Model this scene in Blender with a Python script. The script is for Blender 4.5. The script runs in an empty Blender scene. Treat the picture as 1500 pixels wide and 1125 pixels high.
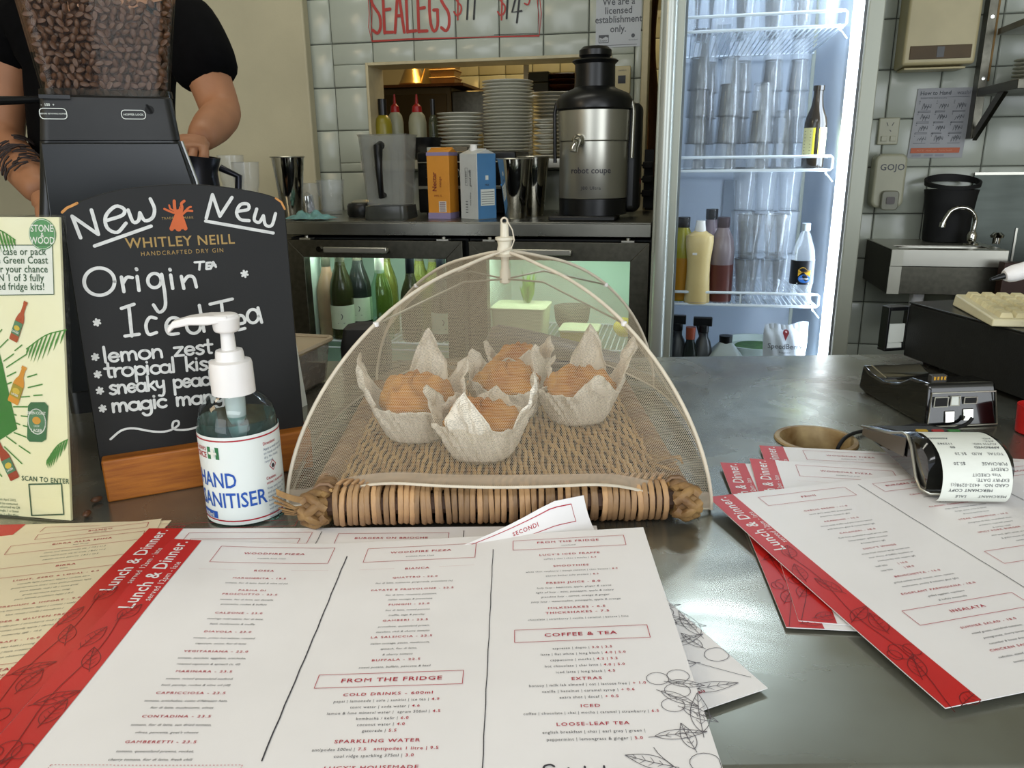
import bpy, bmesh, math, random
from mathutils import Vector, Matrix, Euler
random.seed(7)
PI = math.pi
COL = bpy.context.scene.collection
SC = bpy.context.scene
def R(d): return math.radians(d)

# ------------------------------------------------------------------ camera
F = 1127.0
CAM = Vector((0, 0, 1.32))
cam_d = bpy.data.cameras.new('camera')
cam_d.sensor_width = 36.0; cam_d.lens = 36.0 * F / 1500.0; cam_d.clip_start = .02; cam_d.clip_end = 60
cam_o = bpy.data.objects.new('camera', cam_d); COL.objects.link(cam_o)
CR = Euler((R(90 - 16.2), 0, 0)).to_matrix() @ Matrix.Rotation(R(-.7), 3, 'Z')
cam_o.matrix_world = Matrix.Translation(CAM) @ CR.to_4x4()
SC.camera = cam_o
SC.view_settings.view_transform = 'Standard'; SC.view_settings.look = 'None'
SC.view_settings.gamma = 1; SC.view_settings.use_curve_mapping = False
SC.view_settings.exposure = 0.1

# ------------------------------------------------------------------ daylight, added overhead lights, warm side light
w = bpy.data.worlds.new('daylight'); SC.world = w; w.use_nodes = True
bg = w.node_tree.nodes['Background']; bg.inputs[0].default_value = (.82, .9, 1.0, 1); bg.inputs[1].default_value = .9
def area(name, loc, rot, sx, sy, power, col):
    l = bpy.data.lights.new(name, 'AREA'); l.shape = 'RECTANGLE'; l.size = sx; l.size_y = sy; l.energy = power; l.color = col
    o = bpy.data.objects.new(name, l); COL.objects.link(o); o.location = loc; o.rotation_euler = rot
    return o
area('shopfront_daylight', (2.35, -2.5, 1.9), (R(88), 0, R(18)), 2.6, 2.4, 68, (.89, .945, 1.0))
area('shopfront_daylight', (-2.15, -2.5, 1.9), (R(88), 0, R(-18)), 2.2, 2.4, 54, (.89, .945, 1.0))
area('added_overhead_light', (0, -.75, 2.62), (R(22), 0, 0), 1.5, .6, 17, (.97, .98, 1.0))  # added light without a fitting, brightens the menus from above
area('added_overhead_light', (-.6, 1.75, 2.62), (0, 0, 0), 1.4, .25, 7, (1.0, .97, .84))  # added light over the work aisle, no lamp stands for it
area('warm_side_light', (-1.9, .4, 2.3), (0, R(-52), 0), .5, .5, 7, (1.0, .78, .5))

# ------------------------------------------------------------------ geometry from the camera survey
def ray(x, y): return CR @ Vector(((x - 750) / F, -(y - 562.5) / F, -1.0))
def pz(x, y, z=1.0):
    d = ray(x, y); return CAM + d * ((z - CAM.z) / d.z)
def pY(x, y, Y):
    d = ray(x, y); return CAM + d * (Y / d.y)
YAW = R(12)
E1 = Vector((math.cos(YAW), -math.sin(YAW), 0)); E2 = Vector((math.sin(YAW), math.cos(YAW), 0))
def bk(x, y, v):
    d = ray(x, y); q = CAM + d * (v / d.dot(E2)); return (q.dot(E1), v, q.z)
def U(x, y, v): return bk(x, y, v)[0]
def Zb(x, y, v): return bk(x, y, v)[2]
def BW(u, v, z): return E1 * u + E2 * v + Vector((0, 0, z))

# ------------------------------------------------------------------ materials
def lin(c):
    if isinstance(c, str):
        c = [int(c[i:i+2], 16) / 255 for i in (0, 2, 4)]
        c = [x / 12.92 if x <= .04045 else ((x + .055) / 1.055) ** 2.4 for x in c]
    return tuple(c)
MATS = {}
def M(name, col, rough=.5, metal=0, var=.1, scale=30, bump=0, bscale=None, stretch=(1, 1, 1), trans=0, ior=1.45,
      emis=None, es=0, col2=None, coat=0, alpha=1, spec=None, detail=4):
    m = bpy.data.materials.new(name); m.use_nodes = True; MATS[name] = m
    nt = m.node_tree; N = nt.nodes; Lk = nt.links
    b = N['Principled BSDF']
    c = lin(col)
    tc = N.new('ShaderNodeTexCoord'); mp = N.new('ShaderNodeMapping'); mp.inputs['Scale'].default_value = stretch
    Lk.new(tc.outputs['Object'], mp.inputs[0])
    nz = N.new('ShaderNodeTexNoise'); nz.inputs['Scale'].default_value = scale; nz.inputs['Detail'].default_value = detail
    Lk.new(mp.outputs[0], nz.inputs['Vector'])
    rp = N.new('ShaderNodeValToRGB'); rp.color_ramp.elements[0].position = .3; rp.color_ramp.elements[1].position = .7
    c2 = lin(col2) if col2 else tuple(min(1, x * (1 + var)) for x in c)
    c1 = c if col2 else tuple(x * (1 - var) for x in c)
    rp.color_ramp.elements[0].color = (*c1, 1); rp.color_ramp.elements[1].color = (*c2, 1)
    Lk.new(nz.outputs['Fac'], rp.inputs[0]); Lk.new(rp.outputs[0], b.inputs['Base Color'])
    b.inputs['Roughness'].default_value = rough; b.inputs['Metallic'].default_value = metal
    b.inputs['Transmission Weight'].default_value = trans; b.inputs['IOR'].default_value = ior
    b.inputs['Coat Weight'].default_value = coat
    if spec is not None: b.inputs['Specular IOR Level'].default_value = spec
    if alpha < 1: b.inputs['Alpha'].default_value = alpha
    if emis: b.inputs['Emission Color'].default_value = (*lin(emis), 1); b.inputs['Emission Strength'].default_value = es
    if bump:
        n2 = N.new('ShaderNodeTexNoise'); n2.inputs['Scale'].default_value = bscale or scale; n2.inputs['Detail'].default_value = 3
        Lk.new(mp.outputs[0], n2.inputs['Vector'])
        bp = N.new('ShaderNodeBump'); bp.inputs['Strength'].default_value = bump; bp.inputs['Distance'].default_value = .002
        Lk.new(n2.outputs['Fac'], bp.inputs['Height']); Lk.new(bp.outputs[0], b.inputs['Normal'])
    return m
def glassy(name, tint=(1, 1, 1), edge=.55, base=.06, rough=.03, milky=0.0, mcol=(.8, .85, .9)):
    """thin clear wall: mostly see-through, reflecting more towards its edges"""
    m = bpy.data.materials.new(name); m.use_nodes = True; MATS[name] = m
    nt = m.node_tree; N = nt.nodes; Lk = nt.links; N.remove(N['Principled BSDF'])
    out = N['Material Output']
    tr = N.new('ShaderNodeBsdfTransparent'); tr.inputs[0].default_value = (*tint, 1)
    gl = N.new('ShaderNodeBsdfGlossy'); gl.inputs['Roughness'].default_value = rough
    lw = N.new('ShaderNodeLayerWeight'); lw.inputs[0].default_value = .25
    pw = N.new('ShaderNodeMath'); pw.operation = 'POWER'; pw.inputs[1].default_value = 2.2; Lk.new(lw.outputs['Facing'], pw.inputs[0])
    nz = N.new('ShaderNodeTexNoise'); nz.inputs['Scale'].default_value = 8; nz.inputs['Detail'].default_value = 0
    ma = N.new('ShaderNodeMath'); ma.operation = 'MULTIPLY_ADD'; ma.inputs[1].default_value = edge; ma.inputs[2].default_value = base
    ma.inputs[2].default_value = base * .5; Lk.new(pw.outputs[0], ma.inputs[0])
    mx = N.new('ShaderNodeMixShader'); Lk.new(ma.outputs[0], mx.inputs[0]); Lk.new(tr.outputs[0], mx.inputs[1]); Lk.new(gl.outputs[0], mx.inputs[2])
    last = mx
    if milky:
        df = N.new('ShaderNodeBsdfDiffuse'); df.inputs[0].default_value = (*mcol, 1)
        m2 = N.new('ShaderNodeMixShader'); ml = N.new('ShaderNodeMath'); ml.operation = 'MULTIPLY_ADD'
        ml.inputs[1].default_value = milky * .5; ml.inputs[2].default_value = milky * .75
        Lk.new(nz.outputs['Fac'], ml.inputs[0]); Lk.new(ml.outputs[0], m2.inputs[0])
        Lk.new(mx.outputs[0], m2.inputs[1]); Lk.new(df.outputs[0], m2.inputs[2]); last = m2
    else:
        ad = N.new('ShaderNodeMath'); ad.operation = 'MULTIPLY'; ad.inputs[1].default_value = rough * 2
        Lk.new(nz.outputs['Fac'], ad.inputs[0]); Lk.new(ad.outputs[0], gl.inputs['Roughness'])
    Lk.new(last.outputs[0], out.inputs[0])
    return m

def steel(name, col, rough, stretch, var=.12, scale=20, bump=.05, rv=.12, met=1):
    m = M(name, col, rough, met, var, scale, bump, 200, stretch)
    nt = m.node_tree; N = nt.nodes; Lk = nt.links; b = N['Principled BSDF']
    tc = N.new('ShaderNodeTexCoord'); n = N.new('ShaderNodeTexNoise'); n.inputs['Scale'].default_value = 6; n.inputs['Detail'].default_value = 8
    Lk.new(tc.outputs['Object'], n.inputs['Vector'])
    mr = N.new('ShaderNodeMapRange'); mr.inputs['To Min'].default_value = rough - rv; mr.inputs['To Max'].default_value = rough + rv
    if name.startswith('worn'): mr.inputs['From Min'].default_value = .35; mr.inputs['From Max'].default_value = .65; n.inputs['Distortion'].default_value = 1.5; N['Color Ramp'].color_ramp.elements[0].color = (*lin('716a5b'), 1)
    Lk.new(n.outputs['Fac'], mr.inputs['Value']); Lk.new(mr.outputs[0], b.inputs['Roughness'])
    return m

tile_m = M('glazed_white_tile', 'a9aea1', .2, 0, .05, 9, .06, 14)
grout_m = M('grey_grout', '4d4f47', .9, 0, .2, 60)
kitchen_tile_m = M('kitchen_cream_tile', 'cfc9a4', .25, 0, .06, 8)
beige_wall_m = M('beige_paint', 'b5ad90', .6, 0, .07, 5, .15, 160)
trim_m = M('cream_trim', 'b9ae8c', .5, 0, .1, 20)
ceil_m = M('ceiling_paint', 'd8d5c8', .8, 0, .04, 4)
floor_m = M('dark_floor', '3a3835', .6, 0, .2, 12)
counter_m = steel('worn_counter_steel', '9a9e94', .25, (1, 1, 1), .14, 4, .0, .08, .82)
bench_m = steel('bench_steel', '8c8b82', .3, (1, 12, 1), .12, 12)
steel_m = steel('brushed_steel', 'b9b7ab', .33, (1, 1, 1), .06, 6, 0, .06, .85)
dark_steel_m = steel('dark_door_steel', '5e5c52', .38, (8, 1, 8), .15, 8)
chrome_m = M('chrome', 'c9c7c0', .08, 1, .05, 10)
black_m = M('black_plastic', '0e0f10', .32, 0, .25, 40)
black_matte_m = M('matte_black_plastic', '131414', .55, 0, .2, 60, .1, 400)
rubber_m = M('black_rubber', '090909', .7, 0, .2, 60)
white_pl_m = M('white_plastic', 'e9e6e2', .35, 0, .03, 20)
cream_pl_m = M('aged_cream_plastic', 'b9ad84', .4, 0, .07, 10)
grey_pl_m = M('grey_white_plastic', 'a9a890', .35, 0, .06, 14)
fridge_white_m = M('fridge_liner_white', 'b4bdc8', .45, 0, .04, 6)
fridge_frame_m = M('fridge_frame_silver', 'a3a79a', .35, .2, .05, 8, stretch=(1, 1, .2))
wire_m = M('white_coated_wire', 'dbe4ec', .35, 0, .03, 40)
led_m = M('led_strip', 'ffffff', .5, 0, .01, 5, emis='eef4ff', es=5.5)
led_green_m = M('bench_fridge_lamp', 'ffffff', .5, 0, .01, 5, emis='dffbe9', es=3.0)
bar_liner_m = M('bench_fridge_liner', 'c3d6c6', .5, 0, .04, 6)
glass_m = glassy('clear_glass', (.985, .99, .99), .6, .05)
tumbler_m = glassy('tumbler_glass', (.98, .985, .99), .75, .04, .08, .07, (.9, .95, 1))
door_glass_m = glassy('door_glass', (.96, .98, .98), .25, .03, .02)
hopper_m = glassy('hopper_plastic', (.96, .96, .94), .35, .014, .06)
tub_m = glassy('translucent_tub', (.9, .88, .84), .5, .08, .15, .35, (.55, .5, .44))
paper_m = M('menu_card', 'ebe9e8', .42, 0, .02, 18, .05, 30)
cream_paper_m = M('cream_menu_card', 'e6d9b8', .5, 0, .03, 9)
red_m = M('menu_red', 'c01f1c', .4, 0, .06, 22)
redp_m = M('red_print', 'ae1c34', .5, 0, .05, 60)
blackp_m = M('black_print', '35333a', .5, 0, .1, 60)
leafp_m = M('dark_red_print', '701818', .45, 0, .1, 60)
pencil_m = M('pencil_print', '5b575c', .5, 0, .1, 60)
receipt_m = M('receipt_paper', 'dfe3da', .5, 0, .03, 20)
greyp_m = M('grey_print', '4a4d52', .5, 0, .1, 60)

# ------------------------------------------------------------------ mesh builder
class MB:
    def __init__(s): s.v = []; s.f = []; s.uv = None
    def add(s, vs, fs, m=None):
        n = len(s.v)
        s.v += [tuple(m @ Vector(p)) if m else tuple(p) for p in vs]
        s.f += [tuple(i + n for i in f) for f in fs]; return s
    def box(s, a, b, m=None):
        x0, y0, z0 = a; x1, y1, z1 = b
        return s.add([(x0, y0, z0), (x1, y0, z0), (x1, y1, z0), (x0, y1, z0), (x0, y0, z1), (x1, y0, z1), (x1, y1, z1), (x0, y1, z1)],
                     [(0, 3, 2, 1), (4, 5, 6, 7), (0, 1, 5, 4), (1, 2, 6, 5), (2, 3, 7, 6), (3, 0, 4, 7)], m)
    def hexa(s, p):     # 8 points: bottom ring then top ring
        return s.add(p, [(0, 3, 2, 1), (4, 5, 6, 7), (0, 1, 5, 4), (1, 2, 6, 5), (2, 3, 7, 6), (3, 0, 4, 7)])
    def lathe(s, prof, seg=24, c=(0, 0, 0), m=None, sy=1.0):
        vs = []; fs = []; rings = []
        for r, z in prof:
            if r < 1e-6: rings.append([len(vs)]); vs.append((c[0], c[1], c[2] + z))
            else:
                rings.append(list(range(len(vs), len(vs) + seg)))
                vs += [(c[0] + r * math.cos(2 * PI * k / seg), c[1] + sy * r * math.sin(2 * PI * k / seg), c[2] + z) for k in range(seg)]
        for a, b in zip(rings, rings[1:]):
            if len(a) == 1 and len(b) == 1: continue
            for k in range(seg):
                k2 = (k + 1) % seg
                if len(a) == 1: fs.append((a[0], b[k2], b[k]))
                elif len(b) == 1: fs.append((a[k], a[k2], b[0]))
                else: fs.append((a[k], a[k2], b[k2], b[k]))
        return s.add(vs, fs, m)
    def cyl(s, r, z0, z1, seg=20, c=(0, 0, 0), r2=None, m=None):
        return s.lathe([(0, z0), (r, z0), (r if r2 is None else r2, z1), (0, z1)], seg, c, m)
    def tube(s, pts, r, seg=8, closed=False, m=None):
        pts = [Vector(p) for p in pts]; n = len(pts); vs = []; fs = []; up = None
        for i, p in enumerate(pts):
            if closed: t = pts[(i + 1) % n] - pts[i - 1]
            else: t = pts[min(i + 1, n - 1)] - pts[max(i - 1, 0)]
            t = t.normalized() if t.length > 1e-9 else Vector((0, 0, 1))
            if up is None: up = t.orthogonal().normalized()
            up = (up - t * up.dot(t)); up = up.normalized() if up.length > 1e-6 else t.orthogonal().normalized()
            sd = t.cross(up); rr = r[i] if isinstance(r, (list, tuple)) else r
            for k in range(seg):
                a = 2 * PI * k / seg; vs.append(p + up * (rr * math.cos(a)) + sd * (rr * math.sin(a)))
        for i in range(n if closed else n - 1):
            j = (i + 1) % n
            for k in range(seg):
                k2 = (k + 1) % seg; fs.append((i * seg + k, i * seg + k2, j * seg + k2, j * seg + k))
        if not closed: fs.append(tuple(range(seg))[::-1]); fs.append(tuple((n - 1) * seg + k for k in range(seg)))
        return s.add(vs, fs, m)
    def prism(s, poly, z0, z1, m=None):
        n = len(poly); vs = [(x, y, z0) for x, y in poly] + [(x, y, z1) for x, y in poly]
        return s.add(vs, [tuple(range(n))[::-1], tuple(range(n, 2 * n))] + [(i, (i + 1) % n, n + (i + 1) % n, n + i) for i in range(n)], m)
    def sheet(s, fn, nu, nv, th=0, m=None):
        vs = [Vector(fn(i / nu, j / nv)) for j in range(nv + 1) for i in range(nu + 1)]
        ix = lambda i, j: j * (nu + 1) + i
        fs = [(ix(i, j), ix(i + 1, j), ix(i + 1, j + 1), ix(i, j + 1)) for j in range(nv) for i in range(nu)]
        if th:
            n = len(vs); nr = [Vector((0, 0, 0)) for _ in vs]
            for f in fs:
                k = (vs[f[1]] - vs[f[0]]).cross(vs[f[3]] - vs[f[0]])
                if k.length < 1e-12: k = (vs[f[2]] - vs[f[1]]).cross(vs[f[3]] - vs[f[2]])
                for i in f: nr[i] += k
            vs += [v - (a.normalized() * th if a.length else Vector((0, 0, th))) for v, a in zip(vs, nr)]
            fs += [tuple(i + n for i in f[::-1]) for f in fs]
            bd = [ix(i, 0) for i in range(nu + 1)] + [ix(nu, j) for j in range(1, nv + 1)] + [ix(i, nv) for i in range(nu - 1, -1, -1)] + [ix(0, j) for j in range(nv - 1, 0, -1)]
            for a, b in zip(bd, bd[1:] + bd[:1]): fs.append((b, a, a + n, b + n))
        return s.add(vs, fs, m)
    def warp(s, fn): s.v = [tuple(fn(Vector(p))) for p in s.v]; return s
    def build(s, name, mat, parent=None, smooth=35, bev=0, seg=2, loc=None, rotz=0):
        me = bpy.data.meshes.new(name); me.from_pydata([tuple(p) for p in s.v], [], s.f); me.validate(); me.update()
        if mat: me.materials.append(mat)
        o = bpy.data.objects.new(name, me); COL.objects.link(o)
        if smooth:
            for p in me.polygons: p.use_smooth = True
            me.set_sharp_from_angle(angle=R(smooth))
        if bev:
            b = o.modifiers.new('bevel', 'BEVEL'); b.width = bev; b.segments = seg; b.limit_method = 'ANGLE'; b.angle_limit = R(40)
        if loc is not None: o.location = loc
        if rotz: o.rotation_euler = (0, 0, rotz)
        if parent: o.parent = parent
        return o
def tag(o, label=None, cat=None, group=None, kind=None):
    if label: o['label'] = label
    if cat: o['category'] = cat
    if group: o['group'] = group
    if kind: o['kind'] = kind
    return o
def T(name, label, cat, loc=(0, 0, 0), rotz=0, group=None):
    o = bpy.data.objects.new(name, None); COL.objects.link(o); o.empty_display_size = .02
    o.location = loc; o.rotation_euler = (0, 0, rotz)
    return tag(o, label, cat, group)
def TB(name, label, cat, u, v, z, group=None, rz=0): return T(name, label, cat, BW(u, v, z), -YAW + rz, group)
def struct(name, mb, mat, bev=0, smooth=35):
    return tag(mb.build(name, mat, None, smooth, bev), kind='structure')
def dup(root, loc, rotz=None, label=None, group=None):
    r = root.copy(); COL.objects.link(r); r.location = loc
    if rotz is not None: r.rotation_euler = (0, 0, rotz)
    if label: r['label'] = label
    if group: r['group'] = group
    for ch in list(root.children):
        c = ch.copy(); COL.objects.link(c); c.parent = r
        for g in ch.children:
            d = g.copy(); COL.objects.link(d); d.parent = c
    return r
def rrect(x0, y0, x1, y1, r, n=4):
    p = []
    for cx, cy, a in ((x1 - r, y1 - r, 0), (x0 + r, y1 - r, 90), (x0 + r, y0 + r, 180), (x1 - r, y0 + r, 270)):
        for k in range(n + 1): t = R(a + 90 * k / n); p.append((cx + r * math.cos(t), cy + r * math.sin(t)))
    return p
def ring_box(mb, x0, z0, x1, z1, w, y0, y1, wt=None, wb=None):   # rectangular frame in the xz plane
    wt = wt or w; wb = wb or w
    mb.box((x0, y0, z0), (x0 + w, y1, z1)); mb.box((x1 - w, y0, z0), (x1, y1, z1))
    mb.box((x0 + w, y0, z1 - wt), (x1 - w, y1, z1)); mb.box((x0 + w, y0, z0), (x1 - w, y1, z0 + wb)); return mb
FR = Matrix(((1, 0, 0, 0), (0, 0, 1, 0), (0, 1, 0, 0), (0, 0, 0, 1)))     # 2-D drawing (x, y) stands up as (x, z), its z towards +y
FRN = Matrix(((1, 0, 0, 0), (0, 0, -1, 0), (0, 1, 0, 0), (0, 0, 0, 1)))   # same, its z towards the viewer (-y)

# ------------------------------------------------------------------ lettering
GL = {}
def glyph(c, bold):
    k = (c, bold)
    if k in GL: return GL[k]
    def mk(s):
        cd = bpy.data.curves.new('t', 'FONT'); cd.body = s; cd.size = 1; cd.resolution_u = 2; cd.offset = .013 if bold and c != 'M' else 0
        o = bpy.data.objects.new('t', cd); me = bpy.data.meshes.new_from_object(o)
        vs = [tuple(v.co) for v in me.vertices]; fs = [tuple(p.vertices) for p in me.polygons]
        bpy.data.objects.remove(o); bpy.data.curves.remove(cd); bpy.data.meshes.remove(me); return vs, fs
    if c == ' ': GL[k] = ([], [], .28); return GL[k]
    vs, fs = mk(c); v2, _ = mk(c + c)
    adv = (max(p[0] for p in v2) - max(p[0] for p in vs)) if vs else .3
    GL[k] = (vs, fs, adv); return GL[k]
def text(mb, s, size, x=0, y=0, align='c', sx=1.0, sp=0.0, shear=0.0, bold=False, rot=0.0, z=0.0):
    g = [glyph(c, bold) for c in s]
    W = sum(a[2] * size * sx + sp for a in g) - sp
    px = -W / 2 if align == 'c' else (-W if align == 'r' else 0)
    ca, sa = math.cos(rot), math.sin(rot)
    for vs, fs, adv in g:
        if vs:
            q = []
            for vx, vy, _ in vs:
                a = px + (vx + shear * vy) * size * sx; b = vy * size
                q.append((x + a * ca - b * sa, y + a * sa + b * ca, z))
            mb.add(q, fs)
        px += adv * size * sx + sp
    return W
def smooth_line(p, n=4):
    if len(p) < 3: return [tuple(q) for q in p]
    P = [Vector((q[0], q[1], 0)) for q in p]; P = [P[0] * 2 - P[1]] + P + [P[-1] * 2 - P[-2]]; out = []
    for i in range(1, len(P) - 2):
        a, b, c, d = P[i-1], P[i], P[i+1], P[i+2]
        for k in range(n):
            t = k / n
            q = .5 * ((2 * b) + (c - a) * t + (2 * a - 5 * b + 4 * c - d) * t * t + (3 * b - a - 3 * c + d) * t ** 3)
            out.append((q.x, q.y))
    out.append((P[-2].x, P[-2].y)); return out
RC = [0]
def ribbon(mb, pts, w, z=0.0, caps=True, n=0):
    RC[0] += 1; z += (RC[0] % 61) * 3e-6
    if n: pts = smooth_line(pts, n)
    m = len(pts); vs = []
    for i, p in enumerate(pts):
        a = pts[max(i - 1, 0)]; b = pts[min(i + 1, m - 1)]
        dx, dy = b[0] - a[0], b[1] - a[1]; L = math.hypot(dx, dy) or 1e-9
        nx, ny = -dy / L * w / 2, dx / L * w / 2
        vs += [(p[0] + nx, p[1] + ny, z), (p[0] - nx, p[1] - ny, z)]
    mb.add(vs, [(2 * i + 1, 2 * i + 3, 2 * i + 2, 2 * i) for i in range(m - 1)])
    if caps:
        for p in (pts[0], pts[-1]):
            mb.add([(p[0] + w / 2 * math.cos(k * PI / 4), p[1] + w / 2 * math.sin(k * PI / 4), z + 1.5e-6) for k in range(8)], [tuple(range(8))])
def rect2(mb, x0, y0, x1, y1, w, z=0):
    for a, b in (((x0, y0), (x1, y0)), ((x1, y0), (x1, y1)), ((x1, y1), (x0, y1)), ((x0, y1), (x0, y0))): ribbon(mb, [(a[0] + (b[0] - a[0]) * k / 14, a[1] + (b[1] - a[1]) * k / 14) for k in range(15)], w, z, False)
def disc(mb, x, y, r, z=0, n=24, ry=None, rot=0):
    ry = ry or r; c, s = math.cos(rot), math.sin(rot)
    mb.add([(x + r * math.cos(2 * PI * k / n) * c - ry * math.sin(2 * PI * k / n) * s, y + r * math.cos(2 * PI * k / n) * s + ry * math.sin(2 * PI * k / n) * c, z) for k in range(n)], [tuple(range(n))])
def poly2(mb, pts, z=0): mb.add([(p[0], p[1], z) for p in pts], [tuple(range(len(pts)))])
# hand lettering: x to the right, y up, x-height 1
def arc(cx, cy, rx, ry, a0, a1, n=10): return [(cx + rx * math.cos(R(a0 + (a1 - a0) * k / n)), cy + ry * math.sin(R(a0 + (a1 - a0) * k / n))) for k in range(n + 1)]
HG = {
 'a': (.95, [arc(.4, .48, .38, .48, 50, 360), [(.78, .95), (.78, .1), (.9, 0)]]),
 'c': (.75, [arc(.42, .48, .38, .48, 45, 315)]),
 'd': (.95, [arc(.4, .48, .38, .48, 30, 360), [(.78, 1.75), (.78, 0)]]),
 'e': (.85, [[(.05, .5), (.72, .55)] + arc(.4, .5, .34, .48, 15, 320)]),
 'g': (.95, [arc(.4, .5, .38, .45, 40, 360), [(.78, .95), (.78, -.3), (.6, -.72), (.3, -.75), (.1, -.5)]]),
 'h': (.9, [[(.1, 1.7), (.1, 0)], [(.1, .5), (.3, .9), (.6, .9), (.72, .6), (.74, 0)]]),
 'i': (.35, [[(.12, 1), (.12, 0)], [(.12, 1.42), (.13, 1.38)]]),
 'k': (.8, [[(.1, 1.7), (.1, 0)], [(.65, 1), (.12, .45)], [(.28, .58), (.7, 0)]]),
 'l': (.35, [[(.12, 1.75), (.12, 0)]]),
 'm': (1.3, [[(.1, 1), (.1, 0)], [(.1, .6), (.28, .95), (.5, .92), (.58, .6), (.58, 0)], [(.58, .6), (.78, .95), (1, .92), (1.1, .6), (1.12, 0)]]),
 'n': (.9, [[(.1, 1), (.1, 0)], [(.1, .55), (.3, .93), (.58, .93), (.7, .6), (.72, 0)]]),
 'o': (.95, [arc(.44, .5, .4, .5, 80, 440)]),
 'p': (.9, [[(.1, 1), (.1, -.8)], arc(.46, .5, .36, .46, 160, -170)]),
 'r': (.65, [[(.1, 1), (.1, 0)], [(.1, .55), (.3, .9), (.6, .95)]]),
 's': (.7, [[(.6, .9), (.35, 1.02), (.1, .82), (.3, .55), (.58, .35), (.5, .05), (.25, -.03), (.05, .12)]]),
 't': (.65, [[(.3, 1.6), (.3, .15), (.5, 0)], [(.02, 1.02), (.6, 1.02)]]),
 'u': (.9, [[(.1, 1), (.1, .35), (.3, .02), (.6, .05), (.74, .4), (.74, 1)], [(.74, 1), (.76, 0)]]),
 'w': (1.15, [[(.05, 1), (.15, .25), (.3, 0), (.5, .3), (.54, .75)], [(.54, .75), (.62, .2), (.8, 0), (.98, .35), (1.02, 1.05)]]),
 'y': (.85, [[(.1, 1), (.12, .5), (.35, .25), (.68, .45)], [(.72, 1), (.7, -.3), (.5, -.75), (.2, -.7)]]),
 'z': (.8, [[(.05, .98), (.68, .98)], [(.68, .98), (.05, .02)], [(.05, .02), (.7, .02)]]),
 'N': (1.15, [[(.1, 0), (.1, 1.6)], [(.1, 1.6), (.92, .02)], [(.92, .02), (.92, 1.6)]]),
 'O': (1.65, [arc(.75, .75, .7, .8, 80, 440, 18)]),
 'I': (1.0, [[(.45, 1.7), (.45, 0)], [(0, 1.72), (.9, 1.72)], [(0, 0), (.9, 0)]]),
 'T': (1.05, [[(.5, 1.7), (.5, 0)], [(0, 1.72), (1.05, 1.72)]]),
 'E': (.9, [[(.1, 1.6), (.1, 0)], [(.1, 1.58), (.75, 1.62)], [(.1, .82), (.65, .85)], [(.1, .02), (.8, .02)]]),
 'A': (1.0, [[(.02, 0), (.45, 1.6)], [(.45, 1.6), (.88, 0)], [(.2, .6), (.72, .6)]]),
 'S': (.95, [[(.85, 1.4), (.6, 1.62), (.2, 1.5), (.1, 1.15), (.4, .88), (.75, .62), (.78, .22), (.5, 0), (.08, .12)]]),
 'L': (.85, [[(.1, 1.6), (.1, 0)], [(.1, .02), (.78, .04)]]),
 'G': (1.05, [[(.85, 1.35), (.6, 1.6), (.25, 1.45), (.1, .9), (.2, .25), (.5, 0), (.85, .2), (.88, .75)], [(.5, .75), (.9, .75)]]),
 '$': (.8, [[(.7, 1.3), (.4, 1.45), (.1, 1.2), (.35, .85), (.65, .6), (.6, .25), (.3, .1), (.05, .3)], [(.38, 1.7), (.38, -.15)]]),
 '1': (.45, [[(.2, 1.6), (.2, 0)]]),
 '4': (.95, [[(.15, 1.6), (.1, .6), (.85, .62)], [(.65, 1.5), (.65, 0)]]),
 '5': (.8, [[(.7, 1.5), (.2, 1.5), (.15, .9), (.5, .95), (.65, .55), (.45, .05), (.1, .15)]]),
 '*': (.75, [[(.3, .75), (.3, .1)], [(.02, .6), (.6, .25)], [(.02, .25), (.6, .6)]]),
 ' ': (.75, []),
}
def hand(mb, s, p0, p1, h, w, z=0.0, fix=None):
    """write s from p0 to p1 (baseline), x-height h, stroke width w"""
    tot = sum(HG[c][0] for c in s); L = math.dist(p0, p1); k = L / tot
    dx, dy = (p1[0] - p0[0]) / L, (p1[1] - p0[1]) / L; x = 0
    for c in s:
        adv, st = HG[c]
        for ln in st:
            q = []
            for a, b in (smooth_line(ln, 3) if len(ln) > 2 else ln):
                X = (x + a) * k; Y = b * h; q.append((p0[0] + X * dx - Y * dy, p0[1] + X * dy + Y * dx))
            ribbon(mb, q, w, z)
        x += adv
def leaf_lines(mb, x, y, L, ang, W, w, veins=4, z=0.0):
    c, s = math.cos(ang), math.sin(ang)
    def tr(a, b): return (x + a * c - b * s, y + a * s + b * c)
    up = [tr(L * t, W * math.sin(PI * t ** .8) * .5) for t in [i / 8 for i in range(9)]]
    dn = [tr(L * t, -W * math.sin(PI * t ** .8) * .5) for t in [i / 8 for i in range(9)]]
    ribbon(mb, up, w, z, False, 2); ribbon(mb, dn, w, z, False, 2)
    ribbon(mb, [tr(-L * .12, -W * .05), tr(L * .5, W * .04), tr(L * .97, 0)], w, z, False, 3)
    for i in range(veins):
        t = .2 + .55 * i / max(1, veins - 1); hw = W * math.sin(PI * t ** .8) * .33
        ribbon(mb, [tr(L * t, 0), tr(L * (t + .1), hw)], w * .7, z, False); ribbon(mb, [tr(L * t, 0), tr(L * (t + .1), -hw)], w * .7, z, False)

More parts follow.
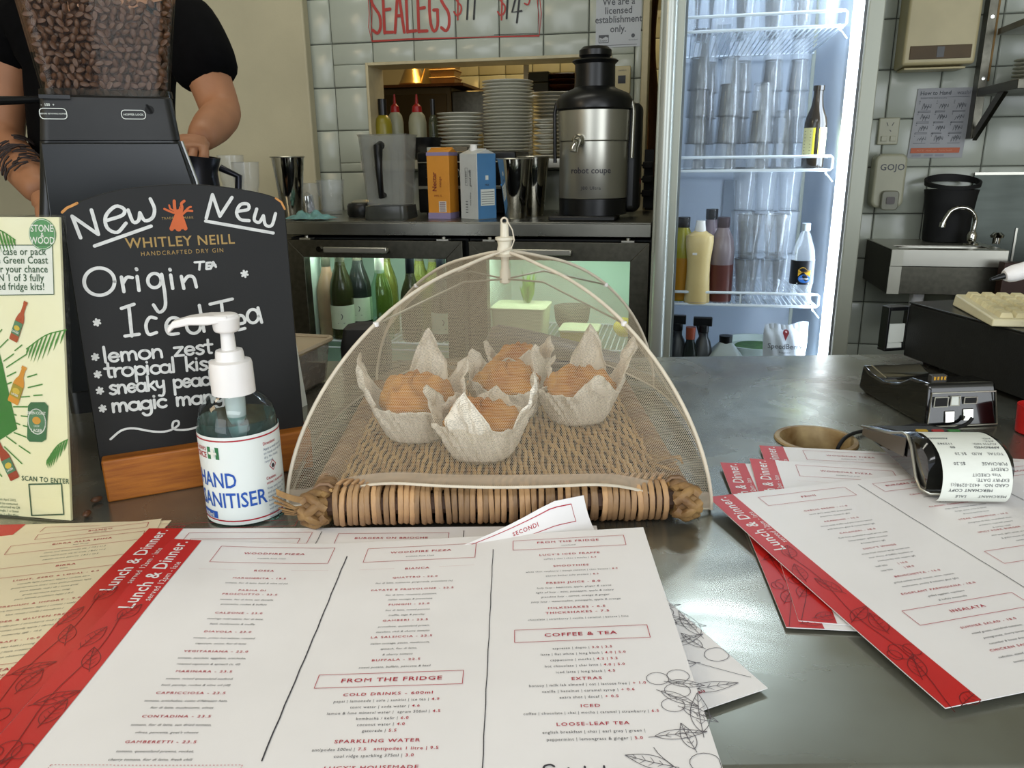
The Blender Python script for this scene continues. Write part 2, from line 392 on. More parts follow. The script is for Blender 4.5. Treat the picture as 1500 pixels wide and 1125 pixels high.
class Plane:
    """upright plane through two base points, leaning back; local x right, y up the plane, z towards the viewer"""
    def __init__(s, a, b, lean):
        s.o = a.copy(); s.ex = (b - a); s.ex.z = 0; s.w = s.ex.length; s.ex.normalize()
        hz = Vector((-s.ex.y, s.ex.x, 0))                 # away from viewer
        s.ey = Vector((0, 0, math.cos(lean))) + hz * math.sin(lean); s.n = s.ex.cross(s.ey)
    def px(s, x, y):
        d = ray(x, y); t = (s.o - CAM).dot(s.n) / d.dot(s.n); q = CAM + d * t - s.o
        return (q.dot(s.ex), q.dot(s.ey))
    def mat(s):
        m = Matrix.Identity(4)
        for i, a in enumerate((s.ex, s.ey, s.n)):
            for j in range(3): m[j][i] = a[j]
        for j in range(3): m[j][3] = s.o[j]
        return m
# ================================================================== the room
fl = MB(); fl.box((-3.4, -3.2, -.05), (3.4, 6.2, 0)); struct('floor', fl, floor_m)
cl = MB(); cl.box((-3.4, -3.2, 2.68), (3.4, 6.2, 2.74)); struct('ceiling', cl, ceil_m)
sl = MB(); sl.box((-3.45, -3.2, 0), (-3.4, 6.2, 2.68)); struct('wall_left', sl, beige_wall_m)
sr = MB(); sr.box((3.4, -3.2, 0), (3.45, 6.2, 2.68)); struct('wall_right', sr, beige_wall_m)

WV = 2.75                      # depth of the tiled wall
OPEN = (U(541, 160, WV), U(893, 160, WV), 1.318, 1.652)   # pass-through
XE = U(938, 150, WV)           # its right end
def tiled_wall(name, u0, u1, z0, z1, v, uo, zo, tw, th, mat, hole=None, backing=.06):
    root = bpy.data.objects.new(name, None); COL.objects.link(root); root.location = BW(0, v, 0); root.rotation_euler = (0, 0, -YAW)
    tag(root, kind='structure')
    bk_ = MB(); cells = [(u0, u1, z0, z1)]
    if hole: cells = [(u0, hole[0], z0, z1), (hole[1], u1, z0, z1), (hole[0], hole[1], z0, hole[2]), (hole[0], hole[1], hole[3], z1)]
    for a, b, c, d in cells:
        if b - a > .001: bk_.box((a, .006, c), (b, backing, d))
    bk_.build('backing', grout_m, root)
    g = .0013; cache = {}
    i0 = math.floor((u0 - uo) / tw); j0 = math.floor((z0 - zo) / th)
    for i in range(i0, i0 + int((u1 - u0) / tw) + 3):
        for j in range(j0, j0 + int((z1 - z0) / th) + 3):
            a, b, c, d = uo + i * tw + g, uo + (i + 1) * tw - g, zo + j * th + g, zo + (j + 1) * th - g
            a, b, c, d = max(a, u0), min(b, u1), max(c, z0), min(d, z1)
            if b - a < .012 or d - c < .012: continue
            pcs = [(a, b, c, d)]
            if hole and a < hole[1] and b > hole[0] and c < hole[3] and d > hole[2]:
                pcs = []
                if c < hole[2] - .008: pcs.append((a, b, c, hole[2])); c = hole[2]
                if d > hole[3] + .008: pcs.append((a, b, hole[3], d)); d = hole[3]
                if a < hole[0] - .008: pcs.append((a, hole[0], c, d))
                if b > hole[1] + .008: pcs.append((hole[1], b, c, d))
            for (a1, b1, c1, d1) in pcs:
                k = (round(b1 - a1, 4), round(d1 - c1, 4))
                if k not in cache:
                    W_, H_ = k; e = .0022; mb = MB()
                    mb.add([(0, .006, 0), (W_, .006, 0), (W_, .006, H_), (0, .006, H_), (e * .4, .0018, e * .4), (W_ - e * .4, .0018, e * .4), (W_ - e * .4, .0018, H_ - e * .4), (e * .4, .0018, H_ - e * .4),
                            (e * 2, 0, e * 2), (W_ - e * 2, 0, e * 2), (W_ - e * 2, 0, H_ - e * 2), (e * 2, 0, H_ - e * 2)],
                           [(0, 1, 5, 4), (1, 2, 6, 5), (2, 3, 7, 6), (3, 0, 4, 7), (4, 5, 9, 8), (5, 6, 10, 9), (6, 7, 11, 10), (7, 4, 8, 11), (8, 9, 10, 11)])
                    o = mb.build('tile', mat, root, 60); cache[k] = o.data
                else:
                    o = bpy.data.objects.new('tile', cache[k]); COL.objects.link(o); o.parent = root
                o.location = (a1, random.uniform(-.0006, .0004), c1); o.rotation_euler = (random.uniform(-.004, .004), 0, random.uniform(-.004, .004))
    return root
ZO = 1.722 - .1455 * 20
wb = tiled_wall('wall_back', -1.75, XE, .9, 2.08, WV, -1.069 - .1515 * 10, ZO, .1515, .1455, tile_m, OPEN)
wr = tiled_wall('wall_sink', .30, 2.05, .35, 2.08, WV, .629 - .148 * 6, ZO, .148, .1455, tile_m)
up = MB()
for a, b in ((-2.9, XE), (.30, 2.6)): up.box((a, WV, 2.08), (b, WV + .06, 2.68)); up.box((a, WV + .002, 0), (b, WV + .06, .35 if a > 0 else .9))
up.box((2.05, WV, .35), (2.6, WV + .06, 2.08)); up.box((-2.9, WV, .9), (-1.75, WV + .06, 2.08))
up.warp(lambda p: BW(*p)); struct('wall_upper', up, beige_wall_m)
# opening lining, end trim
tr = MB(); u0, u1, z0, z1 = OPEN
ring_box(tr, u0 - .004, z0 - .004, u1 + .004, z1 + .004, .010, WV - .006, WV + .14)
tr.warp(lambda p: BW(*p)); struct('trim_1', tr, trim_m, .0015)
te = MB(); te.box((XE, WV - .012, .9), (XE + .022, WV + .12, 2.4)); te.warp(lambda p: BW(*p)); struct('trim_2', te, trim_m, .003)
# beige painted partition on the left, in front of the tiled wall
pu = U(451, 115, 2.7)
pt = MB(); pt.box((-3.2, 2.7, 0), (pu, WV - .004, 2.6)); pt.warp(lambda p: BW(*p)); struct('wall_partition', pt, beige_wall_m, .006)
# kitchen behind
kw = tiled_wall('wall_kitchen', U(640, 120, 4.4), U(985, 120, 4.4), 1.18, 2.02, 4.4, -2.0, 1.02, .15, .15, kitchen_tile_m)
kb = MB(); kb.box((-3.0, 4.45, 0), (1.6, 4.52, 2.68)); kb.warp(lambda p: BW(*p)); struct('wall_kitchen_outer', kb, beige_wall_m)

# ================================================================== back bench
BZ = 1.150; BF = 2.2; UE = U(956, 330, BF) - .004
bench = TB('steel_bench_top', 'long stainless steel bench top over the glass door fridges, under the pass-through', 'bench', 0, 0, 0)
b = MB(); b.box((-2.3, BF, BZ - .004), (pu - .002, 2.699, BZ)); b.box((pu - .002, BF, BZ - .004), (UE, WV - .001, BZ)); b.box((-2.3, BF, BZ - .04), (UE, BF + .004, BZ - .004)); b.build('steel_top', bench_m, bench, bev=.0012)
b = MB(); b.box((-2.3, BF + .02, BZ - .04), (UE, 2.697, BZ - .0045)); b.build('underlay', black_m, bench)
bench.location = BW(0, 0, 0)

def under_fridge(u0, u1, hx0, hx1, label):
    t = TB('under_bench_fridge', label, 'fridge', (u0 + u1) / 2, BF, 0)
    w_ = (u1 - u0) / 2; zt = BZ - .052; zb = .30
    s = MB()     # carcass
    s.box((-w_, .045, zb), (-w_ + .03, .5, zt)); s.box((w_ - .03, .045, zb), (w_, .5, zt)); s.box((-w_ + .03, .045, zt - .025), (w_ - .03, .5, zt)); s.box((-w_ + .03, .045, zb), (w_ - .03, .5, zb + .03)); s.box((-w_ + .03, .47, zb + .03), (w_ - .03, .5, zt - .025))
    s.box((-w_, .05, 0.0), (w_, .48, zb))
    s.build('carcass', black_matte_m, t)
    l = MB(); l.box((-w_ + .031, .462, zb + .03), (w_ - .031, .469, zt - .026)); l.box((-w_ + .031, .06, zb + .031), (-w_ + .036, .462, zt - .026)); l.box((w_ - .036, .06, zb + .031), (w_ - .031, .462, zt - .026)); l.box((-w_ + .036, .06, zt - .032), (w_ - .036, .462, zt - .0255)); l.box((-w_ + .036, .06, zb + .031), (w_ - .036, .462, zb + .036))
    l.build('liner', bar_liner_m, t)
    d = MB(); a = w_ - .008; e = .052
    ft, fb = zt - .004, zb + .005
    for P in ([(-a, ft), (a, ft), (a - e, ft - e), (-a + e, ft - e)], [(a, ft), (a, fb), (a - e, fb + e), (a - e, ft - e)], [(a, fb), (-a, fb), (-a + e, fb + e), (a - e, fb + e)], [(-a, fb), (-a, ft), (-a + e, ft - e), (-a + e, fb + e)]):
        d.prism(P, 0, .04, FRN)
    d.warp(lambda p: (p.x, p.y + .04 - .0, p.z)); door = d.build('door_frame', dark_steel_m, t, bev=.001)
    g = MB(); g.box((-a + e, .012, fb + e), (a - e, .016, ft - e)); g.build('door_glass', door_glass_m, t)
    h = MB(); hz = ft - .027
    h.box((hx0, -.024, hz - .009), (hx1, -.014, hz + .009)); h.box((hx0, -.014, hz - .006), (hx0 + .02, 0, hz + .006)); h.box((hx1 - .02, -.014, hz - .006), (hx1, 0, hz + .006))
    h.build('handle', steel_m, t, bev=.003)
    for sx in (-1, 1):
        q = MB(); q.box((sx * (a - .06) - .018, .0, ft + .001), (sx * (a - .06) + .018, .03, ft + .006)); q.cyl(.006, ft + .006, ft + .012, 10, (sx * (a - .06), .015, 0)); q.build('hinge', steel_m, t)
    if hx0 < -.1:
        q = MB(); q.cyl(.009, 0, .006, 14, m=Matrix.Translation((hx0 - .022, 0, hz)) @ Matrix.Rotation(R(90), 4, 'X')); q.build('lock', chrome_m, t)
    L_ = MB(); L_.box((-w_ + .045, .05, zt - .06), (w_ - .045, .062, zt - .034)); L_.build('lamp', led_green_m, t)
    for k, zs in enumerate((.765, .50)):
        q = MB()
        for i in range(26): x = -w_ + .045 + (2 * w_ - .09) * i / 25; q.box((x - .0016, .07, zs - .0016), (x + .0016, .455, zs + .0016))
        q.build('shelf_wires', wire_m, t)
        q = MB(); q.tube([(-w_ + .04, .068, zs), (w_ - .04, .068, zs)], .0035); q.tube([(-w_ + .04, .068, zs - .022), (w_ - .04, .068, zs - .022)], .0028); q.tube([(-w_ + .04, .455, zs), (w_ - .04, .455, zs)], .003)
        q.build('shelf_rail', wire_m, t)
    # its lamp
    la = bpy.data.lights.new('bench_fridge_light', 'AREA'); la.shape = 'RECTANGLE'; la.size = 2 * w_ - .12; la.size_y = .05; la.energy = 1.7; la.color = (.86, 1, .9)
    lo = bpy.data.objects.new('bench_fridge_light', la); COL.objects.link(lo); lo.location = (0, .11, zt - .036); lo.rotation_euler = (R(25), 0, 0); lo.parent = t
    return t
ul0, ul1 = U(421, 400, BF), U(682, 400, BF); ur0, ur1 = ul1 + .004, U(954, 400, BF)
cL = (ul0 + ul1) / 2; cR_ = (ur0 + ur1) / 2
under_fridge(ul0, ul1, U(478, 366, BF) - cL, U(570, 366, BF) - cL, 'under-bench fridge with wine bottles behind its glass door, beneath the cups and blender jug')
under_fridge(ur0, ur1, U(742, 370, BF) - cR_, U(838, 370, BF) - cR_, 'under-bench fridge with white food tubs behind its glass door, beneath the juicer')

# ---- wine bottles
GB = {}
def gmat(name, col, rough=.08, tr=.75):
    return M(name, col, rough, 0, .12, 20, trans=tr, ior=1.4)
olive_m = gmat('olive_glass', '45462a', .12, .5); darkgl_m = gmat('smoky_glass', '2b302c', .15, .3); clearg_m = glassy('pale_green_glass', (.72, .86, .76), .5, .1)
yel_m = gmat('yellow_green_glass', '80853c', .12, .6); rose_m = gmat('clear_rose_glass', 'cfa98a', .1, .5); brown_gl_m = gmat('brown_glass', '1d1a10', .12, .35)
cap_white_m = M('white_cap', 'e6ead8', .4, 0, .04, 30); cap_dark_m = M('dark_foil', '14161c', .35, 0, .2, 30); cap_grey_m = M('grey_foil', '6c6c5c', .35, .3, .15, 30)
lab_m = M('cream_label', 'cfd8bd', .6, 0, .05, 30)
def wine(u, v, z, r, h, mat, capm, label, lab=None, neck=.55, burg=True, group='bottles in the under-bench fridge'):
    t = TB('wine_bottle', label, 'bottle', u, v, z, group)
    p = [(0, .004), (r * .8, 0), (r, .006), (r, h * .50)]
    p += [(r * .93, h * .57), (r * .74, h * .65), (r * .5, h * .73), (r * .4, h * .8)] if burg else [(r * .95, h * .60), (r * .6, h * .67), (r * .4, h * .71)]
    p += [(r * .37, h * .86), (r * .37, h * .96), (0, h * .96)]
    MB().lathe(p, 20).build('glass_body', mat, t, 50)
    MB().lathe([(r * .39, h * .76), (r * .41, h * .765), (r * .41, h), (r * .3, h + .002), (0, h + .002)], 16).build('cap', capm, t)
    if lab:
        q = MB(); q.lathe([(r + .0006, h * lab[0]), (r + .0006, h * lab[1])], 20); q.build('paper_label', lab_m, t)
        k = MB(); ribbon(k, [(0, .012), (.004, .004), (0, -.006)], .0022, 0, False, 3); ribbon(k, [(-.012, -.018), (.010, -.018)], .0016, 0, False)
        k.warp(lambda p: ((r + .0012) * math.sin((p.x + .01) / r), -(r + .0012) * math.cos((p.x + .01) / r), p.y + h * (lab[0] + lab[1]) / 2)); k.build('label_print', blackp_m, t)
    return t
SH = .7665
def ub(x, v): return U(x, 450, v)
wine(ub(482, 2.33), 2.33, SH, .036, .29, rose_m, cap_grey_m, 'clear rose-tinted bottle, leftmost in the under-bench fridge', None)
wine(ub(502, 2.30), 2.30, SH, .038, .315, olive_m, cap_grey_m, 'olive green wine bottle with cream label, second from left in the under-bench fridge', (.12, .36))
wine(ub(528, 2.345), 2.345, SH, .039, .315, darkgl_m, cap_grey_m, 'smoky dark wine bottle with cream label beside the olive bottle', (.18, .42))
wine(ub(559, 2.30), 2.30, SH, .036, .285, clearg_m, cap_white_m, 'pale clear green wine bottle with a long white cap')
wine(ub(568, 2.40), 2.40, SH, .038, .315, yel_m, cap_grey_m, 'yellow-green wine bottle standing behind the white-capped one')
wine(ub(603, 2.30), 2.30, SH, .034, .275, olive_m, cap_dark_m, 'olive wine bottle with black foil cap, beside the netting', None)
wine(ub(617, 2.42), 2.42, SH, .036, .305, yel_m, cap_grey_m, 'yellow-green bottle with grey foil behind the black-foiled one')
wine(ub(648, 2.33), 2.33, SH, .036, .265, darkgl_m, cap_dark_m, 'dark bottle with black cap seen over the edge of the netting', (.1, .35))
wine(ub(636, 2.42), 2.42, SH, .033, .30, yel_m, cap_grey_m, 'yellow-green bottle furthest right at the back of the wine fridge')
# ---- tubs in the right-hand fridge
def tub_box(name, label, u, v, z, wx, wy, h, mat, lidm, group, cat='tub'):
    t = TB(name, label, cat, u, v, z, group)
    o = rrect(-wx / 2, -wy / 2, wx / 2, wy / 2, .012); i = rrect(-wx / 2 * .9, -wy / 2 * .9, wx / 2 * .9, wy / 2 * .9, .01)
    n = len(o); q = MB(); q.add([(x, y, 0) for x, y in i] + [(x, y, h) for x, y in o], [tuple(range(n))[::-1], tuple(range(n, 2 * n))] + [(k, (k + 1) % n, n + (k + 1) % n, n + k) for k in range(n)])
    q.build('tub_body', mat, t)
    l = MB(); l.prism(rrect(-wx / 2 - .004, -wy / 2 - .004, wx / 2 + .004, wy / 2 + .004, .014), h, h + .007); l.build('lid', lidm, t, bev=.002)
    return t
milky_m = M('milky_tub', 'd5dcb4', .4, 0, .06, 12); butter_m = M('butter_yellow', 'c9c16a', .5, 0, .1, 12); greyg_m = M('grey_food', '6f6f60', .6, 0, .2, 20)
GT = 'tubs in the right under-bench fridge'
tub_box('food_tub', 'large milky white square food tub on the fridge shelf', U(764, 450, 2.33), 2.33, SH, .165, .14, .115, milky_m, milky_m, GT)
tub_box('food_tub', 'small food tub with butter yellow contents beside the milky tub', U(850, 460, 2.33), 2.33, SH, .115, .11, .05, butter_m, milky_m, GT)
t = TB('salad_bowl', 'round grey-brown bowl behind the yellow food tub', 'bowl', U(838, 450, 2.47), 2.47, SH, GT)
MB().lathe([(0, 0), (.03, 0), (.055, .05), (.06, .095), (.058, .095), (.05, .05), (0, .04)], 24).build('bowl_shell', greyg_m, t)
t = TB('lemon', 'yellow lemon at the right side of the fridge shelf', 'fruit', U(915, 450, 2.45), 2.45, SH + .034, None)
MB().lathe([(0, -.036), (.012, -.032), (.028, -.018), (.033, 0), (.028, .018), (.012, .032), (0, .040)], 18).build('lemon_body', M('lemon_skin', 'd3c13a', .5, 0, .1, 30, .3, 300), t)
t.rotation_euler = (0, R(90), 0)
t = TB('herb_bunch', 'bunch of green leaves at the back of the white tub fridge', 'herbs', U(772, 400, 2.45), 2.45, SH + .12 + .008, None)
t.location = BW(U(772, 400, 2.35), 2.35, SH + .1225)
hb = MB()
for i in range(26):
    a = random.uniform(0, 2 * PI); l = random.uniform(.05, .11); tl = random.uniform(.05, .35)
    p0 = Vector((random.uniform(-.01, .01), random.uniform(-.01, .01), 0)); d = Vector((math.cos(a) * tl, math.sin(a) * tl, 1)) * l; sd = Vector((-math.sin(a), math.cos(a), 0)) * .008
    hb.add([p0, p0 + d * .5 - sd, p0 + d, p0 + d * .5 + sd], [(0, 1, 2, 3)])
hb.build('leaves', M('herb_green', '5f8f2c', .6, 0, .2, 40), t)
tub_box('food_tub', 'low pale yellow tub on the bottom shelf under the milky tub', U(850, 520, 2.33), 2.33, .5015, .2, .14, .13, butter_m, milky_m, GT)
tub_box('food_tub', 'white tub on the bottom shelf, left under the milky tub', U(745, 520, 2.33), 2.33, .5015, .14, .13, .15, milky_m, milky_m, GT)

# ================================================================== things on the back bench
def onb(name, label, cat, x, v, group=None, rz=0): return TB(name, label, cat, U(x, 300, v), v, BZ, group, rz)
def scale(x, y, v):   # metres per pixel
    a = Vector(bk(x, y, v)); b_ = Vector(bk(x + 1, y, v)); return (b_ - a).length
# tumblers (faceted lower half)
def tumbler(name, label, x, v, wpx, hpx, group, mat=tumbler_m, cat='glass', inv=False, flutes=True):
    s = scale(x, 280, v); r = wpx * s / 2; h = hpx * s
    t = onb(name, label, cat, x, v, group)
    q = MB(); seg = 20
    prof = [(.74, 0), (.76, .1), (.80, .5), (.9, .62), (1, 1), (.95, 1), (.86, .62), (.74, .5), (.68, .1), (0, .08)]
    vs = []; fs = []
    q.lathe([(0, 0)] + [(r * a, h * b_) for a, b_ in prof], seg)
    if flutes:
        nv = []
        for (x_, y_, z_) in q.v:
            if z_ < h * .55 and math.hypot(x_, y_) > r * .6:
                a = math.atan2(y_, x_); k = 1 - .05 * (round(a / (2 * PI) * seg) % 2); nv.append((x_ * k, y_ * k, z_))
            else: nv.append((x_, y_, z_))
        q.v = nv
    q.build('glass_wall', mat, t, 20)
    MB().tube([(r * .985 * math.cos(2 * PI * k / 24), r * .985 * math.sin(2 * PI * k / 24), h) for k in range(24)], .0013, 5, True).build('rim', glass_m, t)
    return t
GG = 'tumblers at the left of the back bench'
tumbler('glass_tumbler', 'clear tumbler at the far left of the bench, in front of the beige wall', 345, 2.42, 34, 78, GG)
tumbler('glass_tumbler', 'clear fluted tumbler just left of the steel cup, overlapping its neighbour', 365, 2.34, 36, 72, GG)
tumbler('glass_tumbler', 'small clear tumbler half behind the steel milkshake cup', 457, 2.48, 24, 42, GG)
tumbler('glass_tumbler', 'short clear fluted tumbler standing alone in front of the tiles', 486, 2.50, 38, 46, GG)
def steel_cup(label, x, v, wt, hpx, group):
    s = scale(x, 280, v); r = wt * s / 2; h = hpx * s
    t = onb('milkshake_cup', label, 'cup', x, v, group)
    MB().lathe([(0, .002), (r * .58, 0), (r * .62, .004), (r * .97, h - .004), (r * .93, h - .004), (r * .58, .006), (0, .006)], 28).build('cup_wall', chrome_m, t)
    MB().tube([(r * math.cos(2 * PI * k / 28), r * math.sin(2 * PI * k / 28), h - .003) for k in range(28)], .0022, 6, True).build('rolled_rim', steel_m, t)
GC = 'steel milkshake cups'
steel_cup('polished steel milkshake cup left of the teal cloth', 427, 2.37, 44, 80, GC)
steel_cup('polished steel milkshake cup between the milk carton and the juicer, left of two', 754, 2.36, 50, 84, GC)
steel_cup('polished steel milkshake cup touching the juicer, right of two', 782, 2.455, 46, 84, GC)
# spoon handle behind small tumbler
t = onb('steel_scoop', 'round-ended steel scoop leaning behind the small tumbler', 'scoop', 451, 2.55)
q = MB(); q.lathe([(0, 0), (.02, .002), (.024, .012), (.02, .06), (0, .075)], 18); q.build('scoop_bowl', chrome_m, t)
# teal cloth
t = onb('cleaning_cloth', 'crumpled teal cleaning cloth on the bench beside the steel cup', 'cloth', 452, 2.262)
def clothf(i, j):
    x = (i - .5) * .135; y = (j - .5) * .075
    n = math.sin(i * 17 + j * 5) * .5 + math.sin(i * 9 - j * 13 + 1) * .5 + math.sin(i * 31 + j * 11) * .3
    env = max(0, 1 - (2 * i - 1) ** 4) * max(0, 1 - (2 * j - 1) ** 4)
    return (x + .008 * math.sin(j * 14), y + .006 * math.sin(i * 15), .004 + env * (.013 + .011 * n) + .001)
q = MB(); q.sheet(clothf, 44, 22, .0014); q.build('cloth_sheet', M('teal_cloth', '6f9a97', .9, 0, .25, 60, .5, 500), t, 80)
# black round lid appliance left of the blender jug
t = onb('round_scale', 'low round black appliance with a grey top, left of the blender jug', 'appliance', 531, 2.42)
MB().lathe([(0, .0), (.046, 0), (.05, .008), (.05, .034), (.045, .042), (0, .042)], 32).build('base', black_m, t)
MB().lathe([(.034, .042), (.036, .046), (.028, .052), (0, .053)], 28).build('top_plate', steel_m, t)
# blender jug
v = 2.34; s = scale(573, 260, v); t = onb('blender_jug', 'clear square plastic blender jug with a black handle, on its collar', 'blender jug', 573, v, None, R(3))
jug_m = glassy('jug_plastic', (.85, .86, .84), .55, .06, .1, .28, (.5, .5, .47))
def sqloft(mb, levels, n=5):
    rings = [[(x, y, z) for x, y in rrect(-w_, -w_, w_, w_, w_ * .32, n)] for w_, z in levels]
    k = len(rings[0]); vs = [p for r_ in rings for p in r_]; fs = []
    for a in range(len(rings) - 1):
        for i in range(k): fs.append((a * k + i, a * k + (i + 1) % k, (a + 1) * k + (i + 1) % k, (a + 1) * k + i))
    mb.add(vs, fs); return k
wt, wb_ = 34 * s, 27.5 * s; H = 112 * s; z0 = 17 * s
q = MB(); sqloft(q, [(wb_ * .9, z0), (wb_, z0 + .004), (wt * .98, H - .008), (wt * 1.03, H), (wt * .97, H), (wt * .93, H - .01), (wb_ * .93, z0 + .008), (wb_ * .3, z0 + .008)]); q.build('jug_wall', jug_m, t, 40)
for sx in (-1, 1):     # flutes of the wall
    for off in (.45, .8):
        q = MB(); q.tube([(sx * wb_ * off, -wb_ - .0006, z0 + .01), (sx * wt * off * .9, -wt * .92, H * .80), (sx * wt * off * .75, -wt * .975, H * .87)], .0022, 6); q.build('flute', jug_m, t)
q = MB(); sqloft(q, [(wb_ * .2, 0), (wb_ * 1.12, 0), (wb_ * 1.14, .004), (wb_ * 1.08, z0 + .002), (wb_ * .9, z0 + .002)]); q.build('collar', M('smoky_collar', '4a4b45', .25, 0, .1, 30, trans=.3), t, 40)
q = MB(); q.tube([(0, -wb_ * 1.02, z0 + .035), (0, -wb_ - .03, z0 + .03), (0, -wt - .026, H * .6), (0, -wt - .022, H * .86), (0, -wt * .96, H * .87)], [.008, .0085, .0105, .014, .013], 10); q.build('handle', black_m, t, 60)
# cartons
def carton(label, x, v, wpx, hpx, faces, rz, front, side, cap, group, trims):
    s = scale(x, 270, v); h = hpx * s
    t = onb('drink_carton', label, 'carton', x, v, group, rz)
    a = wpx * s / 2
    q = MB(); q.box((-a, -a, 0), (a, a, h * .93)); q.hexa([(-a, -a, h * .93), (a, -a, h * .93), (a, a, h * .93), (-a, a, h * .93), (-a, -a * .12, h * .985), (a, -a * .12, h * .985), (a, a * .12, h * .985), (-a, a * .12, h * .985)])
    q.box((-a, -.002, h * .98), (a, .002, h)); q.build('carton_body', front, t, bev=.0015)
    if side: q = MB(); q.box((a, -a + .001, .001), (a + .0006, a - .001, h * .93)); q.build('side_panel', side, t)
    return t, a, h
orange_m = M('orange_carton', 'd08a2a', .45, 0, .08, 14); lilac_m = M('lilac_band', '8a7ea0', .45, 0, .06, 20); carton_white_m = M('white_carton', 'c3c6c2', .45, 0, .05, 20); blue_m = M('blue_carton', '4f82b0', .42, 0, .06, 20)
t, a, h = carton('orange drink carton with lilac bands and a barcode', 650, 2.36, 33, 96, 0, R(-6), orange_m, None, None, 'drink cartons', 0)
q = MB(); q.box((-a - .0007, -a - .0007, 0), (a + .0007, a + .0007, h * .085)); q.build('lower_band', lilac_m, t); q = MB(); q.box((-a - .0007, -a - .0007, h * .885), (a + .0007, a + .0007, h * .932)); q.build('upper_band', lilac_m, t)
q = MB(); poly2(q, [(0, .02), (.024, .02), (.024, .052), (0, .052)]); q.warp(lambda p: (p.x, -a - .001, p.y)); q.build('barcode_panel', receipt_m, t)
q = MB()
for i in range(13): ribbon(q, [(.002, .023 + i * .0022), (.022, .023 + i * .0022)], .0008 + .0006 * (i % 3 == 0), 0, False)
text(q, 'Nectar', .020, -.006, .11, 'c', 1, 0, 0, True, R(90)); text(q, 'mango', .012, .010, .11, 'c', 1, 0, 0, False, R(90)); text(q, 'drink 1L', .008, -.002, .067, 'c')
q.warp(lambda p: (p.x, -a - .0016, p.y)); q.build('lettering', leafp_m, t)
t, a, h = carton('white and blue milk carton with a white screw cap', 701, 2.34, 36, 96, 0, R(-33), carton_white_m, blue_m, 1, 'drink cartons', 0)
q = MB(); q.lathe([(.0, h * .95), (.011, h * .95), (.011, h * 1.06), (0, h * 1.06)], 16, (-.012, -.004, 0)); q.build('screw_cap', white_pl_m, t)
q = MB(); rect2(q, -.014, .1, -.002, .15, .0008); text(q, 'N-2-834+', .009, -.007, .125, 'c', 1, 0, 0, False, R(90)); text(q, 'good milk', .012, .011, .12, 'c', 1, 0, .3, True, R(90)); text(q, 'store below', .008, .01, .06, 'c', 1, 0, 0, False, R(90))
for i in range(5): ribbon(q, [(-.014, .02 + i * .008), (-.004, .02 + i * .008)], .002, 0, False)
q.warp(lambda p: (p.x, -a - .0012, p.y)); q.build('lettering', greyp_m, t)
q = MB(); poly2(q, [(-a * .7, .04), (a * .8, .04), (a * .8, .088), (-a * .7, .088)]); poly2(q, [(-.006, .115), (.006, .115), (.006, .128), (-.006, .128)]); q.warp(lambda p: (a + .0012, p.x, p.y)); q.build('info_panel', receipt_m, t)
q = MB()
for i in range(6): ribbon(q, [(-a * .62, .045 + i * .007), (a * .7, .045 + i * .007)], .0015, 0, False)
text(q, 'MILK', .008, 0, .098, 'c', 1, 0, 0, True); q.warp(lambda p: (a + .0018, p.x, p.y)); q.build('info_print', greyp_m, t)
# black coffee appliance under the pass
v0, v1 = 2.47, 2.70; ua, ub_ = U(612, 270, v0), U(756, 270, v0)
t = TB('bench_oven', 'wide black appliance with chrome bands and a blue light, behind the drink cartons', 'oven', (ua + ub_) / 2, v0, BZ)
hw = (ub_ - ua) / 2; hh = Zb(690, 222, v0) - BZ
q = MB(); q.box((-hw, 0, .008), (hw, v1 - v0, hh)); q.build('housing', black_m, t, bev=.006)
for zz, hk in ((hh * .83, .004), (hh * .42, .010)):
    q = MB(); q.box((-hw + .004, -.006, zz), (hw - .004, -.0005, zz + hk)); q.build('chrome_band', steel_m, t, bev=.001)
for i in range(5):
    x = -hw + .03 + i * .048; q = MB(); q.cyl(.014, 0, .012, 18, m=Matrix.Translation((x, 0, hh * .67)) @ Matrix.Rotation(R(90), 4, 'X')); k = q.build('knob', black_m, t)
    q = MB(); q.tube([(x + .0165 * math.cos(R(a)), -.0005, hh * .67 + .0165 * math.sin(R(a))) for a in range(-50, 60, 18)], .0009, 5); q.build('dial_mark', receipt_m, t)
q = MB(); q.lathe([(0, 0), (.003, 0), (.003, .003), (0, .004)], 10, m=Matrix.Translation((.0, -.001, hh * .36)) @ Matrix.Rotation(R(90), 4, 'X')); q.build('indicator_light', M('blue_indicator', '2a7fe0', .4, 0, .02, 10, emis='3a9bff', es=5), t)
for sx in (-1, 1): q = MB(); q.box((sx * hw * .8 - .012, .02, 0), (sx * hw * .8 + .012, .05, .009)); q.build('foot', rubber_m, t)
# things on top of it
for x, c_, l_, nm in ((606 + 30, 'b9b9ae', 'small white box on top of the black appliance, left', 'small_box'), (676, '6a6250', 'small brown tin on top of the black appliance, right', 'small_tin')):
    t = TB(nm, l_, 'box', U(x, 218, 2.52), 2.52, BZ + hh); q = MB(); q.box((-.022, -.012, .0), (.022, .012, .016)); q.build('box_body', M(nm + '_m', c_, .6, 0, .1, 20), t, bev=.002)

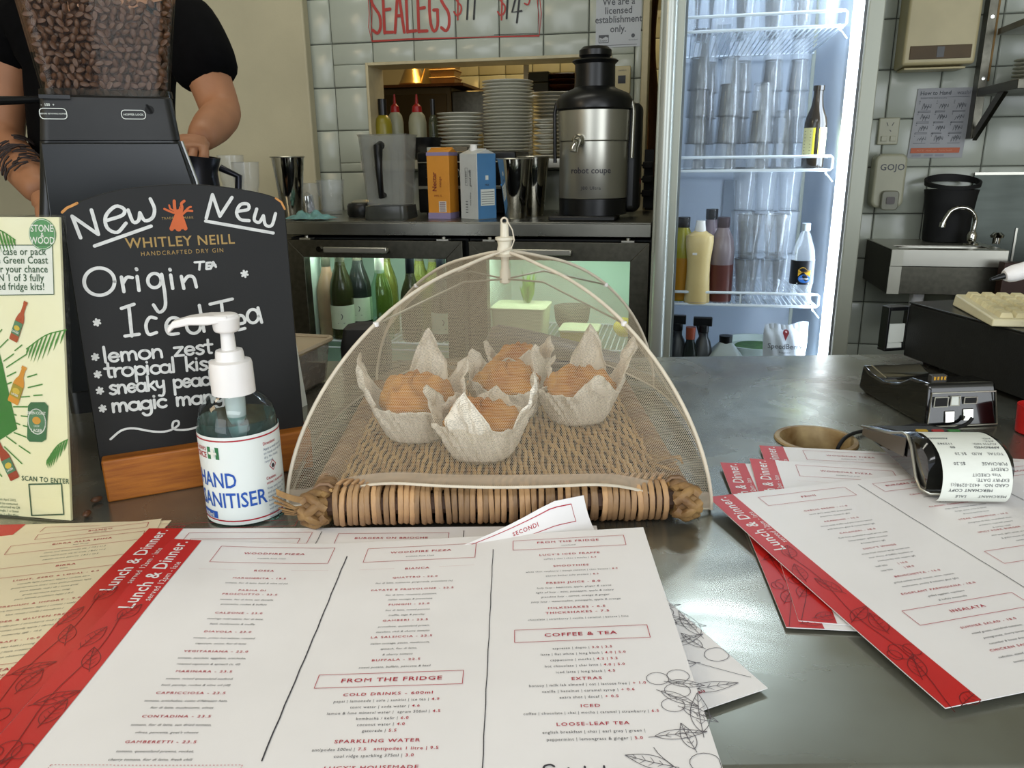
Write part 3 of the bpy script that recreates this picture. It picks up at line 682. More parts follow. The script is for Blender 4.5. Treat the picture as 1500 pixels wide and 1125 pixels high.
# juicer
v = 2.36; s = scale(868, 220, v); bz = BZ
t = TB('electric_juicer', 'tall steel and black electric juicer with domed lid and pour spout', 'juicer', U(868, 320, v), v, BZ)
Hj = Zb(868, 68, v) - BZ
zz = lambda y: (Zb(868, y, v) - BZ)
rw = 50 * s
q = MB(); q.box((-58 * s, -.115, 0), (38 * s, .07, .014)); q.build('drip_tray', black_m, t, bev=.004)
q = MB(); q.lathe([(0, .0145), (rw * 1.0, .0145), (rw * 1.0, zz(290)), (0, zz(290))], 40); q.build('motor_base', black_m, t)
q = MB(); q.lathe([(0, zz(290)), (rw * .99, zz(289)), (rw, zz(288)), (rw, zz(208)), (rw * .985, zz(208)), (0, zz(208))], 48); q.build('steel_body', steel_m, t)
q = MB(); q.lathe([(rw * .985, zz(207.5)), (rw * 1.02, zz(206)), (rw * 1.04, zz(163)), (rw * .9, zz(163))], 48); q.build('steel_bowl', steel_m, t)
q = MB(); q.lathe([(rw * 1.02, zz(163)), (rw * 1.1, zz(160)), (rw * 1.1, zz(148)), (rw * .98, zz(138)), (rw * .62, zz(130)), (rw * .58, zz(128)), (0, zz(128))], 48); q.build('lid', black_m, t)
q = MB(); q.lathe([(rw * .58, zz(131)), (rw * .57, zz(95)), (rw * .66, zz(90)), (rw * .62, zz(88)), (rw * .3, zz(88))], 40); q.build('feed_tube', black_m, t)
q = MB(); q.lathe([(rw * .4, zz(88)), (rw * .42, zz(84)), (rw * .46, zz(82)), (rw * .46, zz(74)), (rw * .36, zz(69)), (0, zz(67))], 36); q.build('pusher', black_m, t)
q = MB()
zs = zz(207); ys = -rw
q.lathe([(.018, 0), (.018, .02), (.010, .026)], 18, m=Matrix.Translation((-16 * s, ys + .012, zs)) @ Matrix.Rotation(R(90), 4, 'X'))
q.tube([(-16 * s, ys - .006, zs), (-16 * s - .003, ys - .03, zs - .004), (-16 * s - .007, ys - .042, zs - .018), (-16 * s - .009, ys - .045, zs - .03)], .0105, 14)
q.build('spout', chrome_m, t, 60)
for sx, yb in ((-1, 238), (1, 232)):
    q = MB(); q.tube([(sx * rw * 1.08, -.01, zz(150)), (sx * rw * 1.14, -.012, zz(165)), (sx * rw * 1.12, -.014, zz(yb))], .0055, 8); q.build('clamp_arm', black_m if sx < 0 else steel_m, t, 60)
q = MB(); q.box((rw * .55, .02, .016), (rw * 1.35, rw * 1.3, zz(150))); q.build('motor_housing', black_m, t, bev=.02, seg=4)
q = MB(); text(q, 'robot coupe', .0235, .002, zz(253), 'c', 1, 0, 0, True); text(q, 'J80 Ultra', .013, .004, zz(276), 'c', 1.1, .0006, 0, False)
q.warp(lambda p: ((rw + .0012) * math.sin(p.x / rw), -(rw + .0012) * math.cos(p.x / rw), p.y)); q.build('lettering', blackp_m, t)
q = MB(); q.box((rw * 1.352, .04, zz(270)), (rw * 1.36, .05, zz(262))); q.build('red_switch', red_m, t)
# plugs and cords right of the juicer
t = TB('plug_cluster', 'black plugs and cords hanging right of the juicer', 'plugs', U(943, 240, 2.66), 2.66, 1.19)
for k in range(3):
    zc = .02 + .045 * k; q = MB(); q.box((-.004, 0, zc - .011), (.03, .05, zc + .011)); q.build('plug', rubber_m, t, bev=.004)
    q = MB(); q.tube([(-.004, .02, zc), (-.022, .01, zc - .003), (-.034, .0, zc - .018), (-.036, .0, -.035)], .0032, 6); q.build('cord', rubber_m, t, 60)
# box the plugs sit on (power rail)
q = MB(); q.box((.0, .05, -.03), (.03, .058, .16)); q.build('mounting_rail', black_matte_m, t)

# ---- wall items
t = TB('wall_thermostat', 'small cream wall controller with a black screen, beside the pass-through', 'controller', U(912, 118, WV), WV - .0005, Zb(912, 138, WV))
s = scale(912, 118, WV); q = MB(); q.box((-12 * s, -.022, 0), (12 * s, 0, 38 * s)); q.build('case', cream_pl_m, t, bev=.003)
q = MB(); q.box((-6 * s, -.0228, 14 * s), (5 * s, -.0222, 25 * s)); q.build('screen', black_m, t)
q = MB(); text(q, 'comfort', .008, 0, 31 * s); q.warp(lambda p: (p.x, -.0227, p.y)); q.build('lettering', greyp_m, t)
def on_wall(x, y, u0): b_ = bk(x, y, WV - .0022); return (b_[0] - u0[0], b_[2] - u0[2])
# licensed notice
s = scale(905, 40, WV); A = bk(905, 69, WV)
t = TB('licence_notice', 'laminated paper notice about a licensed establishment, on the tiles', 'sign', A[0], WV - .0012, A[2])
q = MB(); q.box((-33 * s, -.001, 0), (33 * s, 0, .26)); q.build('sheet', M('notice_paper', 'a9adb0', .3, 0, .03, 12), t)
q = MB(); yb = lambda y: Zb(905, y, WV) - A[2]
for st, y, sz in (('We are a', 7, .030), ('licensed', 20, .030), ('establishment', 33, .030), ('only.', 47, .030)): text(q, st, sz, 0, yb(y), 'c', .92, 0, 0, True)
text(q, 'NO PROOF OF AGE', .02, 0, yb(-25), 'c', .9); 
rect2(q, -28 * s, yb(62), -14 * s, yb(51), .002); poly2(q, [(-28 * s, yb(51)), (-14 * s, yb(51)), (-14 * s, yb(55)), (-18 * s, yb(53)), (-23 * s, yb(56)), (-28 * s, yb(54))]); text(q, 'Liquor', .009, -21 * s, yb(60), 'c', 1, 0, 0, True)
disc(q, 22 * s, yb(53), .006, 0); text(q, 'Queensland', .006, 22 * s, yb(60)); ribbon(q, [(-30 * s, yb(66)), (28 * s, yb(66))], .0015, 0, False)
q.warp(lambda p: (p.x, -.0014, p.y)); q.build('lettering', greyp_m, t)
# SEALEGS board drawn on the tiles
A = bk(665, 50, WV)
t = TB('painted_menu_lettering', 'hand-painted red and black price lettering on the white tiles', 'lettering', A[0], WV, A[2])
red_paint_m = M('red_paint', 'a8322a', .5, 0, .1, 40); black_paint_m = M('black_paint', '16171a', .5, 0, .1, 40)
W2 = lambda x, y: on_wall(x, y, A)
q = MB()
sx0 = 545; letters = 'SEALEGS'; wl = (662 - 545) / 7
for i, c in enumerate(letters):
    p0 = W2(545 + i * wl, 49 - i * .6); p1 = W2(545 + (i + 1) * wl - 1, 48.4 - i * .6)
    hand(q, c, p0, p1, .088, .010)
for x, c in ((664, '$'), (728, '$')): hand(q, c, W2(x, 25), W2(x + 14, 25), .055, .0055)
hand(q, '5', W2(767, 8), W2(779, 7), .04, .005)
for off in (0, 4): ribbon(q, [W2(539 + off, -8), W2(541 + off, 20), W2(540 + off, 40), W2(545, 61 - off / 3), W2(600, 58 - off / 3), W2(700, 54.5), W2(790, 53 - off / 3), W2(793 - off, 20), W2(790 - off, -8)], .0028, 0, False)
q.warp(lambda p: (p.x, -.0026 - p.z, p.y)); q.build('red_lettering', red_paint_m, t)
q = MB()
for x in (682, 692): ribbon(q, [W2(x + 4, -8), W2(x + 2, 28)], .0062)
ribbon(q, [W2(744, -10), W2(742, 27)], .0062); ribbon(q, [W2(757, -10), W2(750, 18), W2(764, 16)], .0062); ribbon(q, [W2(762, -12), W2(757, 33)], .0062)
ribbon(q, [W2(724, 51), W2(788, 48.5), W2(788.5, -6)], .0016, 0, False)
q.warp(lambda p: (p.x, -.0026 - p.z, p.y)); q.build('black_lettering', black_paint_m, t)

# ================================================================== pass-through shelf and kitchen
PZ = 1.325
su0, su1 = U(527, 225, 2.66), U(888, 225, 2.66)
t = TB('pass_shelf', 'stainless steel shelf through the pass-through opening under the plates', 'shelf', 0, 0, 0); t.location = BW(0, 0, 0)
q = MB(); q.box((su0, 2.665, PZ - .006), (OPEN[1] - .012, 2.735, PZ)); q.box((OPEN[0] + .012, 2.735, PZ - .006), (OPEN[1] - .012, 3.25, PZ)); q.box((su0, 2.660, PZ - .03), (OPEN[1] - .012, 2.665, PZ)); q.build('shelf_top', steel_m, t, bev=.001)
for x in (545, 860): q = MB(); ux = U(x, 225, 2.7); q.box((ux - .01, 2.667, PZ - .05), (ux + .01, 2.742, PZ - .007)); q.build('bracket', steel_m, t)
# plates
plate_m = M('plate_china', 'd6d5c8', .25, 0, .04, 20)
def plate_obj(r, name='dinner_plate'):
    q = MB(); h = .012
    q.lathe([(0, .0), (r * .5, 0), (r * .52, .002), (r * .9, h - .0045), (r * .99, h - .0026), (r, h - .001), (r * .985, h), (r * .6, .0042), (0, .0034)], 32)
    return q
NTH = 'first second third fourth fifth sixth seventh eighth ninth tenth eleventh twelfth thirteenth fourteenth fifteenth sixteenth seventeenth eighteenth nineteenth twentieth twenty-first twenty-second twenty-third twenty-fourth'.split()
def plate_stack(x, v, wpx, ytop, n, place, group, zbase=PZ):
    s = scale(x, 180, v); r = wpx * s / 2; ztop = Zb(x, ytop, v); u = U(x, 190, v)
    dz = (ztop - zbase - .012) / max(1, n - 1)
    first = None
    for k in range(n):
        lab = '%s plate %s' % (NTH[k] + ' from the bottom' if 0 < k < n - 1 else ('bottom' if k == 0 else 'topmost'), place); lab = lab.replace(' from the bottom plate', ' plate from the bottom')
        du = random.uniform(-.0025, .0025)
        if first is None:
            o = plate_obj(r).build('dinner_plate', plate_m, None, 50); o.location = BW(u, v, zbase); tag(o, lab, 'plate', group); first = o
        else:
            o = first.copy(); COL.objects.link(o); o.location = BW(u + du, v, zbase + k * dz); o['label'] = lab
plate_stack(674, 2.83, 65, 166, 12, 'in the low stack left of the tallest stack', 'plates in the low stack')
plate_stack(745, 2.83, 73, 119, 24, 'in the tallest stack on the pass shelf', 'plates in the tallest stack')
plate_stack(806, 3.08, 55, 136, 18, 'in the rear stack behind the tallest stack', 'plates in the rear stack')
plate_stack(800, 2.79, 34, 175, 8, 'of the small stack against the juicer', 'plates in the small right stack')
# squeeze bottles
def squeeze(label, x, v, wpx, ytop, bodym, topm, liquid=None, group='sauce bottles on the pass shelf', nozzle=True):
    s = scale(x, 180, v); r = wpx * s / 2; h = Zb(x, ytop, v) - PZ; t = TB('squeeze_bottle', label, 'bottle', U(x, 190, v), v, PZ, group)
    MB().lathe([(0, 0), (r * .95, 0), (r, .004), (r, h * .58), (r * .85, h * .68), (r * .5, h * .74), (0, h * .74)], 24).build('bottle_body', bodym, t, 50)
    if liquid: MB().lathe([(r + .0006, .003), (r + .0006, h * .3)], 24).build('liquid', liquid, t)
    if nozzle: MB().lathe([(r * .55, h * .72), (r * .58, h * .74), (r * .5, h * .82), (r * .2, h * .86), (r * .1, h), (0, h)], 18).build('nozzle', topm, t)
    else: MB().lathe([(r * .5, h * .72), (r * .5, h * 1.0), (0, h * 1.0)], 18).build('cap', topm, t)
oil_m = M('yellow_oil', '8f8424', .3, 0, .1, 20, trans=.2); sq_m = M('cloudy_bottle', '8c8c74', .4, 0, .08, 20); redtop_m = M('red_nozzle', '8f1412', .4, 0, .1, 20); cork_m = M('oil_brown', '5a4a20', .4, 0, .1, 20)
squeeze('yellow oil bottle with a black top, leftmost on the pass shelf', 562, 2.81, 24, 145, oil_m, black_m, nozzle=False)
squeeze('cloudy squeeze bottle with red nozzle beside the yellow oil', 580, 2.90, 22, 138, sq_m, redtop_m)
squeeze('cloudy squeeze bottle with red nozzle half full of brown sauce, above the black bowl', 612, 2.90, 25, 138, sq_m, redtop_m, cork_m)
squeeze('slim clear dark-capped bottle right of the squeeze bottles', 635, 2.90, 13, 145, M('slim_glass', '555a45', .15, 0, .1, 20, trans=.4), black_m, nozzle=False)
t = TB('black_bowl', 'black bowl on the pass shelf beside the low plate stack', 'bowl', U(622, 210, 2.78), 2.78, PZ); s = scale(622, 200, 2.78)
MB().lathe([(0, 0), (12 * s, 0), (22 * s, .03), (26 * s, 30 * s), (25 * s, 30 * s), (18 * s, .02), (0, .01)], 28).build('bowl_shell', black_m, t)
t = TB('salt_shaker', 'slim cream shaker against the left side of the tall plate stack', 'shaker', U(704, 190, 2.96), 2.96, PZ); MB().lathe([(0, 0), (.011, 0), (.012, .07), (.009, .09), (0, .095)], 16).build('shaker_body', cream_pl_m, t)
# oven box
v = 3.45; uu0, uu1 = U(556, 170, v), U(662, 170, v); zt = Zb(610, 128, v)
t = TB('kitchen_oven', 'brown-grey steel kitchen oven seen through the pass-through', 'oven', (uu0 + uu1) / 2, v, 0)
hw = (uu1 - uu0) / 2; q = MB(); q.box((-hw, 0, 0), (hw, .55, zt)); q.build('casing', M('warm_steel', '6b5d42', .4, .6, .1, 6), t, bev=.006)
q = MB(); q.box((hw + .001, .0, .3), (hw + .23, .5, zt - .02)); q.build('side_unit', dark_steel_m, t, bev=.005)
q = MB(); q.box((-hw + .02, -.012, .9), (hw - .02, -.001, zt - .03)); q.build('door', M('oven_door', '57492f', .35, .5, .1, 6), t, bev=.003)
q = MB(); q.box((-hw - .02, -.02, zt), (hw + .06, .4, zt + .012)); q.build('top_tray', M('rust_tray', '5e3a1c', .5, .3, .2, 20), t)
OZ = zt + .0122
brass_m = M('warm_aluminium', 'b9a06a', .3, .8, .1, 8)
for x, l_ in ((608, 'conical metal lamp shade standing on the kitchen oven, left'), (636, 'conical metal lamp shade on the kitchen oven, right of two')):
    t = TB('metal_cone', l_, 'shade', U(x - 3, 110, 3.56), 3.56, OZ, 'metal cones on the kitchen oven')
    MB().lathe([(.062, 0), (.066, .012), (.055, .03), (.014, .13), (.0, .135)] if x < 620 else [(.06, 0), (.06, .004), (.012, .14), (0, .142)], 24).build('cone_wall', brass_m, t)
for k in range(3):
    t = TB('takeaway_tub', ['bottom', 'middle', 'top'][k] + ' clear takeaway tub of the three stacked on the kitchen oven', 'tub', U(653, 110, 3.55), 3.55, OZ + k * .0325, 'takeaway tubs on the kitchen oven')
    q = MB(); q.hexa([(-.05, -.05, 0), (.05, -.05, 0), (.05, .05, 0), (-.05, .05, 0), (-.058, -.058, .025), (.058, -.058, .025), (.058, .058, .025), (-.058, .058, .025)]); q.build('tub_body', M('tub_plastic%d' % k, 'b59258', .4, 0, .12, 14), t, bev=.004)
    q = MB(); q.box((-.061, -.061, .025), (.061, .061, .032)); q.build('lid', M('tub_lid%d' % k, 'c9aa70', .35, 0, .1, 14), t, bev=.003)
hl = bpy.data.lights.new('kitchen_heat_lamp', 'POINT'); hl.energy = 6.5; hl.color = (1, .62, .2); hl.shadow_soft_size = .06
ho = bpy.data.objects.new('kitchen_heat_lamp', hl); COL.objects.link(ho); ho.location = BW(U(640, 60, 3.4), 3.42, 1.98)
hl = bpy.data.lights.new('kitchen_lamp', 'AREA'); hl.energy = 7; hl.color = (1, .93, .66); hl.size = .9
ho = bpy.data.objects.new('kitchen_lamp', hl); COL.objects.link(ho); ho.location = BW(-.35, 3.8, 2.6)
# steel post, crates, bowls, shelf stuff
t = TB('steel_post', 'vertical steel shelf post in the kitchen behind the plates', 'post', U(771, 110, 3.5), 3.5, 0); q = MB(); q.box((-.011, -.011, 0), (.011, .011, 2.66)); q.build('post_tube', steel_m, t, bev=.002)
t = TB('kitchen_rack', 'steel rack shelf in the kitchen under the dark crates', 'rack', U(815, 140, 3.55), 3.55, 0); zr = Zb(815, 134, 3.4)
q = MB(); q.box((-.16, -.16, zr - .02), (.24, .2, zr)); q.build('rack_shelf', steel_m, t)
for sx, sy in ((-.15, -.15), (.23, -.15), (-.15, .19), (.23, .19)): q = MB(); q.box((sx - .008, sy - .008, 0), (sx + .008, sy + .008, zr - .02)); q.build('leg', steel_m, t)
for k in range(2):
    t = TB('dark_crate', ('lower' if k == 0 else 'upper') + ' dark green crate on the kitchen rack', 'crate', U(792, 120, 3.5), 3.5, zr + k * .043, 'dark crates on the rack'); q = MB(); q.box((-.045, -.06, 0), (.045, .06, .042)); q.build('crate_body', M('dark_green_crate%d' % k, '23261a', .5, 0, .2, 20), t, bev=.004)
for k in range(3):
    t = TB('brown_bowl', ['bottom', 'middle', 'top'][k] + ' dark brown bowl stacked beside the dark crates', 'bowl', U(828, 120, 3.5), 3.5, zr + k * .022, 'brown bowls on the rack'); MB().lathe([(0, 0), (.04, 0), (.085, .028), (.083, .03), (.04, .006), (0, .006)], 24).build('bowl_shell', M('brown_glaze%d' % k, '3a1d10', .2, 0, .2, 20, coat=.5), t)
cop_m = M('warm_copper', 'a8683a', .35, .6, .15, 8)
t = TB('copper_hood', 'copper-coloured slanted hood high in the kitchen, behind the juicer', 'hood', U(830, 95, 3.6), 3.6, zr + .10)
q = MB(); q.hexa([(-.06, -.1, 0.06), (.2, -.1, 0), (.2, .1, 0), (-.06, .1, 0.06), (-.16, -.1, .2), (.2, -.1, .2), (.2, .1, .2), (-.16, .1, .2)]); q.build('hood_body', cop_m, t, bev=.004)
q = MB(); q.box((.1, -.02, .2), (.14, .02, 2.66 - zr - .1)); q.build('flue', cop_m, t)
# things in the gap between wall end and tall fridge
t = TB('brown_coat', 'brown apron hanging in the gap beside the end of the tiled wall', 'apron', U(949, 100, 3.3), 3.3, 1.25)
def coat(i, j): return ((i - .5) * (.05 + .05 * (1 - j)) + .012 * math.sin(j * 7), .02 * math.sin(i * 9) + .01 * math.sin(j * 11), j * .75)
q = MB(); q.sheet(coat, 8, 20, .006); q.build('apron_cloth', M('brown_cloth', '57381c', .8, 0, .25, 20, .3, 200), t, 80)
q = MB(); q.tube([(0, 0, .75), (0, .0, .80), (.0, .02, .82)], .003, 6); q.box((-.02, .02, .80), (.02, 1.09, .83)); q.build('hook_rail', steel_m, t)
t = TB('kitchen_counter', 'dark kitchen counter in the gap between tiled wall and tall fridge', 'counter', U(965, 200, 3.5), 3.5, 0)
q = MB(); q.box((-.16, -.1, 0), (.4, .5, Zb(960, 128, 3.4))); q.build('counter_body', black_matte_m, t)
# ================================================================== tall glass-door fridge
FV = 2.10
fu0, fu1 = U(957, 300, FV), U(1266, 200, FV)      # outer edges of the door
fc = (fu0 + fu1) / 2; hw = (fu1 - fu0) / 2
fr = TB('tall_display_fridge', 'tall upright fridge with glass door and bright light strip, full of glasses', 'fridge', fc, FV, 0)
X0, X1 = -hw, hw
q = MB(); D0, D1 = .06, .66
q.box((X0, D0, .12), (X0 + .035, D1, 2.3)); q.box((X1 - .035, D0, .12), (X1, D1, 2.3)); q.box((X0 + .035, D1 - .04, .12), (X1 - .035, D1, 2.3)); q.box((X0 + .035, D0, 2.2), (X1 - .035, D1 - .04, 2.3)); q.box((X0 + .035, D0, .12), (X1 - .035, D1 - .04, .2)); q.box((X0 + .01, D0 + .02, .0), (X1 - .01, D1 - .02, .119))
q.build('cabinet', fridge_frame_m, fr)
q = MB(); q.box((X0 + .036, D1 - .046, .201), (X1 - .036, D1 - .041, 2.199)); q.box((X0 + .0355, D0 + .004, .201), (X0 + .040, D1 - .046, 2.199)); q.box((X1 - .040, D0 + .004, .201), (X1 - .0355, D1 - .046, 2.199)); q.box((X0 + .04, D0 + .004, .2005), (X1 - .04, D1 - .046, .206)); q.build('liner', fridge_white_m, fr)
gl0 = U(996, 200, FV) - fc; gl1 = U(1262, 150, FV) - fc
q = MB(); q.box((X0, 0, .16), (gl0, .05, 2.29)); q.box((X0, 0, .10), (gl0, .05, .16)); q.box((gl1 - .006, 0, .10), (X1 + .016, .05, 2.29)); q.box((gl0, 0, 2.16), (gl1 - .006, .05, 2.29)); q.box((gl0, 0, .10), (gl1 - .006, .05, .22)); q.build('door_frame', fridge_frame_m, fr, bev=.003)
q = MB(); q.tube([(X0 + .024, -.004, .2), (X0 + .024, -.004, 2.2)], .018, 16); q.build('door_handle', M('satin_handle', 'b8bdb6', .3, .4, .04, 10), fr)
q = MB(); q.box((gl0, .016, .22), (gl1 - .006, .022, 2.16)); q.build('door_glass', door_glass_m, fr)
q = MB(); q.box((gl0, .024, .22), (gl0 + .006, .05, 2.16)); q.box((gl1 - .013, .012, .22), (gl1 - .0065, .015, 2.16)); q.build('gasket', M('grey_gasket', '72777a', .6, 0, .1, 20), fr)
# light strip at the right
q = MB(); q.box((gl1 - .032, .026, .24), (gl1 - .007, .048, 2.15)); q.build('light_strip', led_m, fr)
la = bpy.data.lights.new('fridge_strip_light', 'AREA'); la.shape = 'RECTANGLE'; la.size = .05; la.size_y = 1.9; la.energy = 6; la.color = (.72, .84, 1)
lo = bpy.data.objects.new('fridge_strip_light', la); COL.objects.link(lo); lo.parent = fr; lo.location = (gl1 - .045, .085, 1.2); lo.rotation_euler = (R(90), 0, R(60))
la = bpy.data.lights.new('fridge_top_light', 'AREA'); la.shape = 'RECTANGLE'; la.size = .3; la.size_y = .1; la.energy = 4.0; la.color = (.8, .88, 1)
lo = bpy.data.objects.new('fridge_top_light', la); COL.objects.link(lo); lo.parent = fr; lo.location = (0, .2, 2.18)
SHZ = [Zb(1100, 42, FV + .06), Zb(1100, 250, FV + .06), Zb(1100, 449, FV + .06)]
sx0, sx1 = X0 + .044, X1 - .046
for k, z in enumerate(SHZ):
    q = MB(); y0 = .075
    fx1 = sx1 - .012
    hgt = .034
    q.tube([(sx0, y0, z), (fx1, y0, z), (fx1 + .004, y0, z + .004), (fx1 + .004, y0, z + hgt - .004), (fx1, y0, z + hgt), (sx0 + .003, y0, z + hgt), (sx0, y0, z + hgt - .004)], .0038, 8, True)
    q.tube([(sx0, D1 - .06, z), (sx1, D1 - .06, z)], .003); q.tube([(sx0, y0, z), (sx0, D1 - .06, z)], .003); q.tube([(fx1, y0, z), (fx1, D1 - .06, z)], .003)
    q.build('shelf_frame', wire_m, fr)
    q = MB()
    for i in range(30): x = sx0 + (fx1 - sx0) * (i + .5) / 30; q.box((x - .0014, y0, z - .0014), (x + .0014, D1 - .06, z + .0014))
    if k == 2:
        q.box(((sx0 + fx1) / 2 - .002, y0 - .002, z), ((sx0 + fx1) / 2 + .002, y0 + .002, z + hgt))
    q.build('shelf_wires', wire_m, fr)
    for sx in (sx0 - .002, sx1 - .003): q = MB(); q.tube([(sx, y0, z - .03), (sx + (.02 if sx < 0 else -.02), y0, z - .006)], .0025); q.build('shelf_clip', wire_m, fr)
for x in (X0 + .045, X1 - .05):   # pilaster strips at the back
    q = MB(); q.box((x, D1 - .056, .21), (x + .012, D1 - .05, 2.19)); q.build('pilaster', fridge_frame_m, fr)
q = MB(); q.box((-.09, D1 - .06, 1.62), (-.05, D1 - .05, 1.72)); q.box((-.04, D1 - .06, .9), (.0, D1 - .05, 1.25)); q.build('evaporator_clip', M('grey_clip', '7f8892', .5, 0, .1, 20), fr)

# glasses
hiball = {}
def highball(u, v, z, r, h, label, group, inv=True, name='highball_glass'):
    k = (round(r, 4), round(h, 4), inv)
    loc = BW(u, v, z)
    if k in hiball: return dup(hiball[k], loc, -YAW, label, group)
    t = T(name, label, 'glass', loc, -YAW, group)
    prof = [(0, .006), (r * .62, .006), (r * .93, h), (r, h), (r * .74, .004), (r * .68, 0), (0, 0)]
    if inv: prof = [(0, h - .006), (r * .62, h - .006), (r * .93, 0), (r, 0), (r * .74, h - .004), (r * .68, h), (0, h)]
    MB().lathe(prof, 20).build('glass_wall', tumbler_m, t, 40)
    for zz_, rr in (((0 if inv else h), .975), ((h - .003 if inv else .003), .72)):
        MB().tube([(r * rr * math.cos(2 * PI * i / 20), r * rr * math.sin(2 * PI * i / 20), zz_ + (.0015 if zz_ == 0 else 0)) for i in range(20)], .0016, 5, True).build('glass_bead', glass_m, t)
    hiball[k] = t; return t
uf = lambda x, v: U(x, 180, v)
ord_ = ['bottom', 'second', 'third', 'topmost']
z1 = SHZ[1] + .0018; cols = [(1019, 2.235, 3, .170, .043), (1066, 2.235, 2, .170, .047), (1120, 2.235, 1, .175, .044)]
NEST = .068
stk = [(1018, 2.24, 4, 'stack nearest the door handle, middle shelf'), (1062, 2.24, 3, 'second stack from the handle, middle shelf'), (1110, 2.24, 2, 'third stack from the handle, middle shelf'), (1146, 2.26, 1, 'single spot left of the brown beer bottle'),
       (1030, 2.36, 4, 'left rear stack, middle shelf'), (1078, 2.36, 4, 'second rear stack, middle shelf'), (1122, 2.36, 4, 'third rear stack, middle shelf'), (1160, 2.37, 4, 'rear stack behind the beer bottle')]
for x, v, n, where in stk:
    for k in range(n):
        highball(U(x, 230, v) , v, z1 + k * NEST, .031, .150, 'upturned clear highball glass, %s in the %s' % (ord_[k], where), 'highball glasses on the middle fridge shelf')
z0 = SHZ[0] + .0018
for i, x in enumerate((1012, 1052, 1092, 1134, 1174, 1214)):
    highball(U(x, 20, 2.25), 2.25, z0, .031, .150, 'clear glass on the top fridge shelf, %s from the handle side' % ['first', 'second', 'third', 'fourth', 'fifth', 'sixth'][i], 'highball glasses on the top fridge shelf', False)
for i, x in enumerate((1032, 1080, 1128, 1176)):
    highball(U(x, 10, 2.38), 2.38, z0, .031, .150, 'clear glass in the rear row of the top fridge shelf, %s from the handle side' % ['first', 'second', 'third', 'fourth'][i], 'highball glasses on the top fridge shelf', False)
z2 = SHZ[2] + .0018
q = None
low = [(1093, 2.22, 2, 'front left column'), (1131, 2.22, 2, 'front right column'), (1082, 2.34, 3, 'rear left column'), (1112, 2.36, 3, 'rear middle column'), (1146, 2.35, 3, 'rear right column')]
for x, v, n, where in low:
    for k in range(n): highball(U(x, 400, v), v, z2 + k * (.1185 if False else .1205), .034, .120, 'straight clear glass, %s of the %s on the bottom fridge shelf' % (ord_[k], where), 'straight glasses on the lower fridge shelf', False)
# bottles
def onf(name, label, cat, x, v, z, group=None, rz=0): return TB(name, label, cat, U(x, 300, v), v, z, group, rz)
v = 2.215; s = scale(1184, 180, v); t = onf('beer_bottle', 'brown beer bottle with pale yellow label on the middle fridge shelf', 'bottle', 1184, v, z1); h = Zb(1184, 126, v) - z1; r = 16.5 * s
MB().lathe([(0, .002), (r * .9, 0), (r, .006), (r, h * .55), (r * .92, h * .62), (r * .55, h * .75), (r * .42, h * .88), (r * .42, h * .94), (r * .5, h * .945), (r * .5, h), (0, h)], 28).build('glass_body', M('beer_brown_glass', '1c1409', .15, 0, .2, 20), t, 50)
yl_m = M('pale_yellow_label', 'd2cf9c', .5, 0, .08, 60); yb_m = M('yellow_border', 'c9bf2e', .5, 0, .05, 30)
def wrap(mb, r, w0, w1, z0, z1, n=8): mb.sheet(lambda i, j: (r * math.sin(w0 + (w1 - w0) * i), -r * math.cos(w0 + (w1 - w0) * i), z0 + (z1 - z0) * j), n, 1)
for a0, a1 in ((-1.5, -.12), (.22, 1.5)):
    q = MB(); wrap(q, r + .0006, a0, a1, h * .14, h * .5); q.build('paper_label', yl_m, t)
    q = MB(); e = a1 if a0 < 0 else a0; sg = -1 if a0 < 0 else 1; wrap(q, r + .001, min(e, e + sg * .2), max(e, e + sg * .2), h * .14, h * .5, 3); q.build('label_border', yb_m, t)
    q = MB(); 
    for i in range(9): ribbon(q, [(a0 * r * .75 + a1 * r * .25, h * .46 - i * .008), (a0 * r * .25 + a1 * r * .75, h * .46 - i * .008)], .0014, 0, False)
    q.warp(lambda p: ((r + .0014) * math.sin(p.x / r), -(r + .0014) * math.cos(p.x / r), p.y)); q.build('label_print', greyp_m, t)
def juice(label, x, v, wpx, ytop, col, capm, cloud, lvl, group):
    s = scale(x, 400, v); r = wpx * s / 2; h = Zb(x, ytop, v) - z2; t = onf('juice_bottle', label, 'bottle', x, v, z2, group)
    MB().lathe([(0, 0), (r * .9, 0), (r, .006), (r * 1.0, h * .5), (r * 1.02, h * .62), (r * .85, h * .76), (r * .48, h * .87), (r * .45, h * .9), (0, h * .9)], 24).build('bottle_body', cloud, t, 50)
    MB().lathe([(r * 1.004, .004), (r * 1.004, h * lvl)], 24).build('juice', col, t)
    MB().lathe([(r * .5, h * .88), (r * .52, h * .89), (r * .52, h), (0, h)], 18).build('cap', capm, t)
GJ = 'juice bottles on the lower fridge shelf'
oj_m = M('orange_juice', 'b8811e', .35, 0, .06, 12); red_j = M('red_brown_juice', '5a2d26', .35, 0, .1, 12)
juice('yellow juice bottle with black cap, nearest the door handle', 1003, 2.235, 36, 318, oj_m, black_m, M('yellow_bottle', 'a39c33', .25, 0, .06, 12), .55, GJ)
juice('pinkish bottle with red-brown juice and dark cap, behind the cream squeeze bottle', 1062, 2.225, 36, 318, red_j, M('dark_purple_cap', '3c2c33', .4, 0, .1, 20), M('pinkish_bottle', '7f7378', .25, 0, .08, 12), .45, GJ)
juice('tall dark-capped bottle at the rear between the juice bottles', 1044, 2.37, 34, 306, red_j, black_m, M('mauve_bottle', '70626a', .25, 0, .08, 12), .4, GJ)
v = 2.19; s = scale(1028, 380, v); t = onf('squeeze_bottle', 'cream squeeze bottle with white flip cap and narrow waist', 'bottle', 1028, v, z2); h = Zb(1028, 323, v) - z2; r = 20 * s
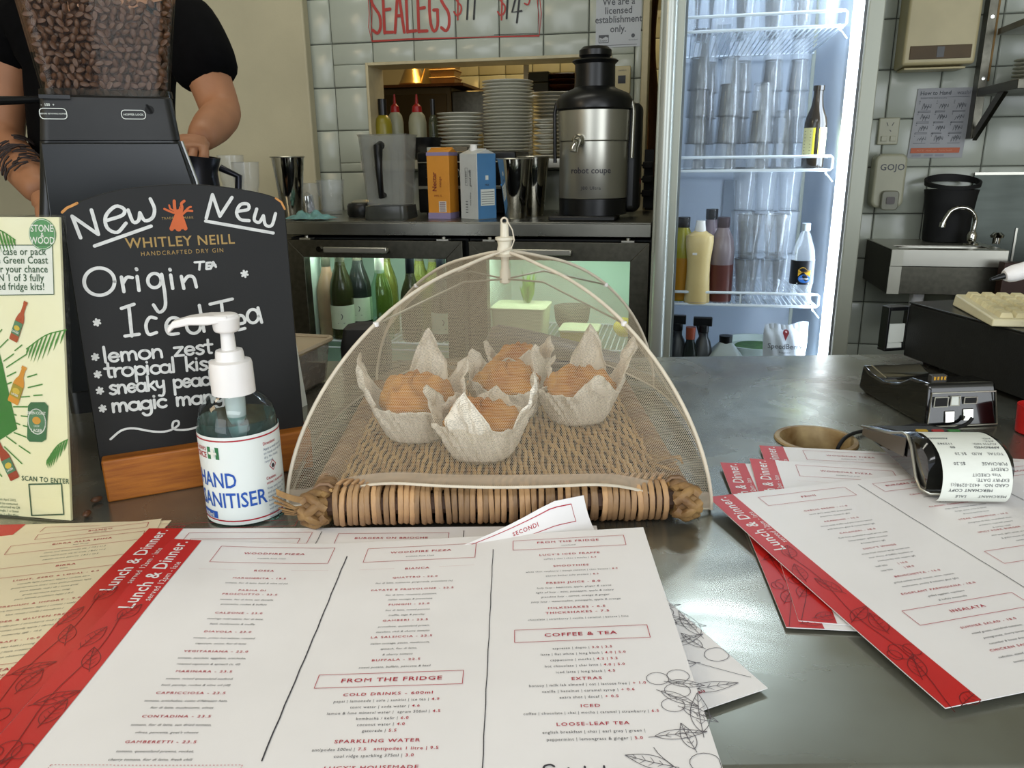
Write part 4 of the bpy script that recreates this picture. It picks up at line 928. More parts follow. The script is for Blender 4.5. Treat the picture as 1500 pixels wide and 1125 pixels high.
MB().lathe([(0, 0), (r * .9, 0), (r * .96, .005), (r * .85, h * .35), (r * .85, h * .5), (r * 1.02, h * .74), (r, h * .82), (r * .6, h * .86), (r * .35, h * .89), (0, h * .89)], 28, sy=.75).build('bottle_body', M('cream_sauce', 'd6be84', .4, 0, .06, 12), t, 50)
MB().lathe([(r * .94, .003), (r * .87, h * .22)], 28, sy=.765).build('settled_sauce', M('settled', 'a08e80', .4, 0, .06, 12), t)
MB().lathe([(r * .4, h * .87), (r * .42, h * .885), (r * .36, h * .95), (r * .33, h), (0, h)], 20).build('flip_cap', white_pl_m, t)
q = MB(); q.box((-.018, -r * .75 - .001, h * .6), (-.006, -r * .72, h * .625)); q.build('price_sticker', white_pl_m, t)
# lemonade bottle
v = 2.2; s = scale(1184, 380, v); t = onf('lemonade_bottle', 'clear plastic lemonade bottle with black, yellow and blue label', 'bottle', 1184, v, z2); h = Zb(1184, 327, v) - z2; r = 17.5 * s
MB().lathe([(0, .004), (r * .6, .002), (r * .9, 0), (r, .012), (r * .9, h * .2), (r, h * .27), (r * 1.0, h * .56), (r * .9, h * .68), (r * .42, h * .88), (r * .3, h * .9), (r * .3, h * .95)], 28).build('bottle_wall', tumbler_m, t, 50)
MB().lathe([(r * .35, h * .91), (r * .37, h * .915), (r * .37, h), (0, h)], 20).build('cap', M('clear_white_cap', 'aab4ba', .4, 0, .04, 20), t)
zl0, zl1 = h * .27, h * .56
q = MB(); wrap(q, r + .0008, -1.6, 1.6, zl0, zl1, 16); q.build('label_wrap', M('label_black', '181b22', .35, 0, .1, 20), t)
cw = lambda d: (lambda p: ((r + d) * math.sin(p.x / r), -(r + d) * math.cos(p.x / r), p.y))
q = MB(); poly2(q, [(-.014 + .030 * i / 10, zl0 + .027 + .006 * math.sin(i * .62 - .9)) for i in range(11)] + [(.018 - .032 * i / 10, zl0 + .042 + .005 * math.sin((10 - i) * .62 - .6)) for i in range(11)]); q.warp(cw(.0013)); q.build('yellow_band', M('label_yellow', 'd0a52c', .4, 0, .05, 20), t)
q = MB(); disc(q, .002, zl0 + .016, .015, 0, 20, .011); q.warp(cw(.0016)); q.build('blue_badge', M('label_blue', '2a66b4', .4, 0, .08, 20), t)
q = MB(); text(q, 'Schweppes', .0072, .001, zl0 + .0325, 'c', .9, 0, .2, True, .12); q.warp(cw(.002)); q.build('brand_lettering', M('label_ink', '5a3a10', .5, 0, .05, 20), t)
q = MB(); text(q, 'Lemonade', .0058, .002, zl0 + .0145, 'c', .9, 0, 0, True); ribbon(q, [(-.016, zl0 + .003), (.016, zl0 + .003)], .0025, 0, False); q.warp(cw(.002)); q.build('white_lettering', white_pl_m, t)
# bottom compartment: things on a lower shelf
z3 = SHZ[2] - .36 + .0018
q = MB(); q.tube([(sx0, .08, z3 - .004), (sx1, .08, z3 - .004)], .003); 
for i in range(30): x = sx0 + (sx1 - sx0) * (i + .5) / 30; q.box((x - .0014, .08, z3 - .0046), (x + .0014, D1 - .06, z3 - .0019))
q.build('shelf_wires', wire_m, fr)
def raised(name, label, cat, x, v, ytop, hgt, group=None, rz=0):   # stands so that its top shows at ytop
    return TB(name, label, cat, U(x, 500, v), v, z3, group, rz)
hb = lambda y, x=1050, v=2.22: Zb(x, y, v) - z3
for i, (x, yt, l_) in enumerate(((992, 462, 'black spray bottle nearest the door handle, fridge bottom'), (1030, 464, 'black spray bottle right of two at the fridge bottom'))):
    t = raised('spray_bottle', l_, 'bottle', x, 2.21, yt, 0, 'spray bottles at the fridge bottom'); h = hb(yt)
    MB().lathe([(0, 0), (.033, 0), (.036, .006), (.036, h * .55), (.02, h * .78), (.013, h * .82), (.013, h * .86), (0, h * .86)], 20).build('bottle_body', M('smoky_spray%d' % i, '3a3d40', .3, 0, .2, 20, trans=.3), t, 50)
    q = MB(); q.box((-.03, -.01, h * .92), (.022, .01, h * 1.0)); q.cyl(.014, h * .86, h * .93, 14); q.hexa([(-.01, -.004, h * .8), (-.006, -.004, h * .8), (-.006, .004, h * .8), (-.01, .004, h * .8), (-.022, -.004, h * .92), (-.015, -.004, h * .92), (-.015, .004, h * .92), (-.022, .004, h * .92)]); q.build('trigger_head', black_m, t, bev=.002)
t = raised('sauce_bottle', 'small dark bottle with orange cap between the spray bottles', 'bottle', 1011, 2.2, 480, 0); h = hb(478)
MB().lathe([(0, 0), (.024, 0), (.026, .006), (.026, h * .7), (.012, h * .86), (.012, h * .9), (0, h * .9)], 20).build('bottle_body', darkgl_m, t, 50); MB().lathe([(.013, h * .88), (.014, h), (0, h)], 16).build('cap', M('orange_cap', '94452c', .4, 0, .1, 20), t)
q = MB(); wrap(q, .0266, -.4, .5, h * .4, h * .66, 6); q.build('paper_label', lab_m, t)
t = raised('milk_jug', 'translucent white plastic jug with black cap at the fridge bottom', 'jug', 1063, 2.22, 492, 0); h = hb(491)
q = MB(); sqloft(q, [(.04, 0), (.058, .006), (.06, h * .62), (.052, h * .76), (.022, h * .9), (.016, h * .93), (.004, h * .93)]); q.build('jug_body', M('jug_white', '9fa8a6', .4, 0, .05, 12), t, 50)
MB().lathe([(.018, h * .915), (.019, h), (0, h)], 18).build('cap', black_m, t)
q = MB(); q.tube([(0, -.048, h * .8), (0, -.066, h * .72), (0, -.066, h * .5), (0, -.058, h * .42)], .008, 10); q.build('handle', M('jug_white2', 'b4bcbc', .4, 0, .05, 12), t, 60)
t = raised('round_tub', 'wide round white tub with green contents, behind the white bag', 'tub', 1108, 2.33, 498, 0); h = Zb(1108, 500, 2.33) - z3
MB().lathe([(0, 0), (.085, 0), (.105, h - .004), (.108, h), (.1, h), (.096, h - .02), (0, h - .02)], 36).build('tub_wall', M('white_tub', 'a9b3ac', .4, 0, .05, 12), t)
MB().lathe([(0, h - .012), (.06, h - .012), (.066, h - .019)], 30).build('green_contents', M('basil_green', '3d5f2d', .6, 0, .3, 60, .4, 200), t)
# white frozen fruit bag
v = 2.185; s = scale(1150, 495, v); t = TB('fruit_bag', 'white plastic bag printed with a red pin mark, leaning at the fridge bottom', 'bag', U(1150, 495, v), v, z3); H_ = Zb(1150, 472, v) - z3; W_ = 62 * s
def bag(i, j):
    x = (i - .5) * W_ * (1 + .05 * math.sin(j * 9)); z = j * H_ + .004 * math.sin(i * 9) * j - (.01 * (1 - i) if j > .9 else 0)
    b_ = math.sin(PI * i) ** .6 * math.sin(PI * min(1, j * 1.05)) ** .5
    return (x, -.018 * b_ + .002 * math.sin(i * 23 + j * 17), z + .001)
q = MB(); q.sheet(bag, 20, 24, 0); q.sheet(lambda i, j: (lambda p: (p[0], -p[1] * .9 + .001, p[2]))(bag(1 - i, j)), 20, 24, 0); q.build('bag_body', M('white_bag', 'bfc7d0', .4, 0, .03, 12, .3, 40), t, 80)
def onbag(p):
    i = p.x / W_ + .5; j = min(1, max(0, p.y / H_)); b_ = bag(i, j); return (p.x, b_[1] - .0022, p.y)
zt = H_
q = MB(); poly2(q, [(.0 + .008 * math.sin(a), zt - .028 + .009 * math.cos(a)) for a in [R(k) for k in range(-130, 131, 20)]] + [(.0, zt - .050)]); q.warp(onbag); q.build('pin_mark', M('pin_red', '7c1a26', .5, 0, .08, 20), t)
q = MB(); disc(q, 0, zt - .026, .0032); q.warp(lambda p: (lambda a: (a[0], a[1] - .0006, a[2]))(onbag(p))); q.build('pin_hole', M('pin_light', 'd9b0b4', .5, 0, .08, 20), t)
q = MB(); text(q, 'SpeedBerry', .0205, 0, zt - .072, 'c', .95); text(q, 'frozen acai', .007, 0, zt - .084); q.warp(onbag); q.build('lettering', greyp_m, t)

# ================================================================== right-hand wall
def onr(name, label, cat, x, y, group=None, dv=.0035): q_ = bk(x, y, WV); return TB(name, label, cat, q_[0], WV - dv + .0015, q_[2], group), scale(x, y, WV)
t, s = onr('towel_dispenser', 'beige paper towel dispenser with a brown window strip, high on the tiles', 'dispenser', 1358, 103)
w_ = 51 * s; q = MB(); q.hexa([(-w_, -.10, .006), (w_, -.10, .006), (w_, 0, .0), (-w_, 0, 0), (-w_ * .98, -.11, .40), (w_ * .98, -.11, .40), (w_, 0, .40), (-w_, 0, .40)]); q.build('casing', cream_pl_m, t, bev=.008, seg=3)
q = MB(); q.box((-w_ * .82, -.1035, 11 * s), (w_ * .86, -.099, 30 * s)); q.build('window_strip', M('brown_window', '54432a', .6, 0, .15, 14), t, bev=.001)
q = MB(); q.box((-w_ * .08, -.1045, 13 * s), (w_ * .12, -.1036, 28 * s)); q.build('window_mark', M('dark_window', '26241a', .3, 0, .15, 14), t)
q = MB(); q.box((-w_ * .9, -.09, -.006), (w_ * .8, -.01, .0)); q.build('outlet_lip', cream_pl_m, t, bev=.002)
t, s = onr('power_outlet', 'cream double power outlet with two switches below the towel dispenser', 'socket', 1298, 212)
q = MB(); q.box((-15 * s, -.011, 0), (15 * s, 0, 40 * s)); q.build('face_plate', grey_pl_m, t, bev=.003)
for x in (-6, 7):
    q = MB(); q.box((x * s - 4 * s, -.016, 5 * s), (x * s + 4 * s, -.0105, 13 * s)); q.build('switch', grey_pl_m, t, bev=.001)
q = MB()
for x, a in ((-3, .5), (5, -.5)): ribbon(q, [(x * s - 1.2 * s * a * 2, 33 * s), (x * s + 1.2 * s * a * 2, 28 * s)], .0022, 0, False)
ribbon(q, [(1 * s, 22 * s), (3.4 * s, 19.5 * s)], .0022, 0, False); q.warp(lambda p: (p.x, -.0114, p.y)); q.build('slots', black_m, t)
# handwash poster
t, s = onr('handwash_poster', 'paper poster of handwashing steps with an orange bar, on the tiles', 'poster', 1370, 231)
PW, PH = 80 * s, 104 * s
q = MB(); q.sheet(lambda i, j: ((i - .5) * PW + .012 * j * .6 - .004, -.0012 - .002 * math.sin(i * 3 + j * 4) ** 2, j * PH), 8, 10, -.0004)
q.build('sheet', M('poster_paper', '9a9b9d', .5, 0, .03, 12), t); pw = lambda p: (p.x + .012 * (p.y / PH) * .6 - .004, -.0042, p.y)
q = MB(); text(q, 'How to Hand', .0165, -PW * .45, PH * .905, 'l', .95, 0, 0, True)
text(q, 'Duration of the entire procedure', .0055, -PW * .43, PH * .85, 'l')
for r_ in range(4):
    for c_ in range(3):
        x = -PW * .30 + c_ * PW * .31; y = PH * (.745 - r_ * .155)
        text(q, str(r_ * 3 + c_), .007, x - .021, y + .012, 'c', 1, 0, 0, True)
        disc(q, x - .021, y + .008, .0012)
        for k in range(3): ribbon(q, [(x - .012 + k * .007, y - .008 + random.uniform(-.003, .003)), (x - .008 + k * .006, y + random.uniform(0, .01)), (x - .004 + k * .008, y - .004), (x + k * .006, y + .006)], .0012, 0, False, 3)
        for k in range(2 if r_ < 3 else 1): ribbon(q, [(x - .022, y - .014 - .0032 * k), (x + .014 - .008 * (c_ == 1), y - .014 - .0032 * k)], .0011, 0, False)
q.warp(pw); q.build('black_lettering', greyp_m, t)
q = MB(); text(q, 'wash?', .0165, PW * .21, PH * .905, 'l'); ribbon(q, [(-PW * .43, PH * .872), (PW * .44, PH * .872)], .001, 0, False); q.warp(pw); q.build('grey_lettering', M('pale_grey_print', '74767c', .5, 0, .05, 20), t)
q = MB(); poly2(q, [(-PW * .46, PH * .07), (PW * .43, PH * .07), (PW * .43, PH * .145), (-PW * .46, PH * .145)]); q.warp(pw); q.build('orange_bar', M('poster_orange', 'b4582f', .5, 0, .06, 20), t)
q = MB(); text(q, 'NOTE   Hand care   Public health', .0075, -.004, PH * .095); q.warp(lambda p: (pw(p)[0], -.0046, p.y)); q.build('bar_print', M('poster_orange_pale', 'c98a6a', .5, 0, .06, 20), t)
q = MB()
for x in (-PW * .42, -PW * .2, 0): poly2(q, [(x, PH * .02), (x + PW * .16, PH * .02), (x + PW * .16, PH * .05), (x, PH * .05)])
q.warp(pw); q.build('pale_print', M('poster_pale', '87878f', .5, 0, .06, 20), t)
# soap dispenser
t, s = onr('soap_dispenser', 'cream wall soap dispenser with dark push window above the sink', 'dispenser', 1292, 303)
q = MB(); q.prism(rrect(-24 * s, 0, 22 * s, 80 * s, .022, 6), 0, .06, FRN); q.build('casing', grey_pl_m, t, bev=.008, seg=3)
q = MB(); q.prism(rrect(-11 * s, -3 * s, 14 * s, 26 * s, .012, 5), .061, .075, FRN); q.build('push_bar', M('dispenser_grey', '7d7d6c', .35, 0, .06, 14), t, bev=.003)
q = MB(); q.prism(rrect(-4 * s, 6 * s, 8 * s, 17 * s, .005, 4), .0755, .078, FRN); q.build('push_window', M('brown_push', '3b2f26', .3, 0, .06, 14), t)
q = MB(); text(q, 'GOJO', 13 * s, 1 * s, 56 * s, 'c', 1, .0005, 0, True); q.warp(lambda p: (p.x, -.0606, p.y)); q.build('lettering', greyp_m, t)
q = MB(); q.box((-20 * s, -.059, 78 * s), (-18 * s, -.0582, 79 * s)); q.build('seam', greyp_m, t)
# steel shelf with plates at the upper right
t = TB('wall_shelf', 'steel wall shelves on a rusty bracket with plates, upper right', 'shelf', 0, 0, 0); t.location = BW(0, 0, 0)
za = Zb(1440, 130, WV - .02); ua = U(1441, 80, WV - .02)
q = MB(); q.box((ua - .012, WV - .045, Zb(1430, 203, WV - .02)), (ua + .012, WV - .003, 2.1)); q.build('upright', dark_steel_m, t, bev=.001)
q = MB(); q.box((ua + .0125, WV - .040, Zb(1430, 120, WV - .02)), (ua + .019, WV - .012, 2.1)); q.build('rust_edge', M('rusty_steel', '7d6238', .6, .4, .25, 40), t)
q = MB(); q.box((ua - .01, WV - .34, za - .024), (ua + .65, WV - .046, za)); q.build('lower_shelf', dark_steel_m, t, bev=.001)
zb2 = Zb(1470, 30, WV - .2); q = MB(); q.box((ua + .02, WV - .30, zb2 - .018), (ua + .65, WV - .046, zb2)); q.build('upper_shelf', bench_m, t, bev=.001)
q = MB(); q.hexa([(ua - .006, WV - .05, za - .15), (ua + .006, WV - .05, za - .15), (ua + .006, WV - .045, za - .12), (ua - .006, WV - .045, za - .12), (ua - .006, WV - .24, za - .0245), (ua + .006, WV - .24, za - .0245), (ua + .006, WV - .19, za - .0245), (ua - .006, WV - .19, za - .0245)]); q.build('brace', dark_steel_m, t)
for y in (25, 115, 193): q = MB(); q.cyl(.005, 0, .003, 10, m=Matrix.Translation((ua, WV - .045, Zb(1436, y, WV - .05))) @ Matrix.Rotation(R(90), 4, 'X')); q.build('screw', chrome_m, t)
first = None
for k in range(6):
    loc = BW(ua + .128, WV - .17, za + .0005 + k * .0105)
    if first is None: first = plate_obj(.092).build('side_plate', M('side_china', 'c4c3b2', .3, 0, .04, 20), None, 50); first.location = loc; tag(first, 'bottom plate of the short stack on the right wall shelf', 'plate', 'plates on the right wall shelf')
    else: o = first.copy(); COL.objects.link(o); o.location = loc; o['label'] = ('topmost' if k == 5 else NTH[k]) + ' plate' + ('' if k == 5 else ' from the bottom') + ' of the short stack on the right wall shelf'
# steel splash panel
t = TB('splash_panel', 'dull steel splashback panel on the tiles at the right edge, behind the tap', 'panel', U(1419, 300, WV), WV - .0032, Zb(1419, 440, WV)); s = scale(1450, 300, WV)
q = MB(); q.box((0, -.008, 0), (.66, 0, 206 * s)); q.build('panel_sheet', steel('splash_steel', '4f544f', .42, (1, 1, 8), .1, 5), t, bev=.001)
q = MB(); q.box((0, -.012, 203 * s), (.66, -.0085, 207 * s)); q.box((72 * s, -.012, 40 * s), (75 * s, -.0085, 120 * s)); q.build('folded_edge', steel_m, t)
# hand basin
v0 = 2.43; bu0 = U(1306, 375, v0); bu1 = U(1476, 378, v0); bz1 = Zb(1390, 366, v0); bz0 = Zb(1390, 432, v0)
t = TB('hand_basin', 'wall-mounted stainless steel hand basin under the soap dispenser', 'sink', bu0, v0, bz0); W_ = bu1 - bu0; D_ = WV - .004 - v0; H_ = bz1 - bz0
q = MB(); q.box((0, 0, 0), (W_, .003, H_ * .62)); q.box((.012, .003, 0), (W_ - .003, D_, .003)); q.build('front_panel', dark_steel_m, t, bev=.001)
q = MB(); q.box((0, -.004, H_ * .63), (W_, 0, H_)); q.box((0, 0, H_ - .003), (W_, .03, H_)); q.box((0, .03, H_ - .003), (.03, .12, H_)); q.box((W_ - .03, .03, H_ - .003), (W_, .12, H_)); q.box((0, .12, H_ - .003), (W_, D_, H_)); q.build('rim', steel_m, t, bev=.0008)
for x_ in (-.001, W_ - .002): q = MB(); q.box((x_, .0035, 0), (x_ + .003, D_, H_ - .004)); q.build('side_panel', MATS.get('dark_side_steel') or M('dark_side_steel', '37342a', .5, .5, .15, 10), t)
q = MB(); q.box((-.0025, -.005, 0), (.030, -.0005, H_ * .62)); q.box((-.0025, -.009, H_ * .635), (.030, -.0045, H_)); q.build('corner_strip', M('bright_steel_edge', 'bdbcae', .35, .3, .05, 10), t)
q = MB(); bw = W_ - .06; bd = .09
n_ = 28; rings = []
for k, (f_, z_) in enumerate(((1, H_ - .0035), (.94, H_ - .03), (.8, H_ * .2), (.2, H_ * .12))):
    rings.append([(W_ / 2 + bw / 2 * f_ * (1 if abs(math.cos(a)) > .99 else math.copysign(abs(math.cos(a)) ** .5, math.cos(a))), .03 + bd / 2 + bd / 2 * f_ * math.copysign(abs(math.sin(a)) ** .5, math.sin(a)), z_) for a in [2 * PI * i / n_ for i in range(n_)]])
vs = [p for r_ in rings for p in r_]; fs = [(a * n_ + i, a * n_ + (i + 1) % n_, (a + 1) * n_ + (i + 1) % n_, (a + 1) * n_ + i) for a in range(3) for i in range(n_)] + [tuple(3 * n_ + i for i in range(n_))]
q.add(vs, fs); q.build('bowl', steel_m, t, 60)
q = MB(); q.box((W_ * .35, .12, -.03), (W_ * .45, .16, 0)); q.cyl(.02, -.12, 0, 16, (W_ * .4, .14, 0)); q.build('waste_pipe', white_pl_m, t)
tx = U(1424, 355, 2.56)
t = TB('basin_tap', 'chrome gooseneck tap on the hand basin, in front of the black bucket', 'tap', tx, 2.572, bz1); sT = scale(1424, 330, 2.572)
hT = Zb(1415, 306, 2.572) - bz1
MB().lathe([(0, 0), (.022, 0), (.022, .006), (.013, .012), (.015, .03), (.010, .04), (0, .04)], 18).build('tap_base', chrome_m, t)
sp = [(0, 0, .03), (.002, -.002, hT * .45)] + [(.004 - .045 + .045 * math.cos(R(a)), -.012 * (a / 180), hT * .62 + .045 * math.sin(R(a))) for a in range(0, 150, 15)] + [(-.083, -.014, hT * .62 + .014), (-.088, -.016, hT * .62 - .0)]
q = MB(); q.tube(sp, .0062, 12); q.build('spout', chrome_m, t, 60)
q = MB(); q.tube([(-.088, -.016, hT * .62 + .002), (-.090, -.016, hT * .62 - .012)], .009, 12); q.build('aerator', chrome_m, t, 60)
t = TB('tap_handle', 'small chrome cross-shaped valve at the right end of the basin', 'valve', U(1463, 355, 2.6), 2.62, bz1); q = MB(); q.cyl(.011, 0, .018, 14); q.lathe([(.018, .018), (.02, .026), (.01, .034), (0, .034)], 10); q.build('valve_head', chrome_m, t)
# black bucket-like towel bin
v = 2.712; s = scale(1392, 300, 2.64); t = TB('black_bin', 'matte black tapering bin with raised ring rim, on the basin behind the tap', 'bin', U(1391, 300, 2.668), 2.668, bz1 + .0002)
hB = Zb(1391, 279, 2.60) - bz1; r = 41 * s
MB().lathe([(0, .002), (r * .80, .002), (r * .84, .01), (r * .86, hB * .5), (r * .94, hB * .9), (r * .98, hB), (r * .92, hB), (r * .8, hB * .5), (0, .01)], 40, sy=.82).build('bin_wall', rubber_m, t)
q = MB(); n_ = 40; vs = []; fs = []
for k in range(n_):
    a = 2 * PI * k / n_; c_, s_ = math.cos(a), math.sin(a)
    lift = .5 + .5 * s_
    for rr, zz_ in ((1.0, hB + .001 + .022 * lift), (1.02, hB + .010 + .034 * lift), (.93, hB + .012 + .034 * lift), (.92, hB + .002 + .022 * lift)):
        vs.append((r * rr * c_, r * rr * s_ * .82, zz_))
for k in range(n_):
    for j in range(4): fs.append((k * 4 + j, ((k + 1) % n_) * 4 + j, ((k + 1) % n_) * 4 + (j + 1) % 4, k * 4 + (j + 1) % 4))
q.add(vs, fs); q.build('ring_rim', rubber_m, t, 60)
q = MB(); q.lathe([(0, hB * .96), (r * .88, hB * .96)], 30, sy=.80); q.build('bin_liner', M('grey_liner', '6a6a60', .5, 0, .05, 20), t)
# brown cabinet at the right edge
t = TB('brown_cabinet', 'dark red-brown wooden cabinet at the right edge beyond the marker pen', 'cabinet', U(1466, 420, 2.35), 2.35, 0)
q = MB(); q.box((0, 0, 0), (.5, .04 + .0, Zb(1480, 385, 2.35))); q.build('cabinet_body', M('dark_brown_wood', '33190d', .5, 0, .2, 14, stretch=(1, 1, .2)), t, bev=.002)

# ================================================================== the barista behind the grinder
skin_m = M('skin', '9a6a4a', .55, 0, .08, 24); tee_m = M('black_tee', '050506', .92, 0, .3, 60, spec=.1); hair_m = M('dark_hair', '17110c', .7, 0, .2, 60); apron_m = M('dark_trousers', '1c1e26', .8, 0, .2, 40)
def skin(name, verts, edges, radii, mat, parent, root=0, sub=2):
    bm = bmesh.new(); ly = bm.verts.layers.skin.new(); vs = [bm.verts.new(p) for p in verts]
    for a, b_ in edges: bm.edges.new((vs[a], vs[b_]))
    for i, r_ in enumerate(radii): vs[i][ly].radius = r_ if isinstance(r_, tuple) else (r_, r_); vs[i][ly].use_root = (i == root)
    me = bpy.data.meshes.new(name); bm.to_mesh(me); bm.free()
    o = bpy.data.objects.new(name, me); COL.objects.link(o)
    m_ = o.modifiers.new('skin', 'SKIN'); m_.use_smooth_shade = True; m_.branch_smoothing = .6
    s_ = o.modifiers.new('sub', 'SUBSURF'); s_.levels = sub; s_.render_levels = sub
    dg = bpy.context.evaluated_depsgraph_get(); m2 = bpy.data.meshes.new_from_object(o.evaluated_get(dg)); bpy.data.objects.remove(o)
    m2.materials.clear(); m2.materials.append(mat)
    for p in m2.polygons: p.use_smooth = True
    n = bpy.data.objects.new(name, m2); COL.objects.link(n); n.parent = parent; return n
PY = 1.70
def pp(x, y, Y): return pY(x, y, Y)
base = Vector((pp(150, 200, PY).x, PY, 0))
t = T('person', 'person in a black t-shirt working behind the coffee grinder, bare forearms out', 'person', base)
def rel(v): return Vector(v) - base
sR, eR, hR = rel(pp(272, 22, PY)), rel(pp(326, 168, PY - .06)), rel(pp(292, 205, PY - .26))
sL, eL, hL = rel(pp(20, 25, PY)), rel(pp(2, 205, PY - .05)), rel(pp(62, 285, PY - .24))
cz = sR.z
body = [Vector((0, 0, .95)), Vector((0, 0, 1.12)), Vector((0, .0, cz - .14)), Vector((0, .01, cz + .01)), Vector((0, 0, cz + .10)), Vector((0, -.02, cz + .20)), Vector((0, -.02, cz + .28)),
        sR, sR.lerp(eR, .5), eR, eR.lerp(hR, .45), hR, sL, sL.lerp(eL, .5), eL, eL.lerp(hL, .5), hL,
        Vector((.1, 0, .88)), Vector((.12, -.02, .48)), Vector((.12, .02, .08)), Vector((.13, -.12, .035)), Vector((-.1, 0, .88)), Vector((-.12, -.02, .48)), Vector((-.12, .02, .08)), Vector((-.13, -.12, .035))]
edges = [(0, 1), (1, 2), (2, 3), (3, 4), (4, 5), (5, 6), (3, 7), (7, 8), (8, 9), (9, 10), (10, 11), (3, 12), (12, 13), (13, 14), (14, 15), (15, 16), (0, 17), (17, 18), (18, 19), (19, 20), (0, 21), (21, 22), (22, 23), (23, 24)]
rad = [.14, .13, .14, .11, .055, .085, .075, .058, .047, .042, .039, .026, .058, .046, .042, .040, .028, .085, .06, .045, .035, .085, .06, .045, .035]
skin('body', body, edges, rad, skin_m, t)
# shirt: torso and sleeves to mid upper arm
sh = [Vector((0, 0, .96)), Vector((0, 0, 1.12)), Vector((0, 0, cz - .14)), Vector((0, .01, cz + .005)), sR, sR.lerp(eR, .76), sL, sL.lerp(eL, .52), Vector((0, .0, cz + .05))]
skin('t_shirt', sh, [(0, 1), (1, 2), (2, 3), (3, 4), (4, 5), (3, 6), (6, 7), (3, 8)], [(.165, .15), (.155, .14), (.17, .15), (.14, .13), .078, .068, .078, .068, .075], tee_m, t)
for sx in (-1, 1): skin('trouser_leg', [Vector((sx * .07, 0, 1.0)), Vector((sx * .1, 0, .86)), Vector((sx * .12, -.02, .48)), Vector((sx * .12, .02, .1))], [(0, 1), (1, 2), (2, 3)], [.115, .112, .088, .078], apron_m, t)
# hair, ears, nose (above the frame)
hc = Vector((0, -.02, cz + .25))
q = MB(); q.lathe([(0, .125), (.05, .118), (.085, .085), (.1, .03), (.098, -.02), (.09, -.05)], 24, (hc.x, hc.y + .015, hc.z)); q.build('hair', hair_m, t)
for i, hp in ((0, (hR, eR)), (1, (hL, eL))):       # hands: palm and five fingers
    w_, e_ = hp; d = (w_ - e_).normalized(); sd = d.cross(Vector((0, 0, 1))).normalized(); upv = sd.cross(d).normalized()
    V_ = [w_, w_ + d * .035, w_ + d * .075]; E_ = [(0, 1), (1, 2)]; Rr = [.026, (.036, .018), (.036, .016)]
    for k in range(4):
        b0 = w_ + d * .08 + sd * (.027 - .018 * k); L_ = (.030, .034, .031, .025)[k]; n0 = len(V_)
        V_ += [b0, b0 + d * L_ - upv * .008, b0 + d * (L_ * 1.5) - upv * .028, b0 + d * (L_ * 1.5) - upv * .048]; E_ += [(2, n0), (n0, n0 + 1), (n0 + 1, n0 + 2), (n0 + 2, n0 + 3)]; Rr += [.0095, .009, .0085, .007]
    n0 = len(V_); b0 = w_ + d * .03 + sd * .034 * (1 if i == 0 else -1)
    V_ += [b0, b0 + d * .03 + sd * .014 * (1 if i == 0 else -1) - upv * .012, b0 + d * .055 - upv * .03]; E_ += [(1, n0), (n0, n0 + 1), (n0 + 1, n0 + 2)]; Rr += [.013, .0105, .009]
    skin('hand', V_, E_, Rr, skin_m, t, 0, 1)
q = MB()     # tattoo lines on the left forearm
m0 = eL.lerp(hL, .3); m1 = eL.lerp(hL, .85); ax = (m1 - m0).normalized(); s1 = Vector((1, 0, 0)); s1 = (s1 - ax * s1.dot(ax)).normalized(); s2 = ax.cross(s1)
if s2.y > 0: s2 = -s2
for k in range(16):
    a0 = random.uniform(-1, 1); f0 = random.uniform(0, .9); pts = []
    for j in range(7): a = a0 + .5 * math.sin(j * .9 + k); f_ = f0 + j * .02; rr = .0455 - .008 * f_; c0 = m0.lerp(m1, f_); pts.append(c0 + s1 * (rr * math.sin(a)) + s2 * (rr * math.cos(a)))
    q.tube(pts, .0018, 4)
q.build('tattoo', M('tattoo_ink', '2a1f1c', .7, 0, .1, 20), t)

# grey machine behind (drip tray shelf at far left) and steel jug the barista holds
t = TB('milk_jug_steel', 'dark steel milk jug held by the barista behind the grinder', 'jug', 0, 0, 0); hp = base + hR + (hR - eR).normalized() * .10 + Vector((-.004, 0, -.125)); t.location = hp; t.rotation_euler = (0, R(8), 0)
MB().lathe([(0, 0), (.045, 0), (.048, .01), (.046, .06), (.038, .10), (.042, .125), (.038, .125), (.034, .1), (0, .01)], 28).build('jug_wall', M('dark_jug', '2b2c33', .3, .7, .2, 10), t)
q = MB(); q.tube([(.044, 0, .11), (.075, 0, .10), (.075, 0, .04), (.047, 0, .02)], .006, 8); q.build('handle', MATS['dark_jug'], t, 60)
t = T('espresso_machine', 'low black and steel espresso machine at the left edge behind the grinder', 'coffee machine', (pp(-20, 300, 1.38).x - .0, 1.38, 1.0))
q = MB(); q.box((-.5, -.12, .0), (.17, .1, .035)); q.box((-.5, -.10, .085), (.17, .1, .30 - .12)); q.build('machine_body', black_m, t, bev=.006)
q = MB(); q.box((-.5, -.115, .035), (.17, .1, .085)); q.build('steel_band', bench_m, t, bev=.002)
for k in range(3): q = MB(); q.cyl(.008, 0, .012, 12, m=Matrix.Translation((.02 - k * .1, -.116, .06)) @ Matrix.Rotation(R(90), 4, 'X')); q.build('knob', chrome_m, t)
q = MB(); q.box((-.48, -.08, -.99), (.15, .08, -.001)); q.build('stand', black_matte_m, t)
